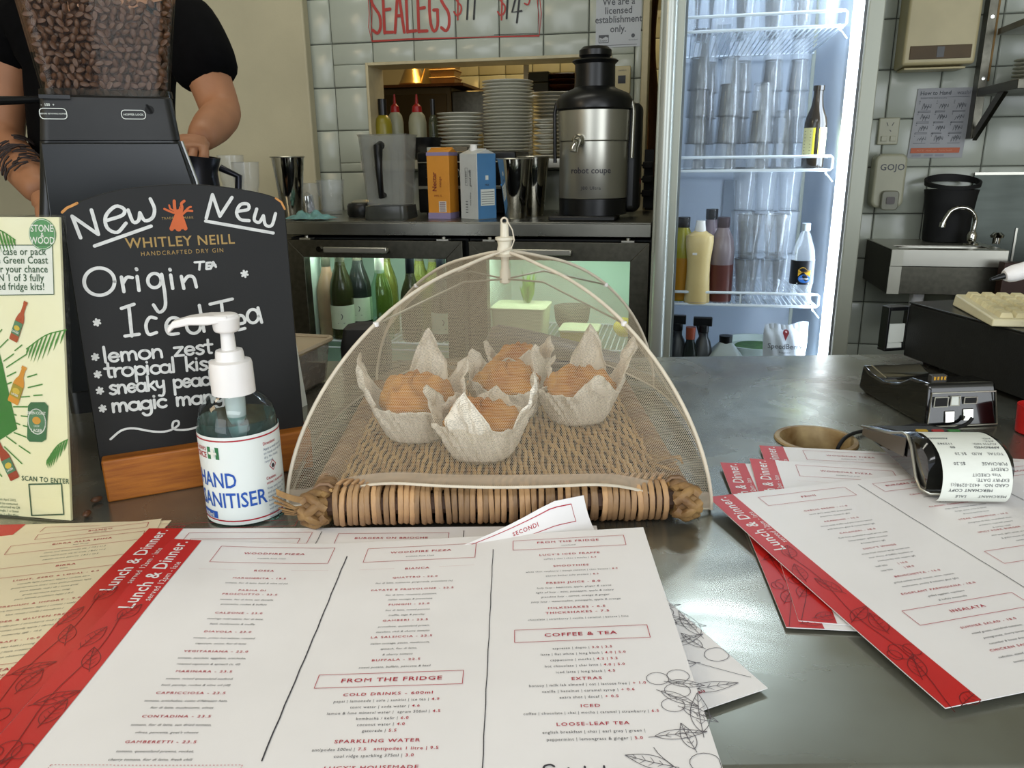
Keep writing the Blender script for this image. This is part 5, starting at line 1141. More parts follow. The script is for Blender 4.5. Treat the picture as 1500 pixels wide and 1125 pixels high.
# ================================================================== front counter
CX0, CX1, CY0, CY1 = -1.7, 1.7, .347, 1.252
hc_ = pz(1195, 645); hr = .043
ct = T('front_counter', 'worn stainless steel front counter with a round cable hole', 'counter', (0, 0, 0))
q = MB(); n = 32
ring = [(hc_.x + hr * math.cos(2 * PI * k / n), hc_.y + hr * math.sin(2 * PI * k / n)) for k in range(n)]
def sq(k):
    a = 2 * PI * k / n; c_, s_ = math.cos(a), math.sin(a); m_ = max(abs(c_), abs(s_)); return (hc_.x + .08 * c_ / m_, hc_.y + .08 * s_ / m_)
sqr = [sq(k) for k in range(n)]
for zt in (0,):
    vs = [(x, y, 1.0) for x, y in ring] + [(x, y, 1.0) for x, y in sqr] + [(x, y, .97) for x, y in ring]
    q.add(vs, [(k, n + k, n + (k + 1) % n, (k + 1) % n) for k in range(n)] + [(k, (k + 1) % n, 2 * n + (k + 1) % n, 2 * n + k) for k in range(n)])
a0, a1, b0, b1 = hc_.x - .08, hc_.x + .08, hc_.y - .08, hc_.y + .08
for x0, x1, y0, y1 in ((CX0, a0, CY0, CY1), (a1, CX1, CY0, CY1), (a0, a1, CY0, b0), (a0, a1, b1, CY1)):
    q.add([(x0, y0, 1.0), (x1, y0, 1.0), (x1, y1, 1.0), (x0, y1, 1.0)], [(0, 1, 2, 3)])
q.build('steel_top', counter_m, ct)
q = MB(); q.sheet(lambda i, j: (CX0 + (CX1 - CX0) * i, CY0 - .008 * math.sin(j * PI / 2), 1.0 - .008 * (1 - math.cos(j * PI / 2))), 1, 8); q.box((CX0, CY0 - .0082, .955), (CX1, CY0 - .004, .993)); q.box((CX0, CY1 - .002, .955), (CX1, CY1 + .0, .9995)); q.build('rolled_edge', counter_m, ct)
q = MB(); q.box((CX0, CY0 + .02, 0), (CX1, CY0 + .06, .955)); q.box((CX0, CY1 - .06, 0), (CX1, CY1 - .02, .955)); q.build('cabinet_panel', black_matte_m, ct)
gm = M('stained_grommet', 'b9a274', .5, 0, .2, 30, col2='6b4a20')
q = MB(); q.lathe([(hr - .002, -.024), (hr - .0015, -.001), (hr + .004, .0006), (hr + .003, .0028), (hr - .002, .003), (hr - .005, -.001), (hr - .006, -.024)], 40, (hc_.x, hc_.y, 1.0)); q.build('cable_grommet', gm, ct, 50)
q = MB(); q.lathe([(hr - .0065, -.024), (hr - .010, -.06), (0, -.062)], 32, (hc_.x, hc_.y, 1.0)); q.build('hole_shaft', M('dark_brown_shaft', '2e1a0c', .8, 0, .3, 30), ct, 50)  # dark brown inside of the hole below the grommet

# ================================================================== coffee grinder
GY = 1.02
g0 = pY(160, 200, GY); g0.z = 1.0; gd = Vector((math.cos(R(25)), math.sin(R(25)), 0)); GP = Plane(g0, g0 + gd, 0); gcx = 0
def gx(x, y): return GP.px(x, y)[0]
def gz(y): return GP.px(160, y)[1] + 1.0
t = T('coffee_grinder', 'large black coffee grinder with a clear hopper full of beans', 'grinder', g0, R(25))
GM = Matrix.Translation(g0) @ Matrix.Rotation(R(25), 4, 'Z')
def loftbox(mb, secs, r=.012, nn=4, cap=True):
    rings = []
    for x0, x1, y0, y1, z in secs: rings.append([(x, y, z) for x, y in rrect(x0, y0, x1, y1, r, nn)])
    k = len(rings[0]); vs = [p for r_ in rings for p in r_]; fs = []
    for a in range(len(rings) - 1):
        for i in range(k): fs.append((a * k + i, a * k + (i + 1) % k, (a + 1) * k + (i + 1) % k, (a + 1) * k + i))
    if cap: fs.append(tuple(range(k))[::-1]); fs.append(tuple((len(rings) - 1) * k + i for i in range(k)))
    mb.add(vs, fs)
L = lambda x, y: gx(x, y) - gcx
Zg = lambda y: gz(y) - 1.0
q = MB(); loftbox(q, [(L(56, 318) - .004, L(294, 318), 0, .2, .0), (L(55, 318), L(296, 310), 0, .2, Zg(318)), (L(56, 270), L(289, 270), 0, .2, Zg(272)), (L(57, 210), L(266, 206), .004, .2, Zg(206))]); q.build('lower_housing', black_m, t, 40)
q = MB(); loftbox(q, [(L(57, 205), L(265, 205), .001, .2, Zg(205)), (L(57, 190), L(262, 190), .001, .2, Zg(190)), (L(57, 165), L(257, 165), .001, .2, Zg(165)), (L(57, 146), L(253, 146), .003, .195, Zg(143)), (L(60, 140), L(250, 140), .01, .19, Zg(139))]); q.build('upper_housing', M('charcoal_plastic', '1a1a19', .45, 0, .12, 60), t, 40)
q = MB()
P_ = [(L(59, 207), Zg(209)), (L(58, 316), .03), (L(288, 300), .03), (L(283, 272), Zg(272)), (L(262, 209), Zg(209))]
q.prism([(x, z) for x, z in P_], 0, .004, FRN); q.warp(lambda p: (p.x, p.y - .0005, p.z)); q.build('front_panel', M('satin_black_panel', '0c1012', .3, 0, .1, 8), t, bev=.002)
q = MB(); q.tube([(L(266, 205), .0, Zg(207)), (L(288, 265), -.004, Zg(268)), (L(296, 300), -.004, Zg(312))], .002, 6); q.build('side_edge_strip', chrome_m, t)
# hopper
hz0, hz1 = Zg(138), Zg(-90)
def hopx(z):
    k = (z - Zg(137)) / (Zg(0) - Zg(137)); return (L(58, 137) + k * (L(17, 0) - L(58, 137)), L(250, 137) + k * (L(257, 0) - L(250, 137)))
def hops(i0=0.0, z0=None, z1=None, nn=4):
    o_ = []
    for k in range(nn):
        z = (z0 or hz0) + ((z1 or hz1) - (z0 or hz0)) * k / (nn - 1); a, b_ = hopx(z); o_.append((a + i0, b_ - i0, .012 + i0, .188 - i0, z))
    return o_
q = MB(); loftbox(q, hops(0), .02, 6, False); loftbox(q, hops(.0025), .018, 6, False); q.build('hopper', hopper_m, t, 50)
q = MB(); loftbox(q, [(*[c + d for c, d in zip(hopx(hz0), (-.004, .004))], .008, .192, Zg(141)), (*[c + d for c, d in zip(hopx(hz0), (-.003, .003))], .009, .191, Zg(130))], .02, 6, False); q.build('hopper_collar', glassy('smoky_collar_clear', (.5, .5, .48), .5, .1), t)
q = MB(); loftbox(q, [(*hopx(hz1), .012, .188, hz1 + .0005), (*hopx(hz1), .012, .188, hz1 + .012)], .02, 6); q.build('hopper_lid', black_m, t)
q = MB(); q.tube([(L(57, 143), .05, Zg(143)), (L(20, 145), .04, Zg(146)), (L(-40, 150), .02, Zg(150))], [.004, .005, .006], 10); q.box((L(57, 143), -.001, Zg(146)), (L(103, 143), .006, Zg(140.5))); q.build('slide_gate', black_m, t)
q = MB(); disc(q, L(219, 160), Zg(160), .0052); ribbon(q, [(L(215, 153), Zg(153)), (L(222, 164), Zg(164))], .003); q.warp(lambda p: (p.x, -.0002, p.y)); q.build('lock_button', rubber_m, t)
q = MB()
sG = 1.0 / F * 1.05
def lab(x0, x1, y0, y1, s_, sz):
    pts = [(x, y) for x, y in rrect(L(x0, 168), Zg(y1), L(x1, 168), Zg(y0), .004, 3)]; ribbon(q, pts + [pts[0]], .0009, 0, False); text(q, s_, sz, (L(x0, 168) + L(x1, 168)) / 2, Zg((y0 + y1) / 2) - sz * .35, 'c', 1.05, 0, 0, True)
lab(178, 213, 161, 174, 'HOPPER LOCK', .0033); lab(58.5, 98, 160, 175, 'BEFORE REMOVING HOPPER', .0021)
text(q, '-  100  +', .0042, L(70, 155), Zg(156.5), 'c', 1, 0, 0, True)
q.warp(lambda p: (p.x, -.0008, p.y)); q.build('lettering', receipt_m, t)
# coffee beans
bean_m = M('roasted_bean', '5a3b27', .42, 0, .35, 7, .1, 300)
def bean_mesh():
    q = MB(); q.lathe([(0, -.0058)] + [(.0040 * math.cos(R(a)), .0058 * math.sin(R(a))) for a in (-62, -35, -8, 20, 45, 68)] + [(0, .0058)], 8, sy=.72)
    q.warp(lambda p: (p.x * .95, p.y + (.0016 * math.exp(-(p.x / .0008) ** 2) if p.y < 0 else 0), p.z))
    return q
bpos = []
z = Zg(134); row = 0
while z < Zg(-5):
    a, b_ = hopx(z); x = a + .009 + (row % 2) * .0045
    while x < b_ - .009:
        bpos.append((x + random.uniform(-.0015, .0015), .012 + .0025 + .0048 + random.uniform(0, .0015), z + random.uniform(-.0015, .0015)))
        x += .0093
    z += .0088; row += 1
random.shuffle(bpos)
proto = None
near = sorted(bpos, key=lambda p: p[2])[:300]; rest = sorted(bpos, key=lambda p: p[2])[300:]
def bean_rot(): return Euler((random.uniform(-.5, .5), random.uniform(0, 2 * PI), random.uniform(-.5, .5) + random.choice((0, 0, PI)))) 
for p in near:
    if proto is None:
        o = bean_mesh().build('coffee_bean', bean_m, None, 60); proto = o; tag(o, 'roasted brown coffee bean against the front of the clear grinder hopper', 'coffee bean', 'coffee beans at the front of the hopper')
    else: o = proto.copy(); COL.objects.link(o)
    o.location = GM @ Vector(p); o.rotation_euler = bean_rot()
q = MB(); bm_ = bean_mesh()
zt_ = Zg(-60)
for layer in range(3):
    z = Zg(134) + layer * .004
    while z < zt_:
        a, b_ = hopx(z); x = a + .012
        while x < b_ - .012:
            if not (z > Zg(14) and x > b_ - .045 - (z - Zg(14)) * 1.2):
                q.add(bm_.v, bm_.f, Matrix.Translation((x + random.uniform(-.002, .002), .0265 + layer * .008 + random.uniform(-.001, .001), z)) @ bean_rot().to_matrix().to_4x4())
            x += .0098
        z += .0092
for p in rest: q.add(bm_.v, bm_.f, Matrix.Translation(p) @ bean_rot().to_matrix().to_4x4())
for sd_ in (0, 1):       # along the two side walls
    z = Zg(132)
    while z < zt_:
        a, b_ = hopx(z); y = .05
        while y < .16: q.add(bm_.v, bm_.f, Matrix.Translation(((a + .0085) if sd_ == 0 else (b_ - .0085), y, z)) @ bean_rot().to_matrix().to_4x4()); y += .0095
        z += .009
zc = Zg(10); loftbox(q, [(hopx(hz0)[0] + .015, hopx(hz0)[1] - .015, .05, .17, hz0 + .003), (hopx(zc)[0] + .015, hopx(zc)[1] - .015, .05, .17, zc)], .01)
o = q.build('coffee_bean_fill', bean_m, None, 60); o.matrix_world = GM; tag(o, 'deeper mass of roasted coffee beans filling the grinder hopper', 'coffee beans', None, 'stuff')

# ================================================================== chalkboard
a_ = pz(158, 737); b_ = pz(430, 690); CB0 = Plane(a_, b_, R(0)); FB = .016
CBp = Plane(a_ - CB0.n * FB, b_ - CB0.n * FB, R(0))
t = T('chalkboard_sign', 'black arched chalkboard with white handwriting in an oak block stand', 'sign', (0, 0, 0)); t.matrix_world = CB0.mat()
wood_m = M('oak_block', 'b0691f', .45, 0, .25, 9, .15, 60, (2.2, 26, 14), col2='8a4a14')
w_ = CB0.px(444, 690)[0] + .012; hB_ = CB0.px(152, 676)[1]
q = MB(); q.box((-.0, 0, -.034), (w_, hB_, 0)); q.build('oak_base', wood_m, t, bev=.002)
ol = [(148, 690), (90, 313), (98, 304), (130, 290), (175, 278), (230, 271.5), (285, 270), (340, 275), (388, 284), (413, 293), (417, 300), (432, 480), (447, 640)]
P_ = [CBp.px(*p) for p in ol]; P_ = [P_[0]] + [P_[1]] + smooth_line(P_[2:10], 3) + P_[10:]
q = MB(); q.prism([(x, y) for x, y in P_], -FB - .006, -FB); q.build('board', M('chalkboard_black', '0f100f', .6, 0, .1, 14, .05, 200), t, bev=.0008)
q = MB(); e = [CBp.px(*p) for p in ((91, 311), (98, 304.5), (106, 301), (113, 297.5))]; ribbon(q, e, .0022, 0, True); e = [CBp.px(*p) for p in ((404, 290.5), (412, 296), (417, 306))]; ribbon(q, e, .002, 0, True)
q.warp(lambda p: (p.x, p.y, -FB + .0003)); q.build('chipped_corner', M('raw_wood', 'c98d4c', .7, 0, .15, 60), t)
q = MB(); q.box((w_ * .3, hB_, -.05), (w_ * .6, .2, -FB - .0065)); 
C1 = lambda x, y: CBp.px(x / 3.261, 260 + y / 3.261)
C2 = lambda x, y: CBp.px(x / 3.261, 500 + y / 3.261)
chalk_m = M('chalk_marker', 'cfd0cc', .7, 0, .12, 140)
q = MB(); wd = .0031
def CS(pts, w=wd, n=4, f=C1): ribbon(q, [f(*p) for p in pts], w, 0, True, n if len(pts) > 2 else 0)
for st in ([(385, 288), (345, 185)], [(345, 185), (470, 272)], [(470, 272), (437, 155)], [(510, 205), (585, 180), (592, 150), (550, 138), (505, 185), (512, 240), (560, 262), (602, 218)], [(612, 155), (636, 212), (662, 205), (668, 168)], [(668, 168), (692, 206), (728, 192), (738, 150), (718, 102)], [(452, 327), (722, 232)],
           [(985, 195), (1015, 82)], [(1015, 82), (1050, 185)], [(1050, 185), (1108, 95)], [(1132, 162), (1185, 152), (1183, 127), (1148, 130), (1130, 168), (1148, 200), (1190, 206)], [(1226, 150), (1214, 200), (1238, 214), (1258, 182)], [(1258, 182), (1268, 226), (1298, 228), (1316, 172)], [(982, 208), (1305, 265)]): CS(st)
CS([(475 + 73 * math.cos(R(a)), 497 + 65 * math.sin(R(a))) for a in range(0, 375, 24)])
for st in ([(580, 475), (592, 545)], [(587, 505), (606, 477), (632, 478)], [(655, 472), (664, 540)], [(651, 436), (653, 440)], [(772, 462), (788, 560), (788, 620), (760, 643), (733, 608)], [(815, 465), (825, 530)], [(811, 438), (813, 442)], [(866, 472), (878, 530)], [(875, 500), (898, 472), (925, 478), (938, 523)],
           [(615, 612), (630, 757)], [(580, 625), (640, 605)], [(597, 757), (665, 748)], [(745, 672), (715, 668), (697, 705), (710, 748), (748, 740)], [(797, 712), (858, 700), (850, 674), (815, 672), (793, 705), (807, 746), (852, 745)], [(952, 610), (975, 735)], [(1003, 605), (1110, 580)], [(1057, 595), (1072, 728)], [(1120, 702), (1168, 692), (1160, 662), (1132, 662), (1115, 692), (1132, 726), (1170, 720)], [(1232, 622), (1250, 692)]): CS(st)
for cx, cy, rx, ry in ((738, 492, 32, 34), (925, 708, 34, 36), (1208, 662, 27, 32)): CS([(cx + rx * math.cos(R(a)), cy + ry * math.sin(R(a))) for a in range(0, 375, 30)])
for st in ([(930, 405), (975, 402)], [(955, 403), (952, 440)], [(987, 408), (986, 437)], [(987, 408), (1006, 406)], [(987, 422), (1003, 421)], [(986, 437), (1006, 435)], [(1008, 432), (1018, 403)], [(1018, 403), (1031, 427)], [(1010, 421), (1029, 418)]): CS(st, .0022)
for x, y in ((1168, 460), (463, 692), (455, 857), (467, 940), (477, 1018), (490, 1103)):
    for k in range(3): a = R(15 + 60 * k); CS([(x - 15 * math.cos(a), y - 15 * math.sin(a)), (x + 15 * math.cos(a), y + 15 * math.sin(a))], .0022)
hx = .0086
hand(q, 'lemon zest', C1(497, 883), C1(1020, 836), hx, .0025); hand(q, 'tropical kiss', C1(503, 955), C1(1035, 912), hx, .0025)
hand(q, 'sneaky peach', C1(525, 1035), C1(1045, 985), hx, .0025); hand(q, 'magic mango', C1(537, 1120), C1(1130, 1062), hx, .0027)
CS([(528, 467), (580, 425), (640, 415), (730, 430), (800, 428), (850, 402), (850, 380), (828, 385), (830, 418), (900, 420), (975, 400), (1060, 395)], .0022, 4, C2)
q.warp(lambda p: (p.x, p.y, -FB + .0004 + p.z)); q.build('chalk_lettering', chalk_m, t)
q = MB(); p0, p1 = CBp.px(196, 363), CBp.px(334, 357); an = math.atan2(p1[1] - p0[1], p1[0] - p0[0]); mid = ((p0[0] + p1[0]) / 2, (p0[1] + p1[1]) / 2)
text(q, 'WHITLEY NEILL', .0133, *mid, 'c', .98, .0005, 0, True, an)
p0, p1 = CBp.px(218, 374), CBp.px(317, 370); mid = ((p0[0] + p1[0]) / 2, (p0[1] + p1[1]) / 2); text(q, 'HANDCRAFTED DRY GIN', .0058, *mid, 'c', .9, .0008, 0, False, an)
text(q, 'TRADE', .0032, *C1(802, 200), 'c', .9, .0004); text(q, 'MARK', .0032, *C1(901, 197), 'c', .9, .0004)
q.warp(lambda p: (p.x, p.y, -FB + .0004 + p.z)); q.build('gold_lettering', M('gold_ink', '9a7d45', .45, .2, .06, 20), t)
q = MB()
for st, w__ in (([(820, 245), (835, 205), (845, 180)], .004), ([(885, 243), (872, 205), (862, 180)], .004), ([(852, 244), (856, 200), (853, 165)], .0055), ([(838, 238), (850, 190)], .004), ([(868, 238), (860, 190)], .004),
                ([(848, 185), (835, 150), (832, 112)], .0028), ([(835, 170), (812, 162), (785, 150)], .002), ([(838, 160), (815, 150), (808, 132)], .0016), ([(862, 180), (870, 145), (866, 125), (880, 112)], .0024), ([(862, 185), (890, 160), (918, 160)], .002), ([(880, 165), (900, 145), (912, 140)], .0018), ([(855, 175), (862, 140), (870, 150)], .002), ([(818, 244), (888, 241)], .0014)):
    CS(st, w__)
q.warp(lambda p: (p.x, p.y, -FB + .0004 + p.z)); q.build('tree_emblem', M('orange_ink', 'c45a1f', .5, 0, .1, 20), t)
# stray beans and bits on the counter
for x, y, l_ in ((142, 736, 'dark coffee bean on the counter left of the oak block'), (128, 757, 'brown coffee bean on the counter beside the acrylic poster stand')):
    o = proto.copy(); o.data = proto.data; COL.objects.link(o); p = pz(x, y); o.location = (p.x, p.y, 1.0035); o.rotation_euler = (R(90), 0, random.uniform(0, 3)); o['label'] = l_; del o['group']

# ================================================================== beer promotion stand
a_ = pz(0, 757); b_ = pz(104, 766); lean = R(10.3); PP = Plane(a_, b_, lean)
t = T('poster_stand', 'upright cream beer promotion poster in a clear acrylic holder, far left', 'poster stand', (0, 0, 0)); t.matrix_world = PP.mat()
x0, x1 = -.075, PP.px(104, 766)[0]; yt = PP.px(60, 318)[1]
q = MB(); q.box((x0, .002, -.003), (x1, yt, 0)); q.build('poster_card', M('poster_cream', 'e0d9a6', .35, 0, .12, 5, col2='e9e6c8'), t, bev=.0005)
q = MB(); q.box((x0 - .002, .0015, .001), (x1 + .0015, yt + .002, .0025)); q.box((x0 - .002, 0.0015, -.007), (x1 + .0015, yt + .002, -.0045)); q.box((x1 + .0008, .0015, -.0045), (x1 + .0015, yt + .002, .001)); q.build('acrylic_holder', glass_m, t)
q = MB(); sb = math.sin(lean); q.hexa([(x0, .0015 , -.007), (x1 + .0015, .0015, -.007), (x1 + .0015, .0015 - 0, -.009), (x0, .0015, -.009), (x0, .08, -.010), (x1, .08, -.010), (x1, .08, -.012), (x0, .08, -.012)])
q.build('acrylic_foot', glass_m, t)
C7 = lambda x, y: PP.px(x / 4.89, 310 + y / 4.89); C8 = lambda x, y: PP.px(x / 4.89, 540 + y / 4.89)
pm = PP.px(60, 500); pm2 = PP.px(61, 500); ps = pm2[0] - pm[0]; an = math.atan2(C7(330, 375)[1] - C7(30, 375)[1], C7(330, 375)[0] - C7(30, 375)[0])
grn = M('poster_green', '3f7f2a', .45, 0, .12, 20); dgrn = M('logo_green', '4d8a55', .45, 0, .05, 20); dkg = M('poster_dark_green', '2f5135', .45, 0, .1, 20); pwhite = M('poster_white', 'ddded2', .45, 0, .02, 20)
def onp(name, mat, z, fn=None): q.warp(lambda p: (p.x, p.y, z + p.z)); return q.build(name, mat, t)
q = MB(); bx = [C7(-330, 240), C7(378, 240), C7(390, 593), C7(-330, 603)]; poly2(q, bx[::-1]); onp('text_panel', pwhite, .0003)
q = MB(); 
for i in range(4): ribbon(q, [bx[i], bx[(i + 1) % 4]], .0007, 0, False)
for s_, xe, y in (('Buy any case or pack', 333, 310), ('from the Green Coast', 347, 372), ('range for your chance', 347, 436), ('to WIN 1 of 3 fully', 318, 499), ('stocked fridge kits!', 325, 562)):
    text(q, s_, .0092, *C7(xe, y), 'r', .93, .0002, 0, True, an)
for s_, xe, y in (('end 30th April 2022.', 122, 950), ('will be contacted', 130, 978), ('authorised via QR', 147, 1004), ('single, 1 x Guest', 138, 1030), ('for, 2 x Bar Mats', 137, 1058)): text(q, s_, .0032, *C8(xe, y), 'r', 1, 0, 0, False, an)
text(q, 'SCAN TO ENTER', .0066, *C8(327, 812), 'c', .95, .0003, 0, True, 0)
onp('poster_lettering', dkg, .0006)
q = MB(); qc = [C8(210, 828), C8(443, 823), C8(460, 1043), C8(230, 1051)]
for i in range(4): ribbon(q, [qc[i], qc[(i + 1) % 4]], .0013, 0, True)
onp('scan_frame', dkg, .0006)
q = MB(); c_ = C7(307, 162); r_ = 95 / 4.89 * ps; disc(q, *c_, r_, 0, 36); onp('round_logo', dgrn, .0006)
q = MB(); pts = [(c_[0] + r_ * .93 * math.cos(2 * PI * k / 36), c_[1] + r_ * .93 * math.sin(2 * PI * k / 36)) for k in range(37)]; ribbon(q, pts, .0004, 0, False)
text(q, 'STONE', .0088, c_[0], c_[1] + .0022, 'c', .85, 0, 0, True); text(q, 'WOOD', .0088, c_[0], c_[1] - .0085, 'c', .85, 0, 0, True); text(q, '&', .006, c_[0], c_[1] - .0026, 'c', .9, 0, 0, True); onp('logo_lettering', pwhite, .0009)
q = MB(); poly2(q, [C8(-60, 520), C8(0, 512), C8(126, 432), C8(45, 80), C8(22, -30), C7(-20, 940), C7(-80, 900)]); onp('green_shape', M('poster_leaf_green', '2c6f1f', .45, 0, .15, 10), .0004)
# palm fronds and rays
q = MB()
def frond(fn, base, tip, n_, L1, droop):
    b0 = Vector((*fn(*base), 0)); t0 = Vector((*fn(*tip), 0)); ribbon(q, [(b0.x, b0.y), ((b0.x + t0.x) / 2, (b0.y + t0.y) / 2 + .004), (t0.x, t0.y)], .0010, 0, False, 4)
    for k in range(n_):
        f_ = (k + .3) / n_; p = b0.lerp(t0, f_) + Vector((0, .004 * 4 * f_ * (1 - f_), 0)); l_ = L1 * math.sin(PI * (.15 + .8 * f_)) ; dx = droop * l_; e_ = p + Vector((dx, -l_, 0)); m_ = p.lerp(e_, .5)
        poly2(q, [(p.x - .0006, p.y), (m_.x - .0013, m_.y), (e_.x, e_.y), (m_.x + .0011, m_.y + .0005), (p.x + .0008, p.y)])
frond(C7, (480, 845), (190, 985), 9, .026, -.45); frond(C8, (490, 505), (338, 660), 8, .022, -.35); frond(C7, (-120, 120), (115, 205), 9, .022, .3)
random.seed(3)
for p0, p1 in (((0, 975), (60, 915)), ((30, 1070), (100, 1020)), ((110, 995), (160, 955)), ((50, 1115), (195, 1020)), ((-5, 870), (15, 845))): ribbon(q, [C7(*p0), C7(*p1)], .0011, 0, True)
for p0, p1 in (((55, 55), (115, 25)), ((200, 60), (265, 40)), ((205, 135), (305, 112)), ((55, 110), (85, 98)), ((155, 203), (215, 198)), ((245, 192), (305, 188)), ((100, 273), (200, 273)), ((155, 338), (200, 343)), ((105, 328), (118, 332)), ((120, 390), (145, 400)), ((170, 408), (200, 415)), ((105, 458), (190, 490)), ((50, 487), (118, 537)), ((140, 552), (218, 605)), ((35, 560), (160, 680)), ((-10, 740), (15, 770))): ribbon(q, [C8(*p0), C8(*p1)], .0012, 0, True)
onp('palm_print', grn, .0005)
def flat_bottle(fn, base, top, w0, name, mat, labm):
    global q
    b0 = Vector((*fn(*base), 0)); t0 = Vector((*fn(*top), 0)); d = t0 - b0; L_ = d.length; d.normalize(); n_ = Vector((-d.y, d.x, 0)); W = w0 * ps
    pr = [(0, .9), (.03, 1), (.52, 1), (.62, .8), (.72, .42), (.92, .36), (.93, .46), (1, .46)]
    pts = [b0 + d * (L_ * a) + n_ * (W / 2 * b_) for a, b_ in pr] + [b0 + d * (L_ * a) - n_ * (W / 2 * b_) for a, b_ in pr[::-1]]
    q = MB(); poly2(q, [(p.x, p.y) for p in pts][::-1]); onp(name, mat, .0008)
    q = MB(); pts = [b0 + d * (L_ * a) + n_ * (W / 2 * b_) for a, b_ in ((.16, .98), (.48, .98), (.48, -.98), (.16, -.98))]; poly2(q, [(p.x, p.y) for p in pts][::-1]); onp(name + '_label', labm, .0011)
    q = MB(); c0 = b0 + d * (L_ * .33); disc(q, c0.x, c0.y, W * .34, 0, 16, W * .26, math.atan2(n_.y, n_.x)); onp(name + '_sun', M(name + '_sun_yellow', 'c3a636', .5, 0, .1, 20), .0013)
    q = MB(); c0 = b0 + d * (L_ * .21); text(q, 'LAGER', .0028, c0.x, c0.y, 'c', .9, 0, 0, True, math.atan2(-n_.y, -n_.x)); onp(name + '_lettering', pwhite, .0015)
lg = M('can_label_green', '4b7350', .45, 0, .15, 30)
flat_bottle(C7, (98, 925), (190, 645), 62 / 4.89, 'printed_bottle', M('amber_print', 'a5451c', .35, 0, .2, 14), lg)
flat_bottle(C8, (95, 245), (180, -15), 80 / 4.89, 'printed_golden_bottle', M('golden_print', 'cf8a22', .35, 0, .15, 14), M('golden_label', '9c8a28', .4, 0, .2, 30))
flat_bottle(C8, (112, 790), (-25, 495), 75 / 4.89, 'printed_red_bottle', M('red_amber_print', '963414', .35, 0, .2, 14), lg)
q = MB(); poly2(q, [C8(*p) for p in ((198, 500), (205, 265), (225, 240), (325, 240), (350, 268), (335, 505), (305, 525), (215, 522))]); onp('printed_can', M('can_green', '2f6238', .35, 0, .12, 14), .0008)
q = MB(); cc = C8(270, 378); disc(q, *cc, .0098, 0, 28, .0122); onp('can_ring', pwhite, .0010)
q = MB(); disc(q, *cc, .0088, 0, 28, .0112); onp('can_disc', lg, .0012)
q = MB(); disc(q, cc[0], cc[1] + .001, .0045, 0, 18, .0035); onp('can_sun', M('can_sun_orange', 'c08a2c', .5, 0, .1, 20), .0014)
q = MB(); text(q, 'GREEN COAST', .0038, cc[0], cc[1] + .0068, 'c', .82, 0, 0, True); text(q, 'LAGER', .0044, cc[0], cc[1] - .0098, 'c', .9, 0, 0, True); text(q, 'CRISP', .0024, cc[0], cc[1] - .0050, 'c'); onp('can_lettering', pwhite, .0016)

# ================================================================== hand sanitiser
br = .0358; bc = pz(366, 772); bc = Vector((bc.x * (1 + br / bc.y), bc.y + br, bc.z))
zb = lambda y: pY(350, y, bc.y).z - 1.0
t = T('hand_sanitiser', 'clear pump bottle of hand sanitiser with white and red label', 'bottle', bc)
yL0, yL1 = zb(757) + .009, zb(622)
q = MB(); q.lathe([(0, .004), (br * .7, .003), (br * .93, 0), (br, .006), (br, zb(632)), (br * .985, zb(612)), (br * .9, zb(594)), (br * .7, zb(580)), (br * .48, zb(572)), (br * .48, zb(562))], 48); q.build('bottle_wall', glassy('pet_plastic', (.95, .97, .97), .5, .08), t, 60)
q = MB(); r2 = br - .0016; q.lathe([(0, .006), (r2 * .9, .005), (r2, .01), (r2, zb(626)), (r2, zb(608)), (0, zb(608))], 40); q.build('gel', M('teal_gel', '9fc7c2', .1, 0, .03, 8, trans=.92, ior=1.2, col2='8fbdb9'), t, 50)
q = MB(); q.lathe([(r2 + .0003, .0085), (r2 + .0003, yL0 - .002)], 40); q.build('gel_depth', glassy('teal_tint', (.42, .66, .66), .2, .02), t)
q = MB(); wrap(q, br + .0005, -2.3, 2.1, yL0, yL1, 40); q.build('wrap_label', M('bottle_label_white', 'dfe6e2', .35, 0, .02, 10), t)
sc_ = lambda d: (lambda p: ((br + d) * math.sin(p.x / br), -(br + d) * math.cos(p.x / br), p.y))
q = MB(); ribbon(q, [(-.084 + .007 * k, yL0 + .004) for k in range(24)], .0013, 0, False); ribbon(q, [(-.084 + .007 * k, yL1 - .0035) for k in range(24)], .0013, 0, False); q.warp(sc_(.0009)); q.build('label_red_line', M('label_red', 'a81c2c', .45, 0, .05, 20), t)
zt1, zt2 = zb(692), zb(712)
q = MB(); text(q, 'HAND', .0205, -.0365, zt1, 'l', .72, 0, 0, True); text(q, 'SANITISER', .0205, -.0365, zt1 - .0195, 'l', .72, 0, 0, True); q.warp(sc_(.0009)); wrap(q, br + .0009, -.0365 / br, -.0155 / br, zt1 - .0315, zt1 - .0245, 8); q.build('blue_lettering', M('label_blue_ink', '2353a8', .45, 0, .05, 20), t)
q = MB(); text(q, '500ml', .0062, -.026, zt1 - .0303, 'c', .9, 0, 0, True); zc_ = zb(647); poly2(q, [(-.0165, zc_ + .001), (-.0085, zc_ + .001), (-.0085, zc_ + .003), (-.0165, zc_ + .003)]); q.warp(sc_(.0016)); q.build('white_lettering', pwhite, t)
q = MB(); poly2(q, [(-.0185, zc_ - .004), (-.0065, zc_ - .004), (-.0065, zc_ + .0075), (-.0185, zc_ + .0075)]); q.warp(sc_(.0009)); q.build('green_square', M('first_aid_green', '2d7046', .45, 0, .05, 20), t)
q = MB(); poly2(q, [(-.0165, zc_ + .0005), (-.0085, zc_ + .0005), (-.0085, zc_ + .003), (-.0165, zc_ + .003)]); poly2(q, [(-.0137, zc_ - .0022), (-.0112, zc_ - .0022), (-.0112, zc_ + .0057), (-.0137, zc_ + .0057)]); q.warp(sc_(.0013)); q.build('white_cross', pwhite, t)
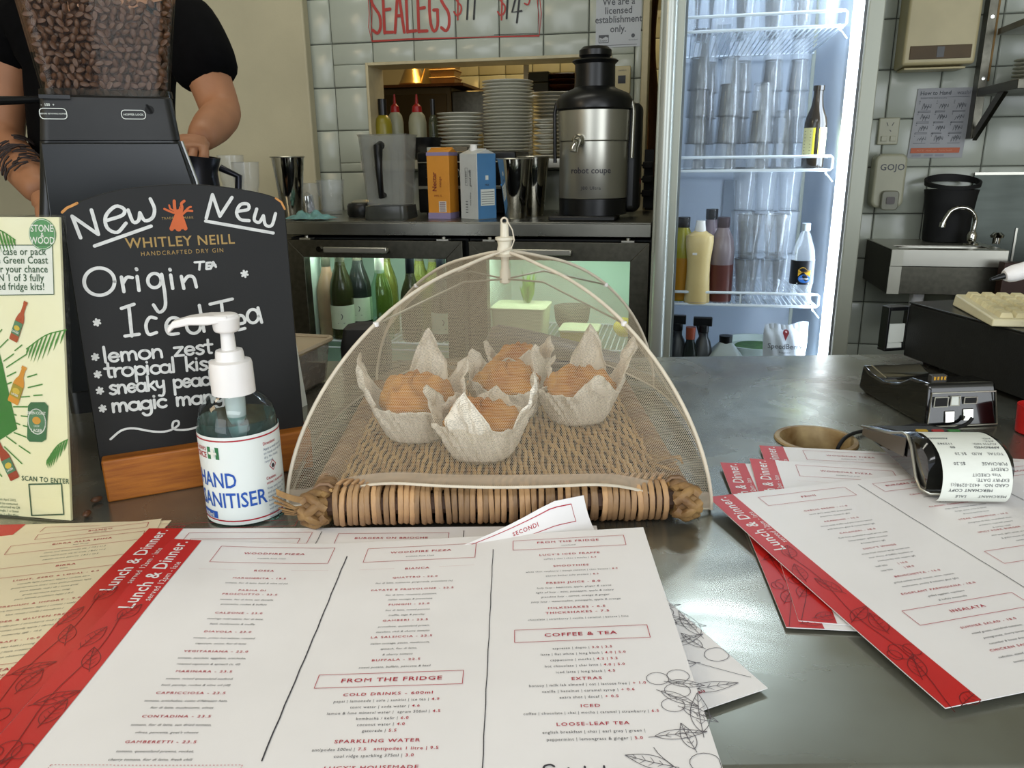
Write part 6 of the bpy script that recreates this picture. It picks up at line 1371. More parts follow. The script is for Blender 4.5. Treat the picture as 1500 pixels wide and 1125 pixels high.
q = MB(); text(q, "FIRST AIDER'S", .0048, -.0200, zc_ + .0035, 'r', .8, 0, 0, True); text(q, 'CHOICE', .0078, -.0200, zc_ - .0035, 'r', .85, 0, 0, True)
text(q, 'Directions:', .0040, .0325, zb(632) - .006, 'l', .85, 0, 0, True); text(q, 'Caution:', .0040, .0325, zb(690), 'l', .85, 0, 0, True); text(q, 'HIGHLY FLAMMABLE', .0030, .0325, zb(690) - .0045, 'l', .85, 0, 0, True)
dd = [(.0415, zb(665)), (.0455, zb(665) - .005), (.0415, zb(665) - .010), (.0375, zb(665) - .005)]
for i in range(4): ribbon(q, [dd[i], dd[(i + 1) % 4]], .0007, 0, False)
q.warp(sc_(.0009)); q.build('red_lettering', MATS['label_red'], t)
q = MB(); disc(q, .0415, zb(665) - .0055, .0017, 0, 12, .0022); q.warp(sc_(.001)); q.build('flame_symbol', blackp_m, t)
q = MB()
for k, s_ in enumerate(('Apply a small amount', 'on hands and rub until', 'dry. No rinsing', 'required.')): text(q, s_, .0034, .0325, zb(632) - .0110 - .0040 * k, 'l', .85)
for k, s_ in enumerate(('Keep away from heat', 'and open flame. For', 'external use only.', 'Avoid contact with', 'eyes. If in eyes rinse', 'well with water and', 'seek advice. Store', 'below 30 degrees.', 'Keep out of reach', 'of children.')): text(q, s_, .0034, .0325, zb(690) - .0095 - .0041 * k, 'l', .85, 0, 0, k > 7)
q.warp(sc_(.0009)); q.build('fine_print', M('label_grey_blue', '64748c', .45, 0, .05, 20), t)
rc = 31 * .70 / F * 1.0
q = MB(); q.lathe([(br * .46, zb(574)), (rc, zb(574)), (rc * 1.0, zb(570)), (rc * .98, zb(533)), (rc * .94, zb(528)), (rc * .66, zb(526)), (rc * .64, zb(516)), (rc * .60, zb(512)), (rc * .32, zb(511))], 36); q.build('pump_collar', white_pl_m, t, 50)
q = MB(); q.lathe([(rc * .34, zb(512)), (rc * .29, zb(470)), (rc * .27, zb(470))], 24); q.lathe([(rc * .32, zb(488)), (rc * .33, zb(487)), (rc * .32, zb(485))], 24); q.build('pump_stem', white_pl_m, t, 50)
q = MB(); q.lathe([(rc * .5, zb(485)), (rc * .58, zb(483)), (rc * .62, zb(470)), (rc * .66, zb(464)), (rc * .5, zb(459)), (0, zb(458))], 30)
an_ = R(188); dx, dy = math.cos(an_), math.sin(an_) * 1.0
def noz(f_, up, w_, h_):
    c0 = Vector((dx * f_, dy * f_, up)); sd = Vector((-dy, dx, 0)) * w_; return [c0 - sd - Vector((0, 0, h_)), c0 + sd - Vector((0, 0, h_)), c0 + sd + Vector((0, 0, h_ * .8)), c0 - sd + Vector((0, 0, h_ * .8))]
rr_ = [noz(-.004, zb(464), .012, .003), noz(.014, zb(465), .011, .0045), noz(.030, zb(466), .007, .004), noz(.044, zb(471), .0058, .0035), noz(.0495, zb(480), .0045, .003)]
vs = [p for r_ in rr_ for p in r_]; fs = [(a * 4 + i, a * 4 + (i + 1) % 4, (a + 1) * 4 + (i + 1) % 4, (a + 1) * 4 + i) for a in range(4) for i in range(4)] + [(3, 2, 1, 0), (16, 17, 18, 19)]
q.add(vs, fs); q.build('pump_head', white_pl_m, t, 50, bev=.0012)
q = MB(); q.lathe([(0, zb(740)), (.0022, zb(740)), (.0022, zb(640)), (.0055, zb(635)), (.0085, zb(610)), (.0095, zb(574)), (0, zb(574))], 20); q.build('dip_tube', M('dip_plastic', 'c3cfcb', .3, 0, .03, 20), t, 50)

# ================================================================== wicker tray
TZ = .036
tc = Vector((-.0145, .822, 1.0)); t = T('wicker_tray', 'woven wicker tray with rolled edges under the netting cover', 'tray', tc, R(1.0))
tw, td = .157, .176
cane_m = M('wicker_cane', '8f6434', .5, 0, .3, 60, .2, 300, (1, .3, 1), col2='cba468'); dark_cane_m = M('dark_weft_cane', '4a3222', .6, 0, .3, 40)
wrap_m = M('wrapped_reed', 'b98d52', .45, 0, .3, 30, .2, 300, col2='7f5428')
q = MB(); nx_ = 56; ny_ = 30
for i in range(nx_):
    x = -tw + 2 * tw * (i + .5) / nx_; ph = PI * (i % 2)
    pts = []
    for j in range(ny_ * 2 + 1): y = -td + 2 * td * j / (ny_ * 2); pts.append((x + .0008 * math.sin(j * .7 + i * 2.1), y, TZ - .003 + .0016 * math.cos(PI * j / 2 * 1.0 + ph)))
    q.tube(pts, .0021, 5)
o = q.build('lengthwise_canes', cane_m, t, 60); tag(o, kind='stuff')
q = MB()
for j in range(ny_):
    y = -td + 2 * td * (j + .5) / ny_; pts = [(-tw + 2 * tw * (i + .5) / nx_, y + .0006 * math.sin(i * 1.3), TZ - .0042 - .0014 * math.cos(PI * (j) + PI * (i % 2))) for i in range(nx_)]
    q.tube(pts, .0019, 4)
o = q.build('crosswise_canes', dark_cane_m, t, 60); tag(o, kind='stuff')
q = MB(); q.box((-tw + .002, -td + .004, TZ - .012), (tw - .002, td - .004, TZ - .0065)); q.build('tray_base', M('dark_wicker_base', '3d2817', .8, 0, .2, 30), t)
for sx in (-1, 1): q = MB(); q.tube([(sx * (tw * .75), -td + .01, .009), (sx * (tw * .75), td - .01, .009)], .008, 10); q.tube([(sx * (tw * .75), -td + .01, .019), (sx * (tw * .75), td - .01, .019)], .006, 10); q.build('under_rail', cane_m, t)
q = MB(); q.tube([(0, -.003, TZ + .0012), (0, -.014, TZ - .001), (.0002, -.0195, TZ - .008), (.0004, -.0205, TZ - .018), (0, -.018, TZ - .028), (0, -.008, TZ - .0335)], .0027, 6)
for mm in (wrap_m,):
    nt = mm.node_tree; b_ = nt.nodes['Principled BSDF']; oi = nt.nodes.new('ShaderNodeObjectInfo'); hs = nt.nodes.new('ShaderNodeHueSaturation'); mr = nt.nodes.new('ShaderNodeMapRange'); mr.inputs['To Min'].default_value = .55; mr.inputs['To Max'].default_value = 1.35
    nt.links.new(oi.outputs['Random'], mr.inputs['Value']); nt.links.new(mr.outputs[0], hs.inputs['Value']); hs.inputs['Saturation'].default_value = .85; nt.links.new(b_.inputs['Base Color'].links[0].from_socket, hs.inputs['Color']); nt.links.new(hs.outputs[0], b_.inputs['Base Color'])
first = None
for i in range(54):
    x = -tw + .009 + (2 * tw - .018) * i / 53
    if first is None: o = q.build('reed_wrap', wrap_m, t, 60); first = o
    else: o = bpy.data.objects.new('reed_wrap', first.data); COL.objects.link(o); o.parent = t
    o.location = (x + random.uniform(-.0005, .0005), -td + .006, random.uniform(-.0008, .0008)); o.rotation_euler = (0, random.uniform(-.05, .05), random.uniform(-.06, .06)); o.scale = (1, 1, random.uniform(.96, 1.0))
q = MB(); q.tube([(-tw, -td - .004, TZ - .014), (tw, -td - .004, TZ - .014)], .0095, 10); q.build('front_core', dark_cane_m, t)
q = MB()    # twisted strands just behind the front roll
for i in range(44):
    x = -tw + .008 + (2 * tw - .02) * i / 43; q.tube([(x, -td + .004, TZ + .002), (x + .004, -td + .010, TZ + .0035), (x + .008, -td + .018, TZ + .001)], .0019, 5)
o = q.build('edge_twist', wrap_m, t, 60); tag(o, kind='stuff')
for sx in (-1, 1):
    q = MB(); q.tube([(sx * (tw + .006), -td - .002, TZ - .010), (sx * (tw + .004), 0, TZ - .009), (sx * (tw + .002), td, TZ - .010)], .0115, 12)
    for k in range(70):
        y = -td + .004 + (2 * td - .008) * k / 69; c0 = Vector((sx * (tw + .004), y, TZ - .0095))
        q.tube([c0 + Vector((.0122 * math.cos(a), .0025 * math.sin(a + k), .0122 * math.sin(a))) for a in [2 * PI * m_ / 10 for m_ in range(11)]], .0016, 4)
    o = q.build('side_roll', wrap_m, t, 60)
    q = MB(); cx_ = sx * (tw + .006)      # corner knot
    for k in range(9):
        ph = 2 * PI * k / 9; pts = []
        for m_ in range(9): f_ = m_ / 8; rr = .0105 + .0045 * math.sin(PI * f_); a = ph + 1.4 * f_ * (1 if k % 2 else -1); pts.append((cx_ + sx * .022 * (f_ - .3), -td - .008 + rr * math.cos(a) * .9, TZ - .0155 + rr * math.sin(a) * .95))
        q.tube(pts, .0042, 6)
    q.lathe([(0, -.0), (.0105, .002), (.0105, .022), (0, .026)], 12, m=Matrix.Translation((cx_ - sx * .008, -td - .008, TZ - .0155)) @ Matrix.Rotation(R(90) * sx, 4, 'Y'))
    q.build('corner_knot', M('pale_reed%d' % sx, 'a58352', .55, 0, .25, 60, .3, 300, col2='6f5030'), t, 60)
q = MB()
for k in range(10):
    a = random.uniform(-.8, .9); l_ = random.uniform(.012, .03); q.tube([(-tw - .018, -td - .01, TZ - .016 + random.uniform(-.008, .008)), (-tw - .02 - l_ * .4, -td - .014, TZ - .014 + l_ * .3 * a), (-tw - .018 - l_, -td - .010, TZ - .012 + l_ * .5 * a)], .0009, 4)
q.sheet(lambda i, j: (-tw - .012 - .03 * i, -td - .012 - .004 * math.sin(i * 3), TZ - .006 + .010 * i + .006 * (j - .5)), 6, 2, .0006)
q.build('frayed_reed', MATS['pale_reed-1'], t, 60)
q = MB(); 
for k in range(3): q.tube([(tw + .004 + .016 * math.cos(a) - .004, -td + .03 + .006 * k + .012 * math.sin(a), TZ + .006 + .003 * math.sin(a * 2 + k)) for a in [2 * PI * m_ / 16 for m_ in range(15)]], .0012, 5)
q.build('loose_reed', MATS['pale_reed1'], t, 60)

# ================================================================== muffins in newsprint wraps
cake_m = M('muffin_crust', 'a45f1c', .7, 0, .35, 28, .8, 120, col2='d39a48'); 
def newsprint(name):
    m = M(name, 'e2dac8', .6, 0, .06, 20, .15, 60); nt = m.node_tree; N = nt.nodes; Lk = nt.links; b = N['Principled BSDF']
    uv = N.new('ShaderNodeUVMap'); sep = N.new('ShaderNodeSeparateXYZ'); Lk.new(uv.outputs[0], sep.inputs[0])
    def mth(op, a, b_=None, c_=None):
        n_ = N.new('ShaderNodeMath'); n_.operation = op
        for i, v_ in enumerate((a, b_, c_)):
            if v_ is None: continue
            if isinstance(v_, (int, float)): n_.inputs[i].default_value = v_
            else: Lk.new(v_, n_.inputs[i])
        return n_.outputs[0]
    ln = mth('FRACT', mth('MULTIPLY', sep.outputs[1], 620)); line = mth('LESS_THAN', ln, .42)
    nz = N.new('ShaderNodeTexNoise'); nz.inputs['Scale'].default_value = 1; nz.inputs['Detail'].default_value = 2
    cb = N.new('ShaderNodeCombineXYZ'); Lk.new(mth('MULTIPLY', sep.outputs[0], 700), cb.inputs[0]); Lk.new(mth('FLOOR', mth('MULTIPLY', sep.outputs[1], 620)), cb.inputs[1]); Lk.new(cb.outputs[0], nz.inputs['Vector'])
    ink = mth('MULTIPLY', line, mth('GREATER_THAN', nz.outputs['Fac'], .47))
    n3 = N.new('ShaderNodeTexNoise'); n3.inputs['Scale'].default_value = 40; Lk.new(uv.outputs[0], n3.inputs['Vector']); ink = mth('MULTIPLY', ink, mth('GREATER_THAN', n3.outputs['Fac'], .40))
    mx = N.new('ShaderNodeMixRGB'); mx.inputs[2].default_value = (*lin('5a5348'), 1); Lk.new(mth('MULTIPLY', ink, .5), mx.inputs[0])
    src = b.inputs['Base Color'].links[0].from_socket; Lk.new(src, mx.inputs[1]); Lk.new(mx.outputs[0], b.inputs['Base Color'])
    return m
news_m = newsprint('newsprint_paper')
def muffin(label, x, y, rot, pet, hts, seed, sc=1.0, crown=1.0):
    p = pz(x, y, 1.0 + TZ + .001); rg = random.Random(seed)
    t = T('muffin', label, 'muffin', p, rot, 'muffins in newsprint wraps on the wicker tray')
    ph = [rg.uniform(0, 6) for _ in range(6)]
    q = MB(); NU, NV = 40, 16
    def cake(i, j):
        a = 2 * PI * i; e = j * PI * .56
        r = .0395 * math.sin(min(e, PI / 2)) * (1 if e < PI / 2 else 1 - (e - PI / 2) * .5)
        r *= 1 + .07 * math.sin(3 * a + ph[0]) + .05 * math.sin(5 * a + ph[1]) * math.sin(e) + .03 * math.sin(9 * a + 4 * e + ph[4])
        z = .038 + (.026 * math.cos(e) if e < PI / 2 else .05 * math.cos(e))
        z += .0035 * math.sin(4 * a + 6 * e + ph[2]) * math.sin(2 * e) + .003 * math.sin(7 * a - 9 * e + ph[3])
        return (r * math.cos(a) * sc, r * math.sin(a) * sc, z * sc * crown)
    q.sheet(cake, NU, NV); q.lathe([(0, .004), (.030 * sc, .004), (.036 * sc, .034 * sc)], 24); q.build('muffin_cake', cake_m, t, 80)
    q = MB(); NU, NV = 96, 14; uvs = []
    def paper(i, j):
        a = 2 * PI * i
        k = 0; h_ = .040
        for pa, hh_, ww in [(pet[n_], hts[n_], .52) for n_ in range(len(pet))]:
            d = math.atan2(math.sin(a - pa), math.cos(a - pa)); k = max(k, hh_ * max(0, 1 - abs(d) / ww) ** .8)
        h_ += k
        zz_ = j * h_
        r = .029 + .020 * min(1, j * h_ / .042) ** .8 + .010 * max(0, j * h_ - .042) / .05 + .0022 * math.sin(11 * a + ph[5]) * j + .0016 * math.sin(23 * a + 9 * j) * j + .0010 * math.sin(37 * a + ph[2] + 14 * j)
        r += .003 * math.sin(j * 14 + 3 * a + ph[1]) * max(0, zz_ - .03) / .04
        return (r * math.cos(a) * sc, r * math.sin(a) * sc, (zz_ + .0008 * math.sin(19 * a + 21 * j)) * sc)
    q.sheet(paper, NU, NV)
    o = q.build('paper_case', news_m, t, 25)
    me = o.data; uvl = me.uv_layers.new(name='UVMap')
    for lp in me.loops:
        v_ = me.vertices[lp.vertex_index].co; a = math.atan2(v_.y, v_.x); uvl.data[lp.index].uv = (a * .045 * math.cos(.4) + v_.z * .4, v_.z * 1.0 + a * .018 + (seed % 3) * .01)
    sd_ = o.modifiers.new('thick', 'SOLIDIFY'); sd_.thickness = .0004; sd_.offset = 1
    q = MB(); q.lathe([(0, .0008), (.028 * sc, .0008), (.029 * sc, .003)], 24); q.build('case_base', news_m, t)
    return t
D_ = R
muffin('muffin at the left with a tall torn newsprint peak behind it', 612, 636, 0, [D_(80), D_(178), D_(25), D_(330)], [.066, .052, .044, .014], 1, 1.02)
muffin('golden muffin in the middle between the left and right ones', 745, 607, 0, [D_(140), D_(15), D_(215), D_(60)], [.036, .030, .014, .03], 2, .95)
muffin('muffin at the front, largely hidden by its newsprint petals', 706, 664, 0, [D_(255), D_(345), D_(165), D_(75)], [.042, .050, .030, .016], 3, .98, .85)
muffin('muffin at the right in a tall three-pointed newsprint wrap', 846, 612, 0, [D_(5), D_(70), D_(150), D_(290)], [.056, .060, .040, .026], 4, 1.0, .9)
muffin('muffin at the back, brown crust above its small wrap', 762, 563, 0, [D_(30), D_(165), D_(250), D_(330)], [.034, .030, .018, .010], 5, .82)
# headline lettering on the tall left peak and right wrap
# ================================================================== netting cover
FLc, FRc = pz(424, 745), pz(1040, 750); exn = (FRc - FLc).normalized(); eyn = Vector((-exn.y, exn.x, 0)); SD = (FRc - FLc).length
cc0 = FLc + exn * SD / 2 + eyn * SD / 2; HN = .213
t = T('food_cover', 'dome-shaped cream netting food cover over the muffins, with a white top knob', 'food cover', cc0, math.atan2(exn.y, exn.x)); h2 = SD / 2
corners = [Vector((-h2, -h2, 0)), Vector((h2, -h2, 0)), Vector((h2, h2, 0)), Vector((-h2, h2, 0))]
def rib(k, s_):
    a = s_ * PI / 2; c_ = corners[k]; f_ = math.sin(a); z = HN * (max(0, math.cos(a)) ** 1.17) + .006 * max(0, 1 - s_ * 8)
    return Vector((c_.x * f_, c_.y * f_, z + .003))
def panel(k, t_, s_):
    a, b_ = rib(k, s_), rib((k + 1) % 4, s_); p = a.lerp(b_, t_); mid = (corners[k] + corners[(k + 1) % 4]).normalized()
    w4 = 4 * t_ * (1 - t_)
    out = -.016 * w4 * math.sin(PI * s_) ** 1.0
    if s_ > .55: out += (.046 if k == 0 else .02) * w4 * ((s_ - .55) / .45) ** 1.6
    p = p + mid * out
    if k == 0: p.z += .040 * (lambda x_: x_ * x_ * (3 - 2 * x_))(min(1, w4 * 1.15)) * max(0, (s_ - .5) / .5) ** 2
    else: p.z += .034 * (min(1, w4 * 1.6)) * max(0, (s_ - .5) / .5) ** 2 if k == 2 else .006 * w4 * s_
    if k in (1, 3): p.z = max(p.z, .002)
    p.z += .0012 * math.sin(t_ * 40 + s_ * 9) * s_ * (1 - s_) * 2
    return p
net = bpy.data.materials.new('cream_netting'); net.use_nodes = True; nt = net.node_tree; N = nt.nodes; Lk = nt.links; N.remove(N['Principled BSDF'])
out = N['Material Output']; uvn = N.new('ShaderNodeUVMap')
def vm(op, a, b_=None):
    n_ = N.new('ShaderNodeVectorMath'); n_.operation = op
    for i, v_ in enumerate((a, b_)):
        if v_ is None: continue
        if isinstance(v_, tuple): n_.inputs[i].default_value = v_
        else: Lk.new(v_, n_.inputs[i])
    return n_
pitch = .0019; base_ = vm('MULTIPLY', uvn.outputs[0], (1 / pitch, 1 / (pitch * 1.732), 0))
ds = []
for off in ((0, 0, 0), (.5, .5, 0)):
    fr_ = vm('FRACTION', vm('ADD', base_.outputs[0], off).outputs[0]); d_ = vm('MULTIPLY', vm('SUBTRACT', fr_.outputs[0], (.5, .5, 0)).outputs[0], (1, 1.732, 0)); ds.append(vm('LENGTH', d_.outputs[0]).outputs['Value'])
mn = N.new('ShaderNodeMath'); mn.operation = 'MINIMUM'; Lk.new(ds[0], mn.inputs[0]); Lk.new(ds[1], mn.inputs[1])
gt = N.new('ShaderNodeMath'); gt.operation = 'GREATER_THAN'; gt.inputs[1].default_value = .445; Lk.new(mn.outputs[0], gt.inputs[0])
tr_ = N.new('ShaderNodeBsdfTransparent'); df = N.new('ShaderNodeBsdfDiffuse'); df.inputs[0].default_value = (*lin('d8cbb2'), 1); tl = N.new('ShaderNodeBsdfTranslucent'); tl.inputs[0].default_value = (*lin('d8cbb2'), 1)
m1_ = N.new('ShaderNodeMixShader'); m1_.inputs[0].default_value = .35; Lk.new(df.outputs[0], m1_.inputs[1]); Lk.new(tl.outputs[0], m1_.inputs[2])
m2_ = N.new('ShaderNodeMixShader'); Lk.new(gt.outputs[0], m2_.inputs[0]); Lk.new(tr_.outputs[0], m2_.inputs[1]); Lk.new(m1_.outputs[0], m2_.inputs[2]); Lk.new(m2_.outputs[0], out.inputs[0])
for k in range(4):
    NU, NV = 36, 28; q = MB(); q.sheet(lambda i, j: panel(k, i, j), NU, NV); o = q.build('net_panel', net, t, 80); me = o.data; uvl = me.uv_layers.new(name='UVMap')
    # arc-length coordinates keep the mesh cells even
    arcv = [0]
    for j in range(1, NV + 1): arcv.append(arcv[-1] + (panel(k, .5, j / NV) - panel(k, .5, (j - 1) / NV)).length)
    coords = {}
    for j in range(NV + 1):
        ch = (rib(k, j / NV) - rib((k + 1) % 4, j / NV)).length
        for i in range(NU + 1): coords[j * (NU + 1) + i] = ((i / NU - .5) * ch, arcv[j])
    for lp in me.loops: uvl.data[lp.index].uv = coords.get(lp.vertex_index, (0, 0))
hem_m = M('cream_hem_tape', 'd2c8b4', .75, 0, .08, 60, .2, 500)
hemt_m = glassy('sheer_hem', (.85, .83, .78), .05, .0, .5, .42, (.62, .52, .40))
for k in range(4):
    q = MB(); q.tube([rib(k, s_ / 30) + (corners[k].normalized() * .0012) for s_ in range(31)], .0019, 8); q.build('rib', hem_m, t, 60)
    q = MB(); q.tube([panel(k, i / 40, 1.0) + Vector((0, 0, .001)) for i in range(41)], .0014, 6); q.build('hem_cord', hem_m, t, 60)
    q = MB(); q.sheet(lambda i, j: panel(k, i, .925 + .075 * j) + (corners[k] + corners[(k + 1) % 4]).normalized() * .0012, 40, 3); q.build('hem_band', hemt_m, t, 60)
    q = MB(); m_ = rib(k, .42); q.tube([Vector((0, 0, HN - .022)), Vector((m_.x * .35, m_.y * .35, HN - .019)), m_ * 1.0], .0011, 6); q.build('strut', steel_m, t)
    q = MB(); q.lathe([(0, -.003), (.003, -.002), (.003, .002), (0, .003)], 10, (m_.x, m_.y, m_.z)); q.build('strut_clip', white_pl_m, t)
q = MB(); q.lathe([(0, HN - .028), (.006, HN - .026), (.006, HN - .012), (.0045, HN - .010), (.0045, HN + .004), (.011, HN + .004), (.0095, HN + .008), (.0075, HN + .016), (.0085, HN + .021), (.0105, HN + .022), (.0105, HN + .025), (.005, HN + .0255), (.0045, HN + .040), (0, HN + .0405)], 24)
q.build('top_knob', M('knob_cream', 'd9d2bd', .35, 0, .04, 20), t, 50)
q = MB(); q.tube([(0 + .0035 * math.cos(a), 0, HN + .0425 + .0035 * math.sin(a)) for a in [2 * PI * m_ / 12 for m_ in range(12)]], .0012, 6, True); q.tube([(.003, 0, HN + .043), (.009, -.004, HN + .033), (.011, -.006, HN + .022), (.008, -.01, HN + .014), (-.02, -.016, HN + .004), (-.05, -.03, HN - .009)], .0008, 5); q.build('pull_cord', hem_m, t, 60)

# ================================================================== things behind the cover
p = pz(462, 545, 1.0); t = T('food_container', 'clear plastic food container with brown contents behind the chalkboard', 'container', (p.x - .032, 1.085, 1.0), R(-14))
q = MB(); q.hexa([(-.05, -.05, 0), (.05, -.05, 0), (.05, .06, 0), (-.05, .06, 0), (-.057, -.057, .062), (.057, -.057, .062), (.057, .067, .062), (-.057, .067, .062)]); q.build('tub_wall', tub_m, t, bev=.006, seg=3)
q = MB(); q.hexa([(-.047, -.047, .003), (.047, -.047, .003), (.047, .057, .003), (-.047, .057, .003), (-.05, -.05, .028), (.05, -.05, .028), (.05, .06, .028), (-.05, .06, .028)]); q.build('brown_contents', M('ground_brown', '4b3524', .9, 0, .3, 60), t)
q = MB(); ring_ = rrect(-.061, -.061, .061, .071, .014, 5); q.tube([(x, y, .066) for x, y in ring_], .004, 6, True); q.prism(rrect(-.058, -.058, .058, .068, .012), .062, .0655); q.build('lid', M('taupe_lid', 'a39276', .45, 0, .08, 14), t)
p = pz(452, 600); t = T('white_card', 'white card standing behind the right edge of the chalkboard', 'card', (p.x + .006, p.y + .055, 1.0), R(68)); q = MB(); q.box((-.05, -.0006, 0), (-.036, .0006, .11)); q.build('card_sheet', receipt_m, t); t.rotation_euler = (R(-6), 0, R(68))
q = MB(); q.box((-.05, .0007, .0), (-.036, .008, .01)); q.build('card_foot', receipt_m, t)
p = pz(806, 575); t = T('black_clam_cover', 'dark grey rounded plastic bread cover standing behind the muffins', 'cover', (p.x + .005, 1.13, 1.0))
q = MB()
def clam(i, j):
    x = -.095 + .20 * i; top = .082 * (1 - .62 * i ** 1.3) * min(1, (i + .06) * 9) ** .5; a = PI * j
    return (x, -.055 * math.cos(a), top * math.sin(a) ** .55)
q.sheet(clam, 24, 14, -.003); q.build('cover_shell', M('dark_grey_plastic', '4e4b49', .4, 0, .08, 14), t, 60)
q = MB(); q.tube([(-.06, -.055, .02), (-.02, -.06, .042), (.03, -.06, .036), (.09, -.058, .012)], .003, 8); q.build('moulded_edge', M('grey_edge', '77716c', .4, 0, .08, 14), t, 60)
p = pz(540, 560); t = T('black_caddy', 'small black rounded container behind the left edge of the netting', 'caddy', (pY(535, 480, 1.16).x, 1.16, 1.0))
q = MB(); loftbox(q, [(-.035, .035, -.03, .03, 0), (-.036, .036, -.031, .031, .05), (-.030, .030, -.027, .027, .078), (-.015, .015, -.015, .015, .083)], .012); q.build('caddy_body', black_matte_m, t, 50)

# ================================================================== cash drawer corner
d0 = pz(1333, 443, 1.095); d1 = pz(1500, 487, 1.095); dr = (d1 - d0).normalized(); ang = math.atan2(dr.y, dr.x) + PI / 2      # local -y along the side towards the viewer
t = T('cash_drawer', 'large black cash drawer at the right end of the counter under the keyboard', 'cash drawer', (d0.x, d0.y, 1.0), ang)
q = MB(); q.box((0, -.40, .008), (.42, 0, .093)); q.build('drawer_case', black_matte_m, t, bev=.002)
q = MB(); q.box((-.001, -.401, .0932), (.421, .001, .096)); q.build('top_plate', M('worn_black_steel', '2c2c29', .3, .5, .2, 10), t, bev=.001)
for sx, sy in ((.03, -.37), (.39, -.37), (.03, -.03), (.39, -.03)): q = MB(); q.cyl(.012, 0, .0082, 14, (sx, sy, 0)); q.build('foot', rubber_m, t)
q = MB(); zt_ = .093
q.box((-.034, .001, .02), (-.030, .02, .088)); q.box((-.030, .001, .082), (0, .02, .088)); q.box((-.034, .001, .016), (.0, .02, .02)); q.box((0, .001, .016), (.02, .012, .088)); q.build('side_bracket', black_m, t, bev=.0008)
q = MB(); q.box((-.0285, .003, .030), (-.001, .006, .060)); q.hexa([(-.029, .004, .0205), (-.002, .004, .0205), (-.002, .008, .0205), (-.029, .008, .0205), (-.029, .005, .032), (-.002, .005, .028), (-.002, .008, .028), (-.029, .008, .032)]); q.build('paper_slip', receipt_m, t)
# keyboard
kb0 = pz(1395, 444, 1.10); t = T('keyboard', 'aged cream computer keyboard on top of the black cash drawer', 'keyboard', (kb0.x, kb0.y, 1.0965), R(-12))
q = MB(); q.hexa([(0, -.16, 0), (.34, -.16, 0), (.34, 0, 0), (0, 0, 0), (.002, -.158, .010), (.338, -.158, .010), (.338, -.002, .018), (.002, -.002, .018)]); q.build('case', M('keyboard_cream', 'cfc7a2', .5, 0, .06, 14), t, bev=.002)
q = MB()
for r_ in range(6):
    for c_ in range(16):
        x = .012 + c_ * .0198; y = -.150 + r_ * .0235; z = .0105 + r_ * .0012; q.hexa([(x, y, z), (x + .0175, y, z), (x + .0175, y + .02, z + .001), (x, y + .02, z + .001), (x + .0025, y + .002, z + .0065), (x + .015, y + .002, z + .0065), (x + .015, y + .017, z + .0075), (x + .0025, y + .017, z + .0075)])
o = q.build('keys', M('key_cream', 'd8cda0', .5, 0, .08, 60), t)
# marker resting on a stand at the frame edge
mk0 = pY(1450, 410, .98); mk1 = pY(1530, 388, .98)
t = T('marker_pen', 'white marker pen with a dark tip pointing left above the keyboard', 'pen', mk0); dv = (mk1 - mk0); Lm = dv.length; dv.normalize(); rot = Vector((0, 0, 1)).rotation_difference(dv); t.rotation_mode = 'QUATERNION'; t.rotation_quaternion = rot
MB().lathe([(0, 0), (.0022, .001), (.0036, .012), (.0042, .018), (0, .018)], 14).build('tip', black_m, t)
MB().lathe([(0, .018), (.0068, .0185), (.0095, .023), (.0108, .03), (.0112, .13), (.009, .135), (0, .135)], 24).build('barrel', white_pl_m, t, 50)
t = T('pen_stand', 'black stand just outside the right edge holding the marker', 'stand', (mk1.x + .05, .98, 1.0965)); q = MB(); q.box((-.0325, -.02, .0), (.035, .02, mk1.z - 1.0965 - .0075)); q.build('stand_body', black_matte_m, t, bev=.002)
p = pz(1508, 640); t = T('red_cup', 'small red plastic cup cut off by the right edge of the frame', 'cup', (p.x + .012, p.y + .012, 1.0)); MB().lathe([(0, 0), (.016, 0), (.019, .002), (.021, .035), (.0195, .035), (.0175, .003), (0, .003)], 24).build('cup_wall', M('red_plastic', 'b81f1c', .35, 0, .05, 20), t)

# ================================================================== charging base and card terminal
pA = pz(1355, 627); pB = pz(1462, 624)
t = T('terminal_base', 'glossy black charging base with ports facing the viewer', 'charging base', (pA.x, pA.y, 1.0), R(4)); wB = (pB - pA).length
gloss_m = M('gloss_black', '08090a', .12, 0, .2, 40, coat=.5)
q = MB(); Lb = .165
prof = [(0, .0, .045), (.012, .0, .053), (.05, .0, .050), (.075, .0, .036), (.11, 0, .028), (.145, .0, .030), (Lb, .004, .037)]
rg_ = [[(0 + (.001 if y else 0), y, z0_), (wB, y, z0_), (wB - .003, y + (.008 if y == 0 else 0), z1_), (.004, y + (.008 if y == 0 else 0), z1_)] for y, z0_, z1_ in prof]
vs = [p for r_ in rg_ for p in r_]; nR = len(rg_); fs = [(a * 4 + i, (a + 1) * 4 + i, (a + 1) * 4 + (i + 1) % 4, a * 4 + (i + 1) % 4) for a in range(nR - 1) for i in range(4)] + [(0, 1, 2, 3), tuple((nR - 1) * 4 + i for i in (3, 2, 1, 0))]
q.add(vs, fs); q.build('base_body', gloss_m, t, 30, bev=.003)
q = MB(); q.tube([(.002, -.001, .002), (.005, .004, .043), (wB - .006, .004, .043), (wB - .001, -.001, .002)], .0011, 6, True); q.build('chrome_edge', steel_m, t)
def slant(z): return -.0012 + .0085 * z / .045
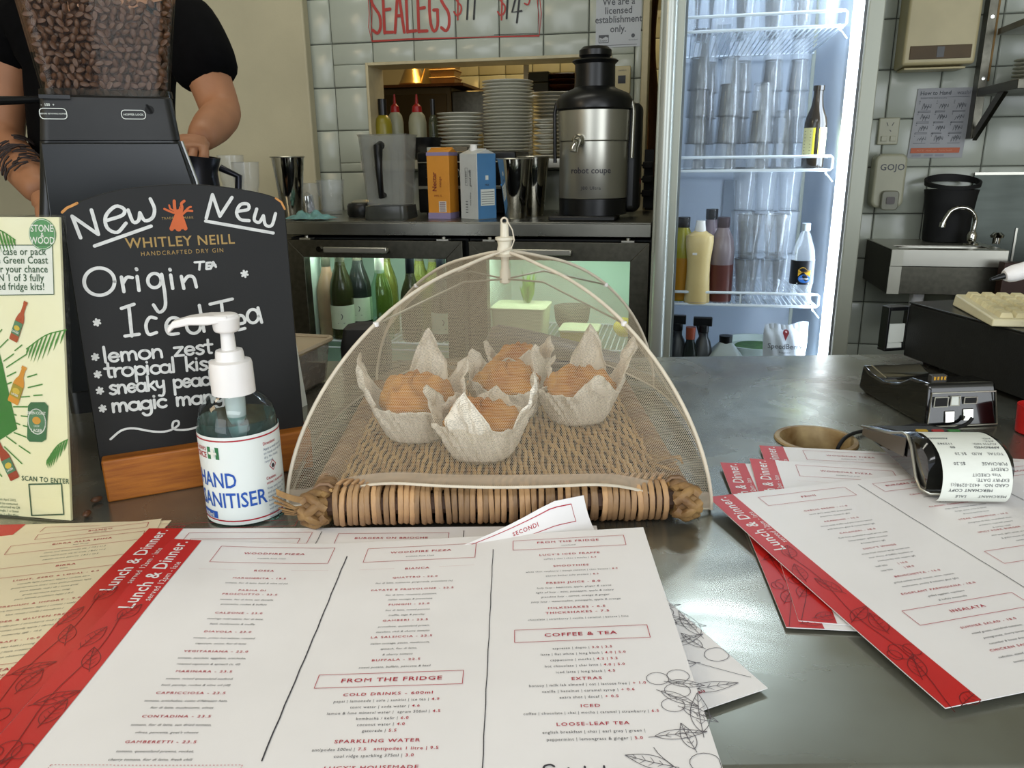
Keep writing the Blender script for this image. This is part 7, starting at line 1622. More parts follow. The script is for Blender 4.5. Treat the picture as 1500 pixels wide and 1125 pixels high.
for nm, x0_, x1_, z0_, z1_, mt in (('network_port', .010, .026, .026, .037, rubber_m), ('usb_b_port', .031, .041, .027, .038, MATS['receipt_paper']), ('usb_a_port', .048, .063, .029, .036, rubber_m), ('cable_clip', .024, .036, .006, .020, chrome_m), ('cable_plug', .047, .060, .008, .022, chrome_m)):
    q = MB(); q.hexa([(x0_, slant(z0_) - .001, z0_), (x1_, slant(z0_) - .001, z0_), (x1_, slant(z0_) + .006, z0_), (x0_, slant(z0_) + .006, z0_), (x0_, slant(z1_) - .001, z1_), (x1_, slant(z1_) - .001, z1_), (x1_, slant(z1_) + .006, z1_), (x0_, slant(z1_) + .006, z1_)]); q.build(nm, mt, t, bev=.0005)
    if 'port' in nm:
        q = MB(); ring_box(q, x0_ - .001, z0_ - .001, x1_ + .001, z1_ + .001, .001, slant((z0_ + z1_) / 2) - .0018, slant((z0_ + z1_) / 2) - .0006); q.build('port_rim', steel_m, t)
q = MB(); q.box((.014, .022, .050), (.034, .030, .060)); o = q.build('contact_block', M('contact_grey', '3c3b38', .4, 0, .1, 20), t, bev=.001)
for k in range(4): q = MB(); q.box((.0165 + k * .0043, .0212, .054), (.0190 + k * .0043, .0222, .0585)); q.build('gold_contact', M('gold_pin%d' % k, 'c89a3c', .25, .9, .05, 20), t)
q = MB(); q.tube([(.012, Lb - .05, .031), (.012, Lb - .01, .038)], .0012, 5); q.build('status_light_bar', chrome_m, t)
# cable
wpt = [pz(1225, 668, .985), pz(1228, 655, 1.003), pz(1240, 640, 1.0075), pz(1262, 632, 1.004), pz(1310, 628, 1.0035), pz(1350, 622, 1.0035), pz(1385, 629, 1.0035)] 
q = MB(); cp = [p for p in wpt] + [Vector((pA.x + .045, pA.y - .006, 1.006)), Vector((pA.x + .0535, pA.y - .004, 1.014))]
sm = []
for i in range(len(cp) - 1):
    for k in range(5):
        a, b_, c_, d_ = cp[max(i - 1, 0)], cp[i], cp[i + 1], cp[min(i + 2, len(cp) - 1)]; u_ = k / 5
        sm.append(.5 * ((2 * b_) + (c_ - a) * u_ + (2 * a - 5 * b_ + 4 * c_ - d_) * u_ * u_ + (3 * b_ - a - 3 * c_ + d_) * u_ ** 3))
q.tube(sm + [cp[-1]], .0022, 8); o = q.build('power_cable', rubber_m, None, 60); tag(o, 'thin black cable from the counter hole to the charging base', 'cable')

TX, TYn, TYf = pz(1348, 738).x, .668, .822; tW = .078
tz0 = 1.0115
t = T('card_terminal', 'black card payment terminal with grey trim printing a curled receipt', 'card terminal', (TX, TYn, tz0), R(-3))
LT = TYf - TYn
sec = [(0, .000, .032), (.006, .0, .042), (.020, .0, .048), (.045, .001, .047), (.06, .002, .042), (.085, .003, .033), (.12, .003, .024), (LT - .004, .003, .017), (LT, .005, .014)]
q = MB(); rg_ = []
for y, a, b_ in sec:
    e = .006; rg_.append([(e, y, a), (tW - e, y, a), (tW, y, a + e), (tW, y, b_ - e), (tW - e, y, b_), (e, y, b_), (0, y, b_ - e), (0, y, a + e)])
vs = [p for r_ in rg_ for p in r_]; nR = len(rg_); fs = [(a * 8 + i, (a + 1) * 8 + i, (a + 1) * 8 + (i + 1) % 8, a * 8 + (i + 1) % 8) for a in range(nR - 1) for i in range(8)] + [tuple(range(8)), tuple((nR - 1) * 8 + i for i in range(7, -1, -1))]
q.add(vs, fs); q.build('terminal_body', gloss_m, t, 45)
q = MB(); q.sheet(lambda i, j: (-.0012, (.048 + (LT - .052) * i), .020 - .014 * i + (.020 - .012 * i) * j), 8, 1, .0008); q.build('side_panel', M('taupe_side', '6b645c', .35, .3, .08, 10), t)
q = MB(); q.tube([(-.0012, LT, .015), (-.0014, .085, .032), (-.0014, .058, .042), (-.0014, .046, .043), (-.0014, .036, .036), (-.0014, .018, .010), (-.001, .008, .003), (.004, -.001, .002), (.05, -.0015, .002)], .0016, 6); q.build('silver_trim', steel_m, t, 60)
q = MB(); q.hexa([(.008, .088, .0315), (tW - .008, .088, .0315), (tW - .008, LT - .008, .0165), (.008, LT - .008, .0165), (.008, .088, .0335), (tW - .008, .088, .0335), (tW - .008, LT - .008, .0185), (.008, LT - .008, .0185)]); o = q.build('keypad', M('keypad_black', '121212', .5, 0, .1, 20), t, bev=.0006)
for k, c in enumerate(('b8931e', 'a02020', '2c7a34')): q = MB(); q.box((.02 + .016 * k, .072, .0370), (.031 + .016 * k, .077, .0392)); q.build(['yellow_key', 'red_key', 'green_key'][k], M(['yellow_key_m', 'red_key_m', 'green_key_m'][k], c, .4, 0, .05, 20), t, bev=.0006)
q = MB(); q.lathe([(0, 0), (.004, .0), (.0045, .0008), (0, .0012)], 16, m=Matrix.Translation((.018, -.0002, .024)) @ Matrix.Rotation(R(90), 4, 'X')); q.build('round_badge', chrome_m, t)
# receipt
rw0, rw1 = .006, .065
path = [(.044, .0475), (.034, .0497), (.020, .0500), (.006, .0475), (-.006, .042), (-.0145, .033), (-.0185, .023), (-.019, .013), (-.017, .005), (-.013, .0002)]
P3 = smooth_line(path, 4); Ls = [0]
for a, b_ in zip(P3, P3[1:]): Ls.append(Ls[-1] + math.dist(a, b_))
def rcp(x, d, off=0):
    d = max(0, min(Ls[-1] - 1e-6, d))
    for i in range(len(Ls) - 1):
        if Ls[i + 1] >= d: break
    f_ = (d - Ls[i]) / (Ls[i + 1] - Ls[i]); a, b_ = P3[i], P3[i + 1]; ty, tz_ = b_[0] - a[0], b_[1] - a[1]; l_ = math.hypot(ty, tz_)
    cur = .004 * ((x - .0355) / .03) * (d / Ls[-1])
    return Vector((x + cur * .5, a[0] + ty * f_ + off * tz_ / l_, a[1] + tz_ * f_ - off * ty / l_))
q = MB(); q.sheet(lambda i, j: rcp(rw0 + (rw1 - rw0) * i, Ls[-1] * j), 4, 36, .0002); q.build('receipt', receipt_m, t, 60)
q = MB(); TL_ = Ls[-1]; sz = .0044
def rt(s_, x, d, al='l', b_=False):     # upside down for the viewer: reads from the staff side
    g = MB(); text(g, s_, sz, 0, 0, 'l', .95, .0002, 0, b_); q.add([(x - v_[0], d + v_[1], 0) for v_ in g.v], g.f)
lines = [('AID:', 68, 'A0000000031010'), ('ATC:', 68, ''), ('AUTH NO:', 68, '112362'), ('APPROVED', 68, '00')]
d0_ = .026
for k, (a, x_, b_) in enumerate(lines): rt(a, .069, d0_ + k * .0055, 'l', a == 'APPROVED'); (rt(b_, .030, d0_ + k * .0055, 'l', True) if b_ else None)
rt('TOTAL   AUD   $5.20', .069, .0515, 'l'); rt('PURCHASE          $5.20', .069, .0625, 'l'); rt('CREDIT', .069, .0680, 'l'); rt('Visa CREDIT', .062, .0735, 'l'); rt('EXPIRY DATE:', .069, .0785, 'l'); rt('CARD NO:  4432-0298(c)', .069, .0835, 'l'); rt('MERCHANT COPY', .056, .0890, 'l', True); rt('MERCHANT       SALE', .069, .0960, 'l')
def rmap(p): return rcp(p.x - .007, p.y * .93, .0006)
q.warp(rmap); o = q.build('receipt_print', greyp_m, t)
# ================================================================== the printed menus
def menu(label, TL, ang, W, H, z, zf, draw, card=None, vs=0.0, strip=.026, group=None, title='Lunch & Dinner.', sub='served 12pm - late', redc=None, name='menu_card', nv=20):
    """a card lying on the counter: TL its top left corner, ang the direction of its top edge; (u, v) in metres from that corner"""
    t = T(name, label, 'menu', (TL.x, TL.y, z), ang, group)
    S = lambda u, v, off=0: Vector((u, -v, zf(u / W, v / H) + off))
    q = MB(); q.sheet(lambda i, j: S(W * i, H * (1 - j)), 28, nv, .0006); q.build('card', card or paper_m, t, 60)
    mp = lambda off: (lambda p: S(p.x, -p.y, off + p.z))
    if strip:
        q = MB(); q.sheet(lambda i, j: S(strip * i, H * (1 - j), .0003), 4, 20); q.build('red_strip', redc or red_m, t, 60)
        q = MB(); text(q, title, .0152, strip * .62, -.0545, 'c', .92, .0006, 0, True, PI / 2); q2 = MB(); text(q2, sub, .0072, strip * .93, -.066, 'c', .95, .0003, 0, False, PI / 2); q.add(q2.v, q2.f); q.warp(mp(.0006)); q.build('strip_title', paper_m, t)
        q = MB()
        for k, (u_, v_, L_, a_, W_) in enumerate(((.003, .150, .030, 75, .011), (.012, .118, .026, 65, .012), (.020, .172, .030, 110, .011), (.004, .205, .032, 30, .010), (.018, .222, .028, 80, .012), (.006, .268, .03, 60, .011), (.012, .295, .026, 20, .010))):
            leaf_lines(q, u_, -v_, L_ * .8, R(a_), W_, .0005)
        for u_, v_, r_ in ((.012, .243, .008), (.021, .243, .006), (.006, .245, .005)): ribbon(q, [(u_ + r_ * math.cos(a) * .9, -v_ + r_ * math.sin(a)) for a in [2 * PI * k / 14 for k in range(15)]], .0005, 0, False)
        ribbon(q, [(.002, -.30), (.014, -.25), (.010, -.20), (.016, -.15), (.012, -.11)], .0005, 0, False, 4)
        q.v = [(min(max(a[0], .0005), strip - .0005), a[1], a[2]) for a in q.v]; q.warp(mp(.00062)); q.build('leaf_drawing', leafp_m, t)
    red, blk, pen = MB(), MB(), MB()
    draw(red, blk, pen)
    for mb in (red, blk): mb.v = [(a[0], a[1] + vs, a[2]) for a in mb.v]
    for mb, nm, mt in ((red, 'red_print', redp_m), (blk, 'black_print', blackp_m), (pen, 'pencil_drawing', pencil_m)):
        if mb.v: mb.warp(mp(.0004)); mb.build(nm, mt, t)
    return t
def H1(mb, s, u, v, sz=.0030): text(mb, s, sz, u, -v - sz * .3, 'c', 1.32, .00045, 0, True)
def B1(mb, s, u, v, sz=.0027): text(mb, s, sz, u, -v - sz * .3, 'c', 1.02, .0001, .22, False)
def BR(mb, s, u, v, sz=.0031): text(mb, s, sz, u, -v - sz * .3, 'c', 0.93, .0002, 0, False)
def BX(mb, u0, v0, u1, v1): rect2(mb, u0, -v0, u1, -v1, .00045)
def IT(red, blk, u, v, head, *lines):
    H1(red, head, u, v)
    for k, s in enumerate(lines): B1(blk, s, u, v + .0072 + .0062 * k)
def mixed(red, blk, u, v, a, b, sz=.0031):
    g = MB(); wa = text(g, a, sz, 0, 0, 'l', 0.93, .0002); g2 = MB(); wb_ = text(g2, b, sz, 0, 0, 'l', 1.1, .0003, 0, True); x = u - (wa + wb_ + .0015) / 2
    text(blk, a, sz, x, -v - sz * .3, 'l', 0.93, .0002); text(red, b, sz, x + wa + .0015, -v - sz * .3, 'l', 1.1, .0003, 0, True)
def pizza_left(red, blk, c=.094):
    BX(red, c - .048, .0205, c + .048, .047); H1(red, 'WOODFIRE PIZZA', c, .0315, .0041); B1(blk, 'available from 11am', c, .0395, .0026)
    H1(red, 'ROSSA', c, .0595, .0036)
    for x0 in (c - .052, c + .022): 
        for k in range(20): ribbon(red, [(x0 + k * .0015, -.0585), (x0 + k * .0015 + .0005, -.0585)], .0003, 0, False)
    IT(red, blk, c, .071, 'MARGHERITA - 19.5', 'tomato, fior di latte, basil & olive oil (v)')
    H1(red, 'PARMA DI', c, .0885); IT(red, blk, c, .0940, 'PROSCUITTO - 23.5', 'tomato, fior di latte, san danielle', 'prosciutto, rocket & buffalo')
    for v, h, *l in ((.1185, 'CALZONE - 23.0', 'casalinga mild salami, fior di latte,', 'basil, mushrooms & truffle'), (.1410, 'DIAVOLA - 23.0', 'tomato, primo hot salame, roasted', 'capsicum, onion, fior di latte'),
                     (.1630, 'VEGITARIANA - 22.0', 'tomato, zucchini, eggplant, artichoke,', 'roasted capsicum & spinach (v, df)'), (.1840, 'MARINARA - 23.5', 'tomato, mixed queensland seafood,', 'basil, parsley, rocket & olive oil (df)'),
                     (.2050, 'CAPRICCIOSA - 23.5', "tomato, artichokes, cotto d'Abruzzo ham,", 'fior di latte, mushrooms, olives'), (.2260, 'CONTADINA - 23.5', 'tomato, fior di latte, sun dried tomato,', "olives, pancetta, goat's cheese"), (.2470, 'GAMBERETTI - 23.5', 'tomato, queensland prawns, rocket,', 'cherry tomato, fior di latte, fresh chili')): IT(red, blk, c, v, h, *l)
    u0, u1, v0 = c - .052, c + .052, .2645
    for k in range(52): ribbon(red, [(u0 + k * .002, -v0), (u0 + k * .002 + .001, -v0)], .0004, 0, False)
    for k in range(14):
        for u_ in (u0, u1): ribbon(red, [(u_, -v0 - k * .002), (u_, -v0 - k * .002 - .001)], .0004, 0, False)
    text(red, 'gluten free base - 3.0 |  cheese - 1.5', .0034, c, -.273, 'c', 1.1, .0003, .2, True); text(red, 'anchovies - 2.5 |  meat - 3.0', .0034, c, -.2795, 'c', 1.1, .0003, .2, True)
def dividers(blk, us, v0, v1, w=.0006):
    for u in us: ribbon(blk, [(u + .0002 * math.sin(k * 2.3), -(v0 + (v1 - v0) * k / 20)) for k in range(21)], w, 0, False)
def lucy_leaves(pen, W, H, s=1.0):
    for du, dv, L_, a, W_ in ((.030, .096, .024, -35, .007), (.020, .082, .022, -35, .0075), (.040, .060, .030, 5, .007), (.005, .062, .032, 82, .011), (.034, .038, .026, 160, .009), (.055, .018, .034, -12, .009), (.012, .050, .02, 100, .008), (.016, .104, .022, -12, .006)):
        du -= .008 if du > .018 else 0; leaf_lines(pen, W - du, -(H - dv), L_, R(a), W_, .00042, 4)
    for du, dv, r_ in ((.022, .107, .0055), (.009, .109, .0055), (.012, .096, .0062), (.017, .084, .0055), (.008, .04, .007)):
        ribbon(pen, [(min(W - .0006, W - du + r_ * 1.25 * math.cos(a)), -(H - dv) + r_ * math.sin(a)) for a in [2 * PI * k / 16 for k in range(17)]], .00042, 0, False)
    ribbon(pen, [(W - .034, -(H - .052)), (W - .03, -(H - .044)), (W - .012, -(H - .022)), (W - .003, -(H - .012))], .0004, 0, False, 3)
# --- the front left menu (uppermost)
MW, MH = .404, .298
def draw_A(red, blk, pen):
    pizza_left(red, blk); dividers(blk, (.1555,), .036, .262, .0009); dividers(blk, (.2765,), .036, .30)
    c = .2165; BX(red, c - .0455, .0245, c + .0455, .0475); H1(red, 'WOODFIRE PIZZA', c, .0335, .0041); B1(blk, 'available from 11am', c, .041, .0026); H1(red, 'BIANCA', c, .0605, .0036)
    for x0 in (c - .046, c + .018):
        for k in range(19): ribbon(red, [(x0 + k * .0015, -.0595), (x0 + k * .0015 + .0005, -.0595)], .0003, 0, False)
    for v, h, *l in ((.0735, 'QUATTRO - 22.0', 'fior di latte, scamorza, gorgonzola, provolone (v)'), (.0905, 'PATATE E PROVOLONE - 22.5', 'fior di latte, rosemary potatoes,', 'italian sausage & provolone'), (.1105, 'FUNGHI - 22.0', 'fior di latte, mixed porcini,', 'truffle, sage & parsley'),
                     (.1305, 'GAMBERI - 23.5', 'provolone, queensland prawn,', 'zucchini, chili & cherry tomato'), (.1500, 'LA SALSICCIA - 22.5', 'italian sausage, pesto, mushroom,', 'spinach, fior di latte,', '& cherry tomato'), (.1755, 'BUFFALA - 22.5', 'sweet potato, buffalo, pancetta & basil')): IT(red, blk, c, v, h, *l)
    BX(red, c - .047, .1890, c + .045, .2020); H1(red, 'FROM THE FRIDGE', c, .1955, .0052)
    H1(red, 'COLD DRINKS - 600ml', c, .2090, .0036)
    for v, a, b_ in ((.2150, 'pepsi | lemonade | solo | sunkist | ice tea |', '4.9'), (.2205, 'tonic water | soda water |', '4.6'), (.2255, 'lemon & lime mineral water |  agrum 500ml |', '4.5'), (.2305, 'kombucha / kefir |', '6.0'), (.2355, 'coconut water |', '4.0'), (.2405, 'gatorade |', '5.5')): mixed(red, blk, c, v, a, b_)
    H1(red, 'SPARKLING WATER', c, .2485, .0036); mixed(red, blk, c, .2545, 'antipodes 500ml |', '7.5   antipodes 1 litre | 9.5'); mixed(red, blk, c, .2595, 'cool ridge sparkling 375ml |', '3.0')
    H1(red, "LUCY'S HOUSEMADE", c, .2680, .0036); mixed(red, blk, c, .2740, 'lemonade | raspberry lemonade |', '6.5'); mixed(red, blk, c, .2795, 'iced tea - lemon | peach |', '6.5')
    c = .3385; BX(red, c - .0455, .0240, c + .0470, .0395); H1(red, 'FROM THE FRIDGE', c, .0290, .0041); B1(blk, 'continued', c, .0350, .0026)
    H1(red, "LUCY'S ICED FRAPPE", c, .0490, .0034); mixed(red, blk, c, .0555, 'coffee | chai | choc | mocha |', '6.5', .0028)
    H1(red, 'SMOOTHIES', c, .0665, .0034); mixed(red, blk, c, .0735, 'white choc raspberry | mango coconut | choc banana |', '8.0', .0027); mixed(red, blk, c, .0800, 'peanut butter jelly protein |', '8.5', .0028)
    H1(red, 'FRESH JUICE - 8.0', c, .0900, .0034)
    for k, s in enumerate(('holy lucy - beetroot, apple, ginger & carrot', 'light of lucy - mint, pineapple, apple & celery', 'grandma lucy - carrot, orange & ginger', 'juicy lucy - watermelon, pineapple, apple & orange')): B1(blk, s, c, .0965 + .0060 * k, .0029)
    H1(red, 'MILKSHAKES - 6.5', c, .1230, .0034); H1(red, 'THICKSHAKES - 7.5', c, .1290, .0034); BR(blk, 'chocolate | strawberry | vanilla | caramel | banana | lime', c, .1365, .0028)
    BX(red, c - .0445, .1480, c + .0460, .1620); H1(red, 'COFFEE & TEA', c, .1550, .0052)
    for v, a, b_ in ((.1700, 'espresso | dopio |', '3.0 | 3.5'), (.1760, 'latte | flat white | long black |', '4.0 | 5.0'), (.1820, 'cappuccino | mocha |', '4.2 | 5.2'), (.1880, 'hot chocolate | chai latte |', '4.0 | 5.0'), (.1940, 'iced latte | long black |', '4.5')): mixed(red, blk, c, v, a, b_)
    H1(red, 'EXTRAS', c, .2005, .0036); mixed(red, blk, c, .2060, 'bonsoy | milk lab almond | oat | lactose free |', '+ 1.0'); mixed(red, blk, c, .2115, 'vanilla | hazelnut | caramel syrup |', '+ 0.6'); mixed(red, blk, c, .2170, 'extra shot | decaf |', '+ 0.5')
    H1(red, 'ICED', c, .2245, .0036); mixed(red, blk, c, .2300, 'coffee | chocolate | chai | mocha | caramel | strawberry |', '6.5', .0029)
    H1(red, 'LOOSE-LEAF TEA', c, .2390, .0036); BR(blk, 'english breakfast | chai | earl grey | green |', c, .2450); mixed(red, blk, c, .2505, 'peppermint | lemongrass & ginger |', '5.0')
    g = MB(); script(g, c - .030, -.278, .0062, .0012); blk.add(g.v, g.f)
    lucy_leaves(pen, MW, MH)
def script(mb, x, y, h, w):
    hand(mb, 'S', (x, y), (x + h * 1.15, y), h * .95, w)
    hand(mb, 'aint', (x + h * 1.2, y), (x + h * 4.0, y), h * .8, w)
    hand(mb, 'Lucy', (x + h * 5.2, y), (x + h * 9.0, y), h * .8, w)
def zA(u, v): return .0004 + (.0125 * max(0, (u - .33) / .67) ** 1.15 + .0065 * max(0, (.40 - u) / .40) ** 1.8) * (1 - .75 * v) + .0008 * math.sin(5 * v + 2 * u) ** 2
TLA, TRA = pz(251, 791, 1.011), pz(915, 775, 1.017); dA = TRA - TLA; angA = math.atan2(dA.y, dA.x)
menu('front left menu, uppermost of its pile, fully readable pizza and drinks columns', TLA, angA, MW, MH, 1.0050, zA, draw_A, vs=.0118, group='lunch and dinner menus, left pile')
def draw_B(red, blk, pen):
    pizza_left(red, blk); c = .222; BX(red, c - .048, .012, c + .05, .032); H1(red, 'BURGERS ON BRIOCHE', c, .021, .0041); dividers(blk, (.158, .285), .008, .29)
    BX(red, .040, .009, .150, .030)
def zB(u, v): return .0006 + .004 * u ** 2
TLB = pz(219, 778, 1.002)
menu('menu just beneath the uppermost left one, its red strip showing at the left', TLB, angA, MW, MH, 1.0028, lambda u, v: .0002 + .0015 * (1 - u) ** 2 * (1 - .6 * v), draw_B, strip=.031, group='lunch and dinner menus, left pile')
def draw_C(red, blk, pen):
    c = .3385; BX(red, c - .048, .0025, c + .052, .0115); H1(red, 'SECONDI', c + .006, .0068, .0038); H1(red, 'BISTECCA  - 31.5', c, .0200, .0028)
    for k, s in enumerate(('200g grass fed rib eye fillet,', 'roasted potato, broccolini', '& red wine jus (gf)')): B1(blk, s, c, .0250 + .006 * k)
    IT(red, blk, c, .078, 'POLLO - 27.0', 'crumbed chicken breast,', 'rocket, parmesan & lemon')
    c2 = .2165; BX(red, c2 - .0455, .0245, c2 + .0455, .0475); H1(red, 'PASTA', c2, .0335, .0041)
    BX(red, c - .045, .152, c + .046, .166)
    hand(blk, 'cy', (MW - .052, -(HC - .030)), (MW - .040, -(HC - .030)), .0052, .0011); text(red, 'cucina', .0052, MW - .050, -(HC - .0200), 'c', 1, .0002); text(red, '.com.au', .0046, MW - .046, -(HC - .0125), 'c', 1.1, .0002, 0, True)
    lucy_leaves(pen, MW, HC)
TRC, BRC = pz(855, 727, 1.0335), pz(1118, 1005, 1.002); dC = BRC - TRC; dC.z = 0; angC = math.atan2(dC.y, dC.x) + PI / 2
HC = dC.length + .004
TLC = TRC - Vector((math.cos(angC), math.sin(angC), 0)) * MW
menu('turned menu under the left pile showing SECONDI and leaf drawings at its right corner', TLC, angC, MW, dC.length + .004, 1.0033, lambda u, v: .0002 + .031 * math.exp(-v * .24 / .0135) * min(1, max(0, (u - .50) / .42)) ** 2.2, draw_C, nv=90, group='lunch and dinner menus, left pile')
# --- cream drinks menus at the lower left
def draw_I(red, blk, pen):
    c = .235; D = 0.0
    BX(red, c - .052, .006, c + .040, .016); H1(red, 'BIANCO', c, .010, .0036); B1(blk, 'white wine', c, .0138, .0022)
    BX(red, c - .068, .024, c + .040, .040); H1(red, 'BIRRA ALLA SPINA', c - .010, .030, .0038); B1(blk, 'beer on tap', c - .010, .0350, .0024)
    for k, s in enumerate(('stone and wood pacific ale  | 7.5 | 11.0', 'balter extra pale ale or craft  | 8.0 | 11.5', 'peroni nastro azzurro  | 8.5 | 12.5')): B1(blk, s, c - .012, .045 + .0065 * k, .0028)
    BX(red, c - .068, .066, c + .040, .083); H1(red, 'BIRRA', c - .012, .0725, .0038); B1(blk, 'beers', c - .012, .0775, .0024)
    v = .090
    for h, ls in (('LIGHT, ZERO & LOCAL - 8.0', ('cascade light | peroni libera | carlton zero', 'great northern mid | xxxx gold premium light', 'pure blonde mid | vb | xxxx gold', 'great northern super crisp', 'pure blonde premium lager | 8.0')), ('PREMIUM & IMPORT - 9.0', ('birra moretti (italian lager) | corona | asahi |', 'blue moon | stella | menabrea |')), ('CIDER & GLUTEN FREE', ('somersby pear | strawberry lime | 9.0', 'young henrys cloudy apple | obrien pale', 'somersby (gf) - 10.0')), ('CRAFT - 10.0', ('newstead | two bays | young henrys', 'stone & wood | little creatures | balter', 'fixation obsession'))):
        H1(red, h, c - .014, v, .0032); v += .0065
        for s in ls: B1(blk, s, c - .014, v, .0028); v += .0062
        v += .003
    ribbon(red, [(c - .075, -v), (c + .045, -v)], .0004, 0, False); ribbon(red, [(c - .075, -v - .015), (c + .045, -v - .015)], .0004, 0, False); H1(red, 'FRIZZANTE', c - .012, v + .006, .0044); text(red, 'sparkling wine', .0036, c - .012, -v - .0125, 'c', 1.2, .0003, .22); v += .022
    for s in ('PROSECCO king valley VIC multivintage', 'CHANDON yarra NV, ITALY', 'BRUT NV piper d’anson 750', 'ROSE'): B1(blk, s, c - .014, v, .0034); v += .007
    H1(red, 'ROSATO', c - .012, v + .004, .0044)
TRI, TLI0 = pz(236, 755, 1.005), pz(0, 798, 1.005); dI = TRI - TLI0; angI = math.atan2(dI.y, dI.x)
angI = R(14); WI = .285
TLI = TRI - Vector((math.cos(angI), math.sin(angI), 0)) * WI
menu('cream drinks menu at the lower left, uppermost of the cream pile', TLI, angI, WI, .40, 1.0013, lambda u, v: .0003 + .0022 * (1 - u) ** 2 + .004 * max(0, u - .82) * max(0, .25 - v), draw_I, cream_paper_m, 0, 0, 'cream drinks menus')
def draw_J(red, blk, pen): BX(red, .05, .008, .28, .020); H1(red, 'ROSSO', .17, .014, .004)
TRJ, TLJ = pz(251, 762, 1.001), pz(38, 768, 1.001); dJ = TRJ - TLJ; aJ = math.atan2(dJ.y, dJ.x); WJ = dJ.length + .028
TLJ = TLJ - dJ.normalized() * .028
menu('cream menu with a red strip, under the uppermost cream drinks menu', TLJ, aJ, WJ, .29, 1.0006, lambda u, v: .0003, draw_J, cream_paper_m, 0, .028, 'cream drinks menus', 'Drinks.')
# --- right pile
def draw_D(red, blk, pen):
    c = .094; BX(red, c - .048, .012, c + .046, .030); H1(red, 'PRIMI', c, .021, .0044)
    for v, h, *l in ((.0475, 'GARLIC BREAD - 11.0', 'house garlic pizza with grana padano', 'provolone cheese (v, gfo)'), (.0700, 'ARANCINI - 15.0', 'house made truffle and pea arancini served', 'with balsamic glaze & rocket leaves (gf)'), (.0920, 'CALAMARI - 18.0', 'flash fried queensland squid served with', 'lemon pepper, grilled cucumber', '& house tartare (gf)'), (.1200, "LUCY'S WINGS", 'crispy fried chicken wings served with', 'your choice of buffalo, bourbon or', 'southern fry with sesame (gf)'), ): IT(red, blk, c, v, h, *l)
    mixed(red, blk, c - .01, .1465, 'half kilo        ', '| 16.0'); mixed(red, blk, c - .01, .1530, 'one kilo         ', '| 28.0')
    for v, h, *l in ((.1630, 'BRUSCHETTA - 16.0', 'grilled turkish bread, tomato, onion, romano,', 'mushrooms, parsley & balsamic glaze (gfo)'), (.1850, 'EGGPLANT PARMIGIANA - 18.0', 'grilled eggplant, napolitana', '& buffalo mozzarella')): IT(red, blk, c, v, h, *l)
    BX(red, c - .048, .2035, c + .048, .2215); H1(red, 'INSALATA', c, .2125, .0044)
    for v, h, *l in ((.2310, 'SUMMER SALAD - 18.0', 'mixed greens, semidried tomatoes,', 'pomegranate, cherry tomato,', 'cucumber & house dressing (gf)'), (.2570, 'CHICKEN SALAD - 19.0', 'radicchio, mixed greens, onion, capsicum,', 'tomatoes, grilled chicken breast,', 'grana padano parmesan chips', '& house dressing (gf)')): IT(red, blk, c, v, h, *l)
    BR(blk, '(v) vegetarian | (df) dairy free | (gf) gluten free', c + .02, .300, .0030)
    dividers(blk, (.157, .285), .010, .300, .0006)
    c = .2215; BX(red, c - .050, .012, c + .052, .030); H1(red, 'BURGERS ON BRIOCHE', c - .006, .019, .0044); B1(blk, 'served with rosemary fries', c, .0255, .0026)
    for v, h, *l in ((.0420, 'CRISPY FRIED CHICKEN - 18.0', 'southern chicken, crisp bacon, pickled', 'cabbage & garlic aioli', 'on a smoke and honey glaze'), (.0680, 'CLASSIC CHEESEBURGER - 18.0', 'wagyu patty, american cheese, pickles', 'burger sauce, onion & bacon', '& house ketchup sauce'), (.0960, 'STEAK SANDWICH - 19.0', 'chargrilled rib fillet, caramelised onion,', 'provolone, roast bell peppers', '& tomato relish'), (.1200, 'SPICY PORK BURGER - 18.0', 'slow pork, garlic spices, crispy onion', '& grilled cheese with chipotle', 'tomato chutney')): IT(red, blk, c, v, h, *l)
    BX(red, c - .050, .148, c + .046, .168); H1(red, 'PASTA', c, .155, .0044); B1(blk, 'gluten free on request', c, .162, .0026)
    IT(red, blk, c, .178, 'RAGU - 24.0', 'slow cooked beef & pork'); IT(red, blk, c, .20, 'GAMBERI - 27.0', 'prawns, chili & garlic')
    c = .3435; BX(red, c - .048, .012, c + .046, .030); H1(red, 'SECONDI', c, .021, .0044)
TLD, BLD = pz(1037, 727, 1.012), pz(1385, 1035, 1.006); dD = BLD - TLD; angD = math.atan2(dD.y, dD.x) + PI / 2
t = menu('front right menu, uppermost of its pile, with PRIMI and INSALATA columns', TLD, angD, MW, dD.length, 1.0046, lambda u, v: .0004 + .0060 * max(0, 1 - v) ** 1.5 * (1 - .5 * u), draw_D, group='lunch and dinner menus, right pile')
def draw_E(red, blk, pen): pizza_left(red, blk); dividers(blk, (.157, .285), .036, .28); c = .22; BX(red, c - .05, .02, c + .05, .034); H1(red, 'PASTA', c, .027, .0041)
def two(label, TLp, BLp, z, lift, draw, h=None):
    a, b_ = pz(*TLp, z + lift), pz(*BLp, z + .001); d = b_ - a; d.z = 0; an = math.atan2(d.y, d.x) + PI / 2
    return menu(label, a, an, MW, h or .30, z, lambda u, v: .0002 + lift * max(0, 1 - 2.5 * v) ** 2 * max(0, 1 - u * 1.2), draw, vs=.0118, group='lunch and dinner menus, right pile')
two('menu under the front right one, its strip reading the end of Lunch & Dinner upright', (1098, 672), (1180, 940), 1.0034, .005, draw_E)
two('menu with its red corner furthest left in the right pile, under two others', (1055, 678), (1148, 908), 1.0024, .003, draw_E)
two('rear menu of the right pile, its red corner nearest the cable hole', (1112, 653), (1225, 940), 1.0014, .002, draw_E)
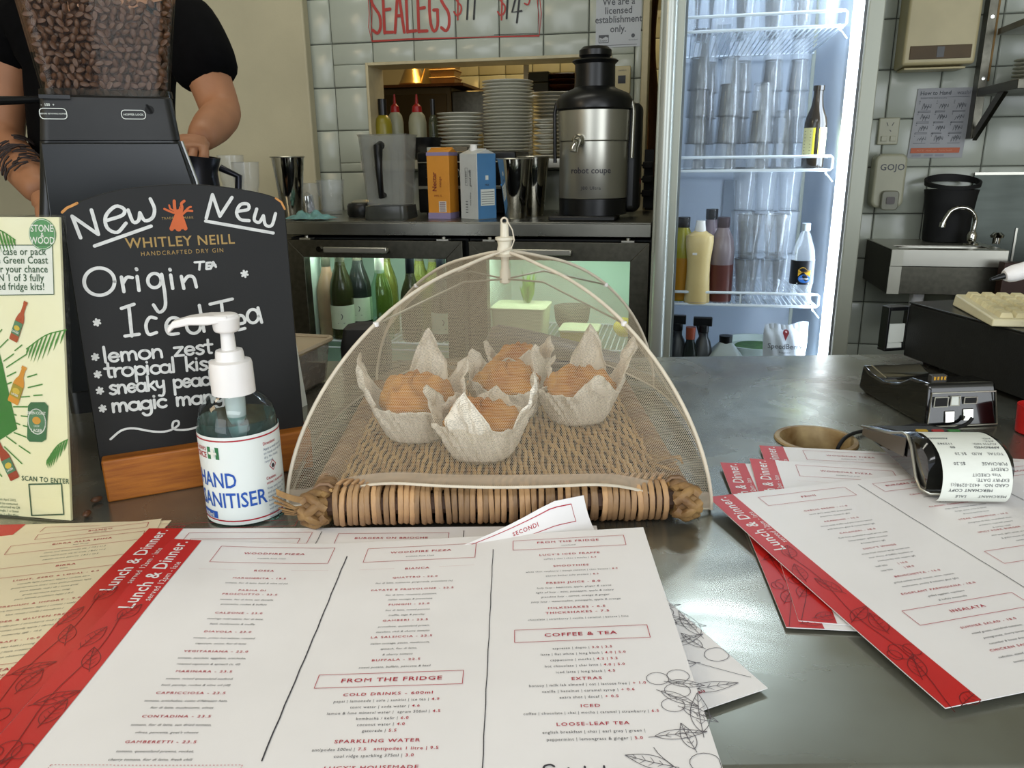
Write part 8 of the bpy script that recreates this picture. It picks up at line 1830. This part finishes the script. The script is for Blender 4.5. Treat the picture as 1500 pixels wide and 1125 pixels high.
def draw_H(red, blk, pen): BX(red, .06, .012, .16, .026); H1(red, 'BEVANDE', .11, .019, .0041)
p = pz(1432, 722, 1.002)
t = menu('menu cut off by the right edge beyond the curled receipt, red corner up', pz(1395, 728, 1.001), R(20), .30, .20, 1.0008, lambda u, v: .0002, lambda r_, b_, p_: (BX(r_, .04, .010, .14, .026), H1(r_, 'BEVANDE', .07, .018, .0041)), group=None, strip=0)
q = MB(); q.sheet(lambda i, j: (.088 + .05 * i, -.012 * (1 - j) + .0, .0006), 4, 2); q.build('red_corner', red_m, t)

# ================================================================== third level: prints, handles and fittings hang on the part that carries them
SUBS = {'handle': ('door_frame', 'jug_wall', 'jug_body'), 'door_handle': ('door_frame',), 'door_glass': ('door_frame',), 'gasket': ('door_frame',), 'lock': ('door_frame',), 'shelf_wires': ('shelf_frame',), 'shelf_clip': ('shelf_frame',), 'shelf_rail': ('shelf_wires',),
 'label_print': ('paper_label',), 'label_border': ('paper_label',), 'strip_title': ('red_strip',), 'leaf_drawing': ('red_strip',), 'red_print': ('card',), 'black_print': ('card',), 'pencil_drawing': ('card',), 'receipt_print': ('receipt',), 'chalk_lettering': ('board',), 'gold_lettering': ('board',), 'tree_emblem': ('board',), 'chipped_corner': ('board',),
 'spout': ('steel_body',), 'pusher': ('feed_tube',), 'dial_mark': ('knob',), 'blue_lettering': ('wrap_label',), 'white_lettering': ('wrap_label', 'label_wrap'), 'label_red_line': ('wrap_label',), 'green_square': ('wrap_label',), 'red_lettering': ('wrap_label',), 'fine_print': ('wrap_label',), 'flame_symbol': ('wrap_label',), 'white_cross': ('wrap_label',),
 'yellow_band': ('label_wrap',), 'blue_badge': ('label_wrap',), 'brand_lettering': ('label_wrap',), 'pin_mark': ('bag_body',), 'pin_hole': ('bag_body',), 'poster_lettering': ('poster_card',), 'palm_print': ('poster_card',), 'green_shape': ('poster_card',), 'text_panel': ('poster_card',), 'round_logo': ('poster_card',), 'logo_lettering': ('poster_card',),
 'push_window': ('push_bar',), 'hem_band': ('net_panel',), 'strut_clip': ('strut',), 'pull_cord': ('top_knob',), 'dip_tube': ('pump_collar',), 'pump_head': ('pump_stem',), 'info_print': ('info_panel',), 'info_panel': ('side_panel',), 'port_rim': ('network_port', 'usb_b_port', 'usb_a_port'), 'aerator': ('spout',), 'lock_button': ('upper_housing',), 'slide_gate': ('hopper',), 'hopper_lid': ('hopper',), 'hopper_collar': ('hopper',), 'paper_slip': ('side_bracket',)}
last = {}
for o in list(COL.objects):
    if o.parent is None or o.parent.parent is not None: continue
    bn = o.name.split('.')[0]; pr = o.parent
    for c in SUBS.get(bn, ()):
        h_ = last.get((pr.name, c))
        if h_ is not None and not o.children and h_.matrix_basis == Matrix.Identity(4): o.parent = h_; break
    else:
        last[(pr.name, bn)] = o
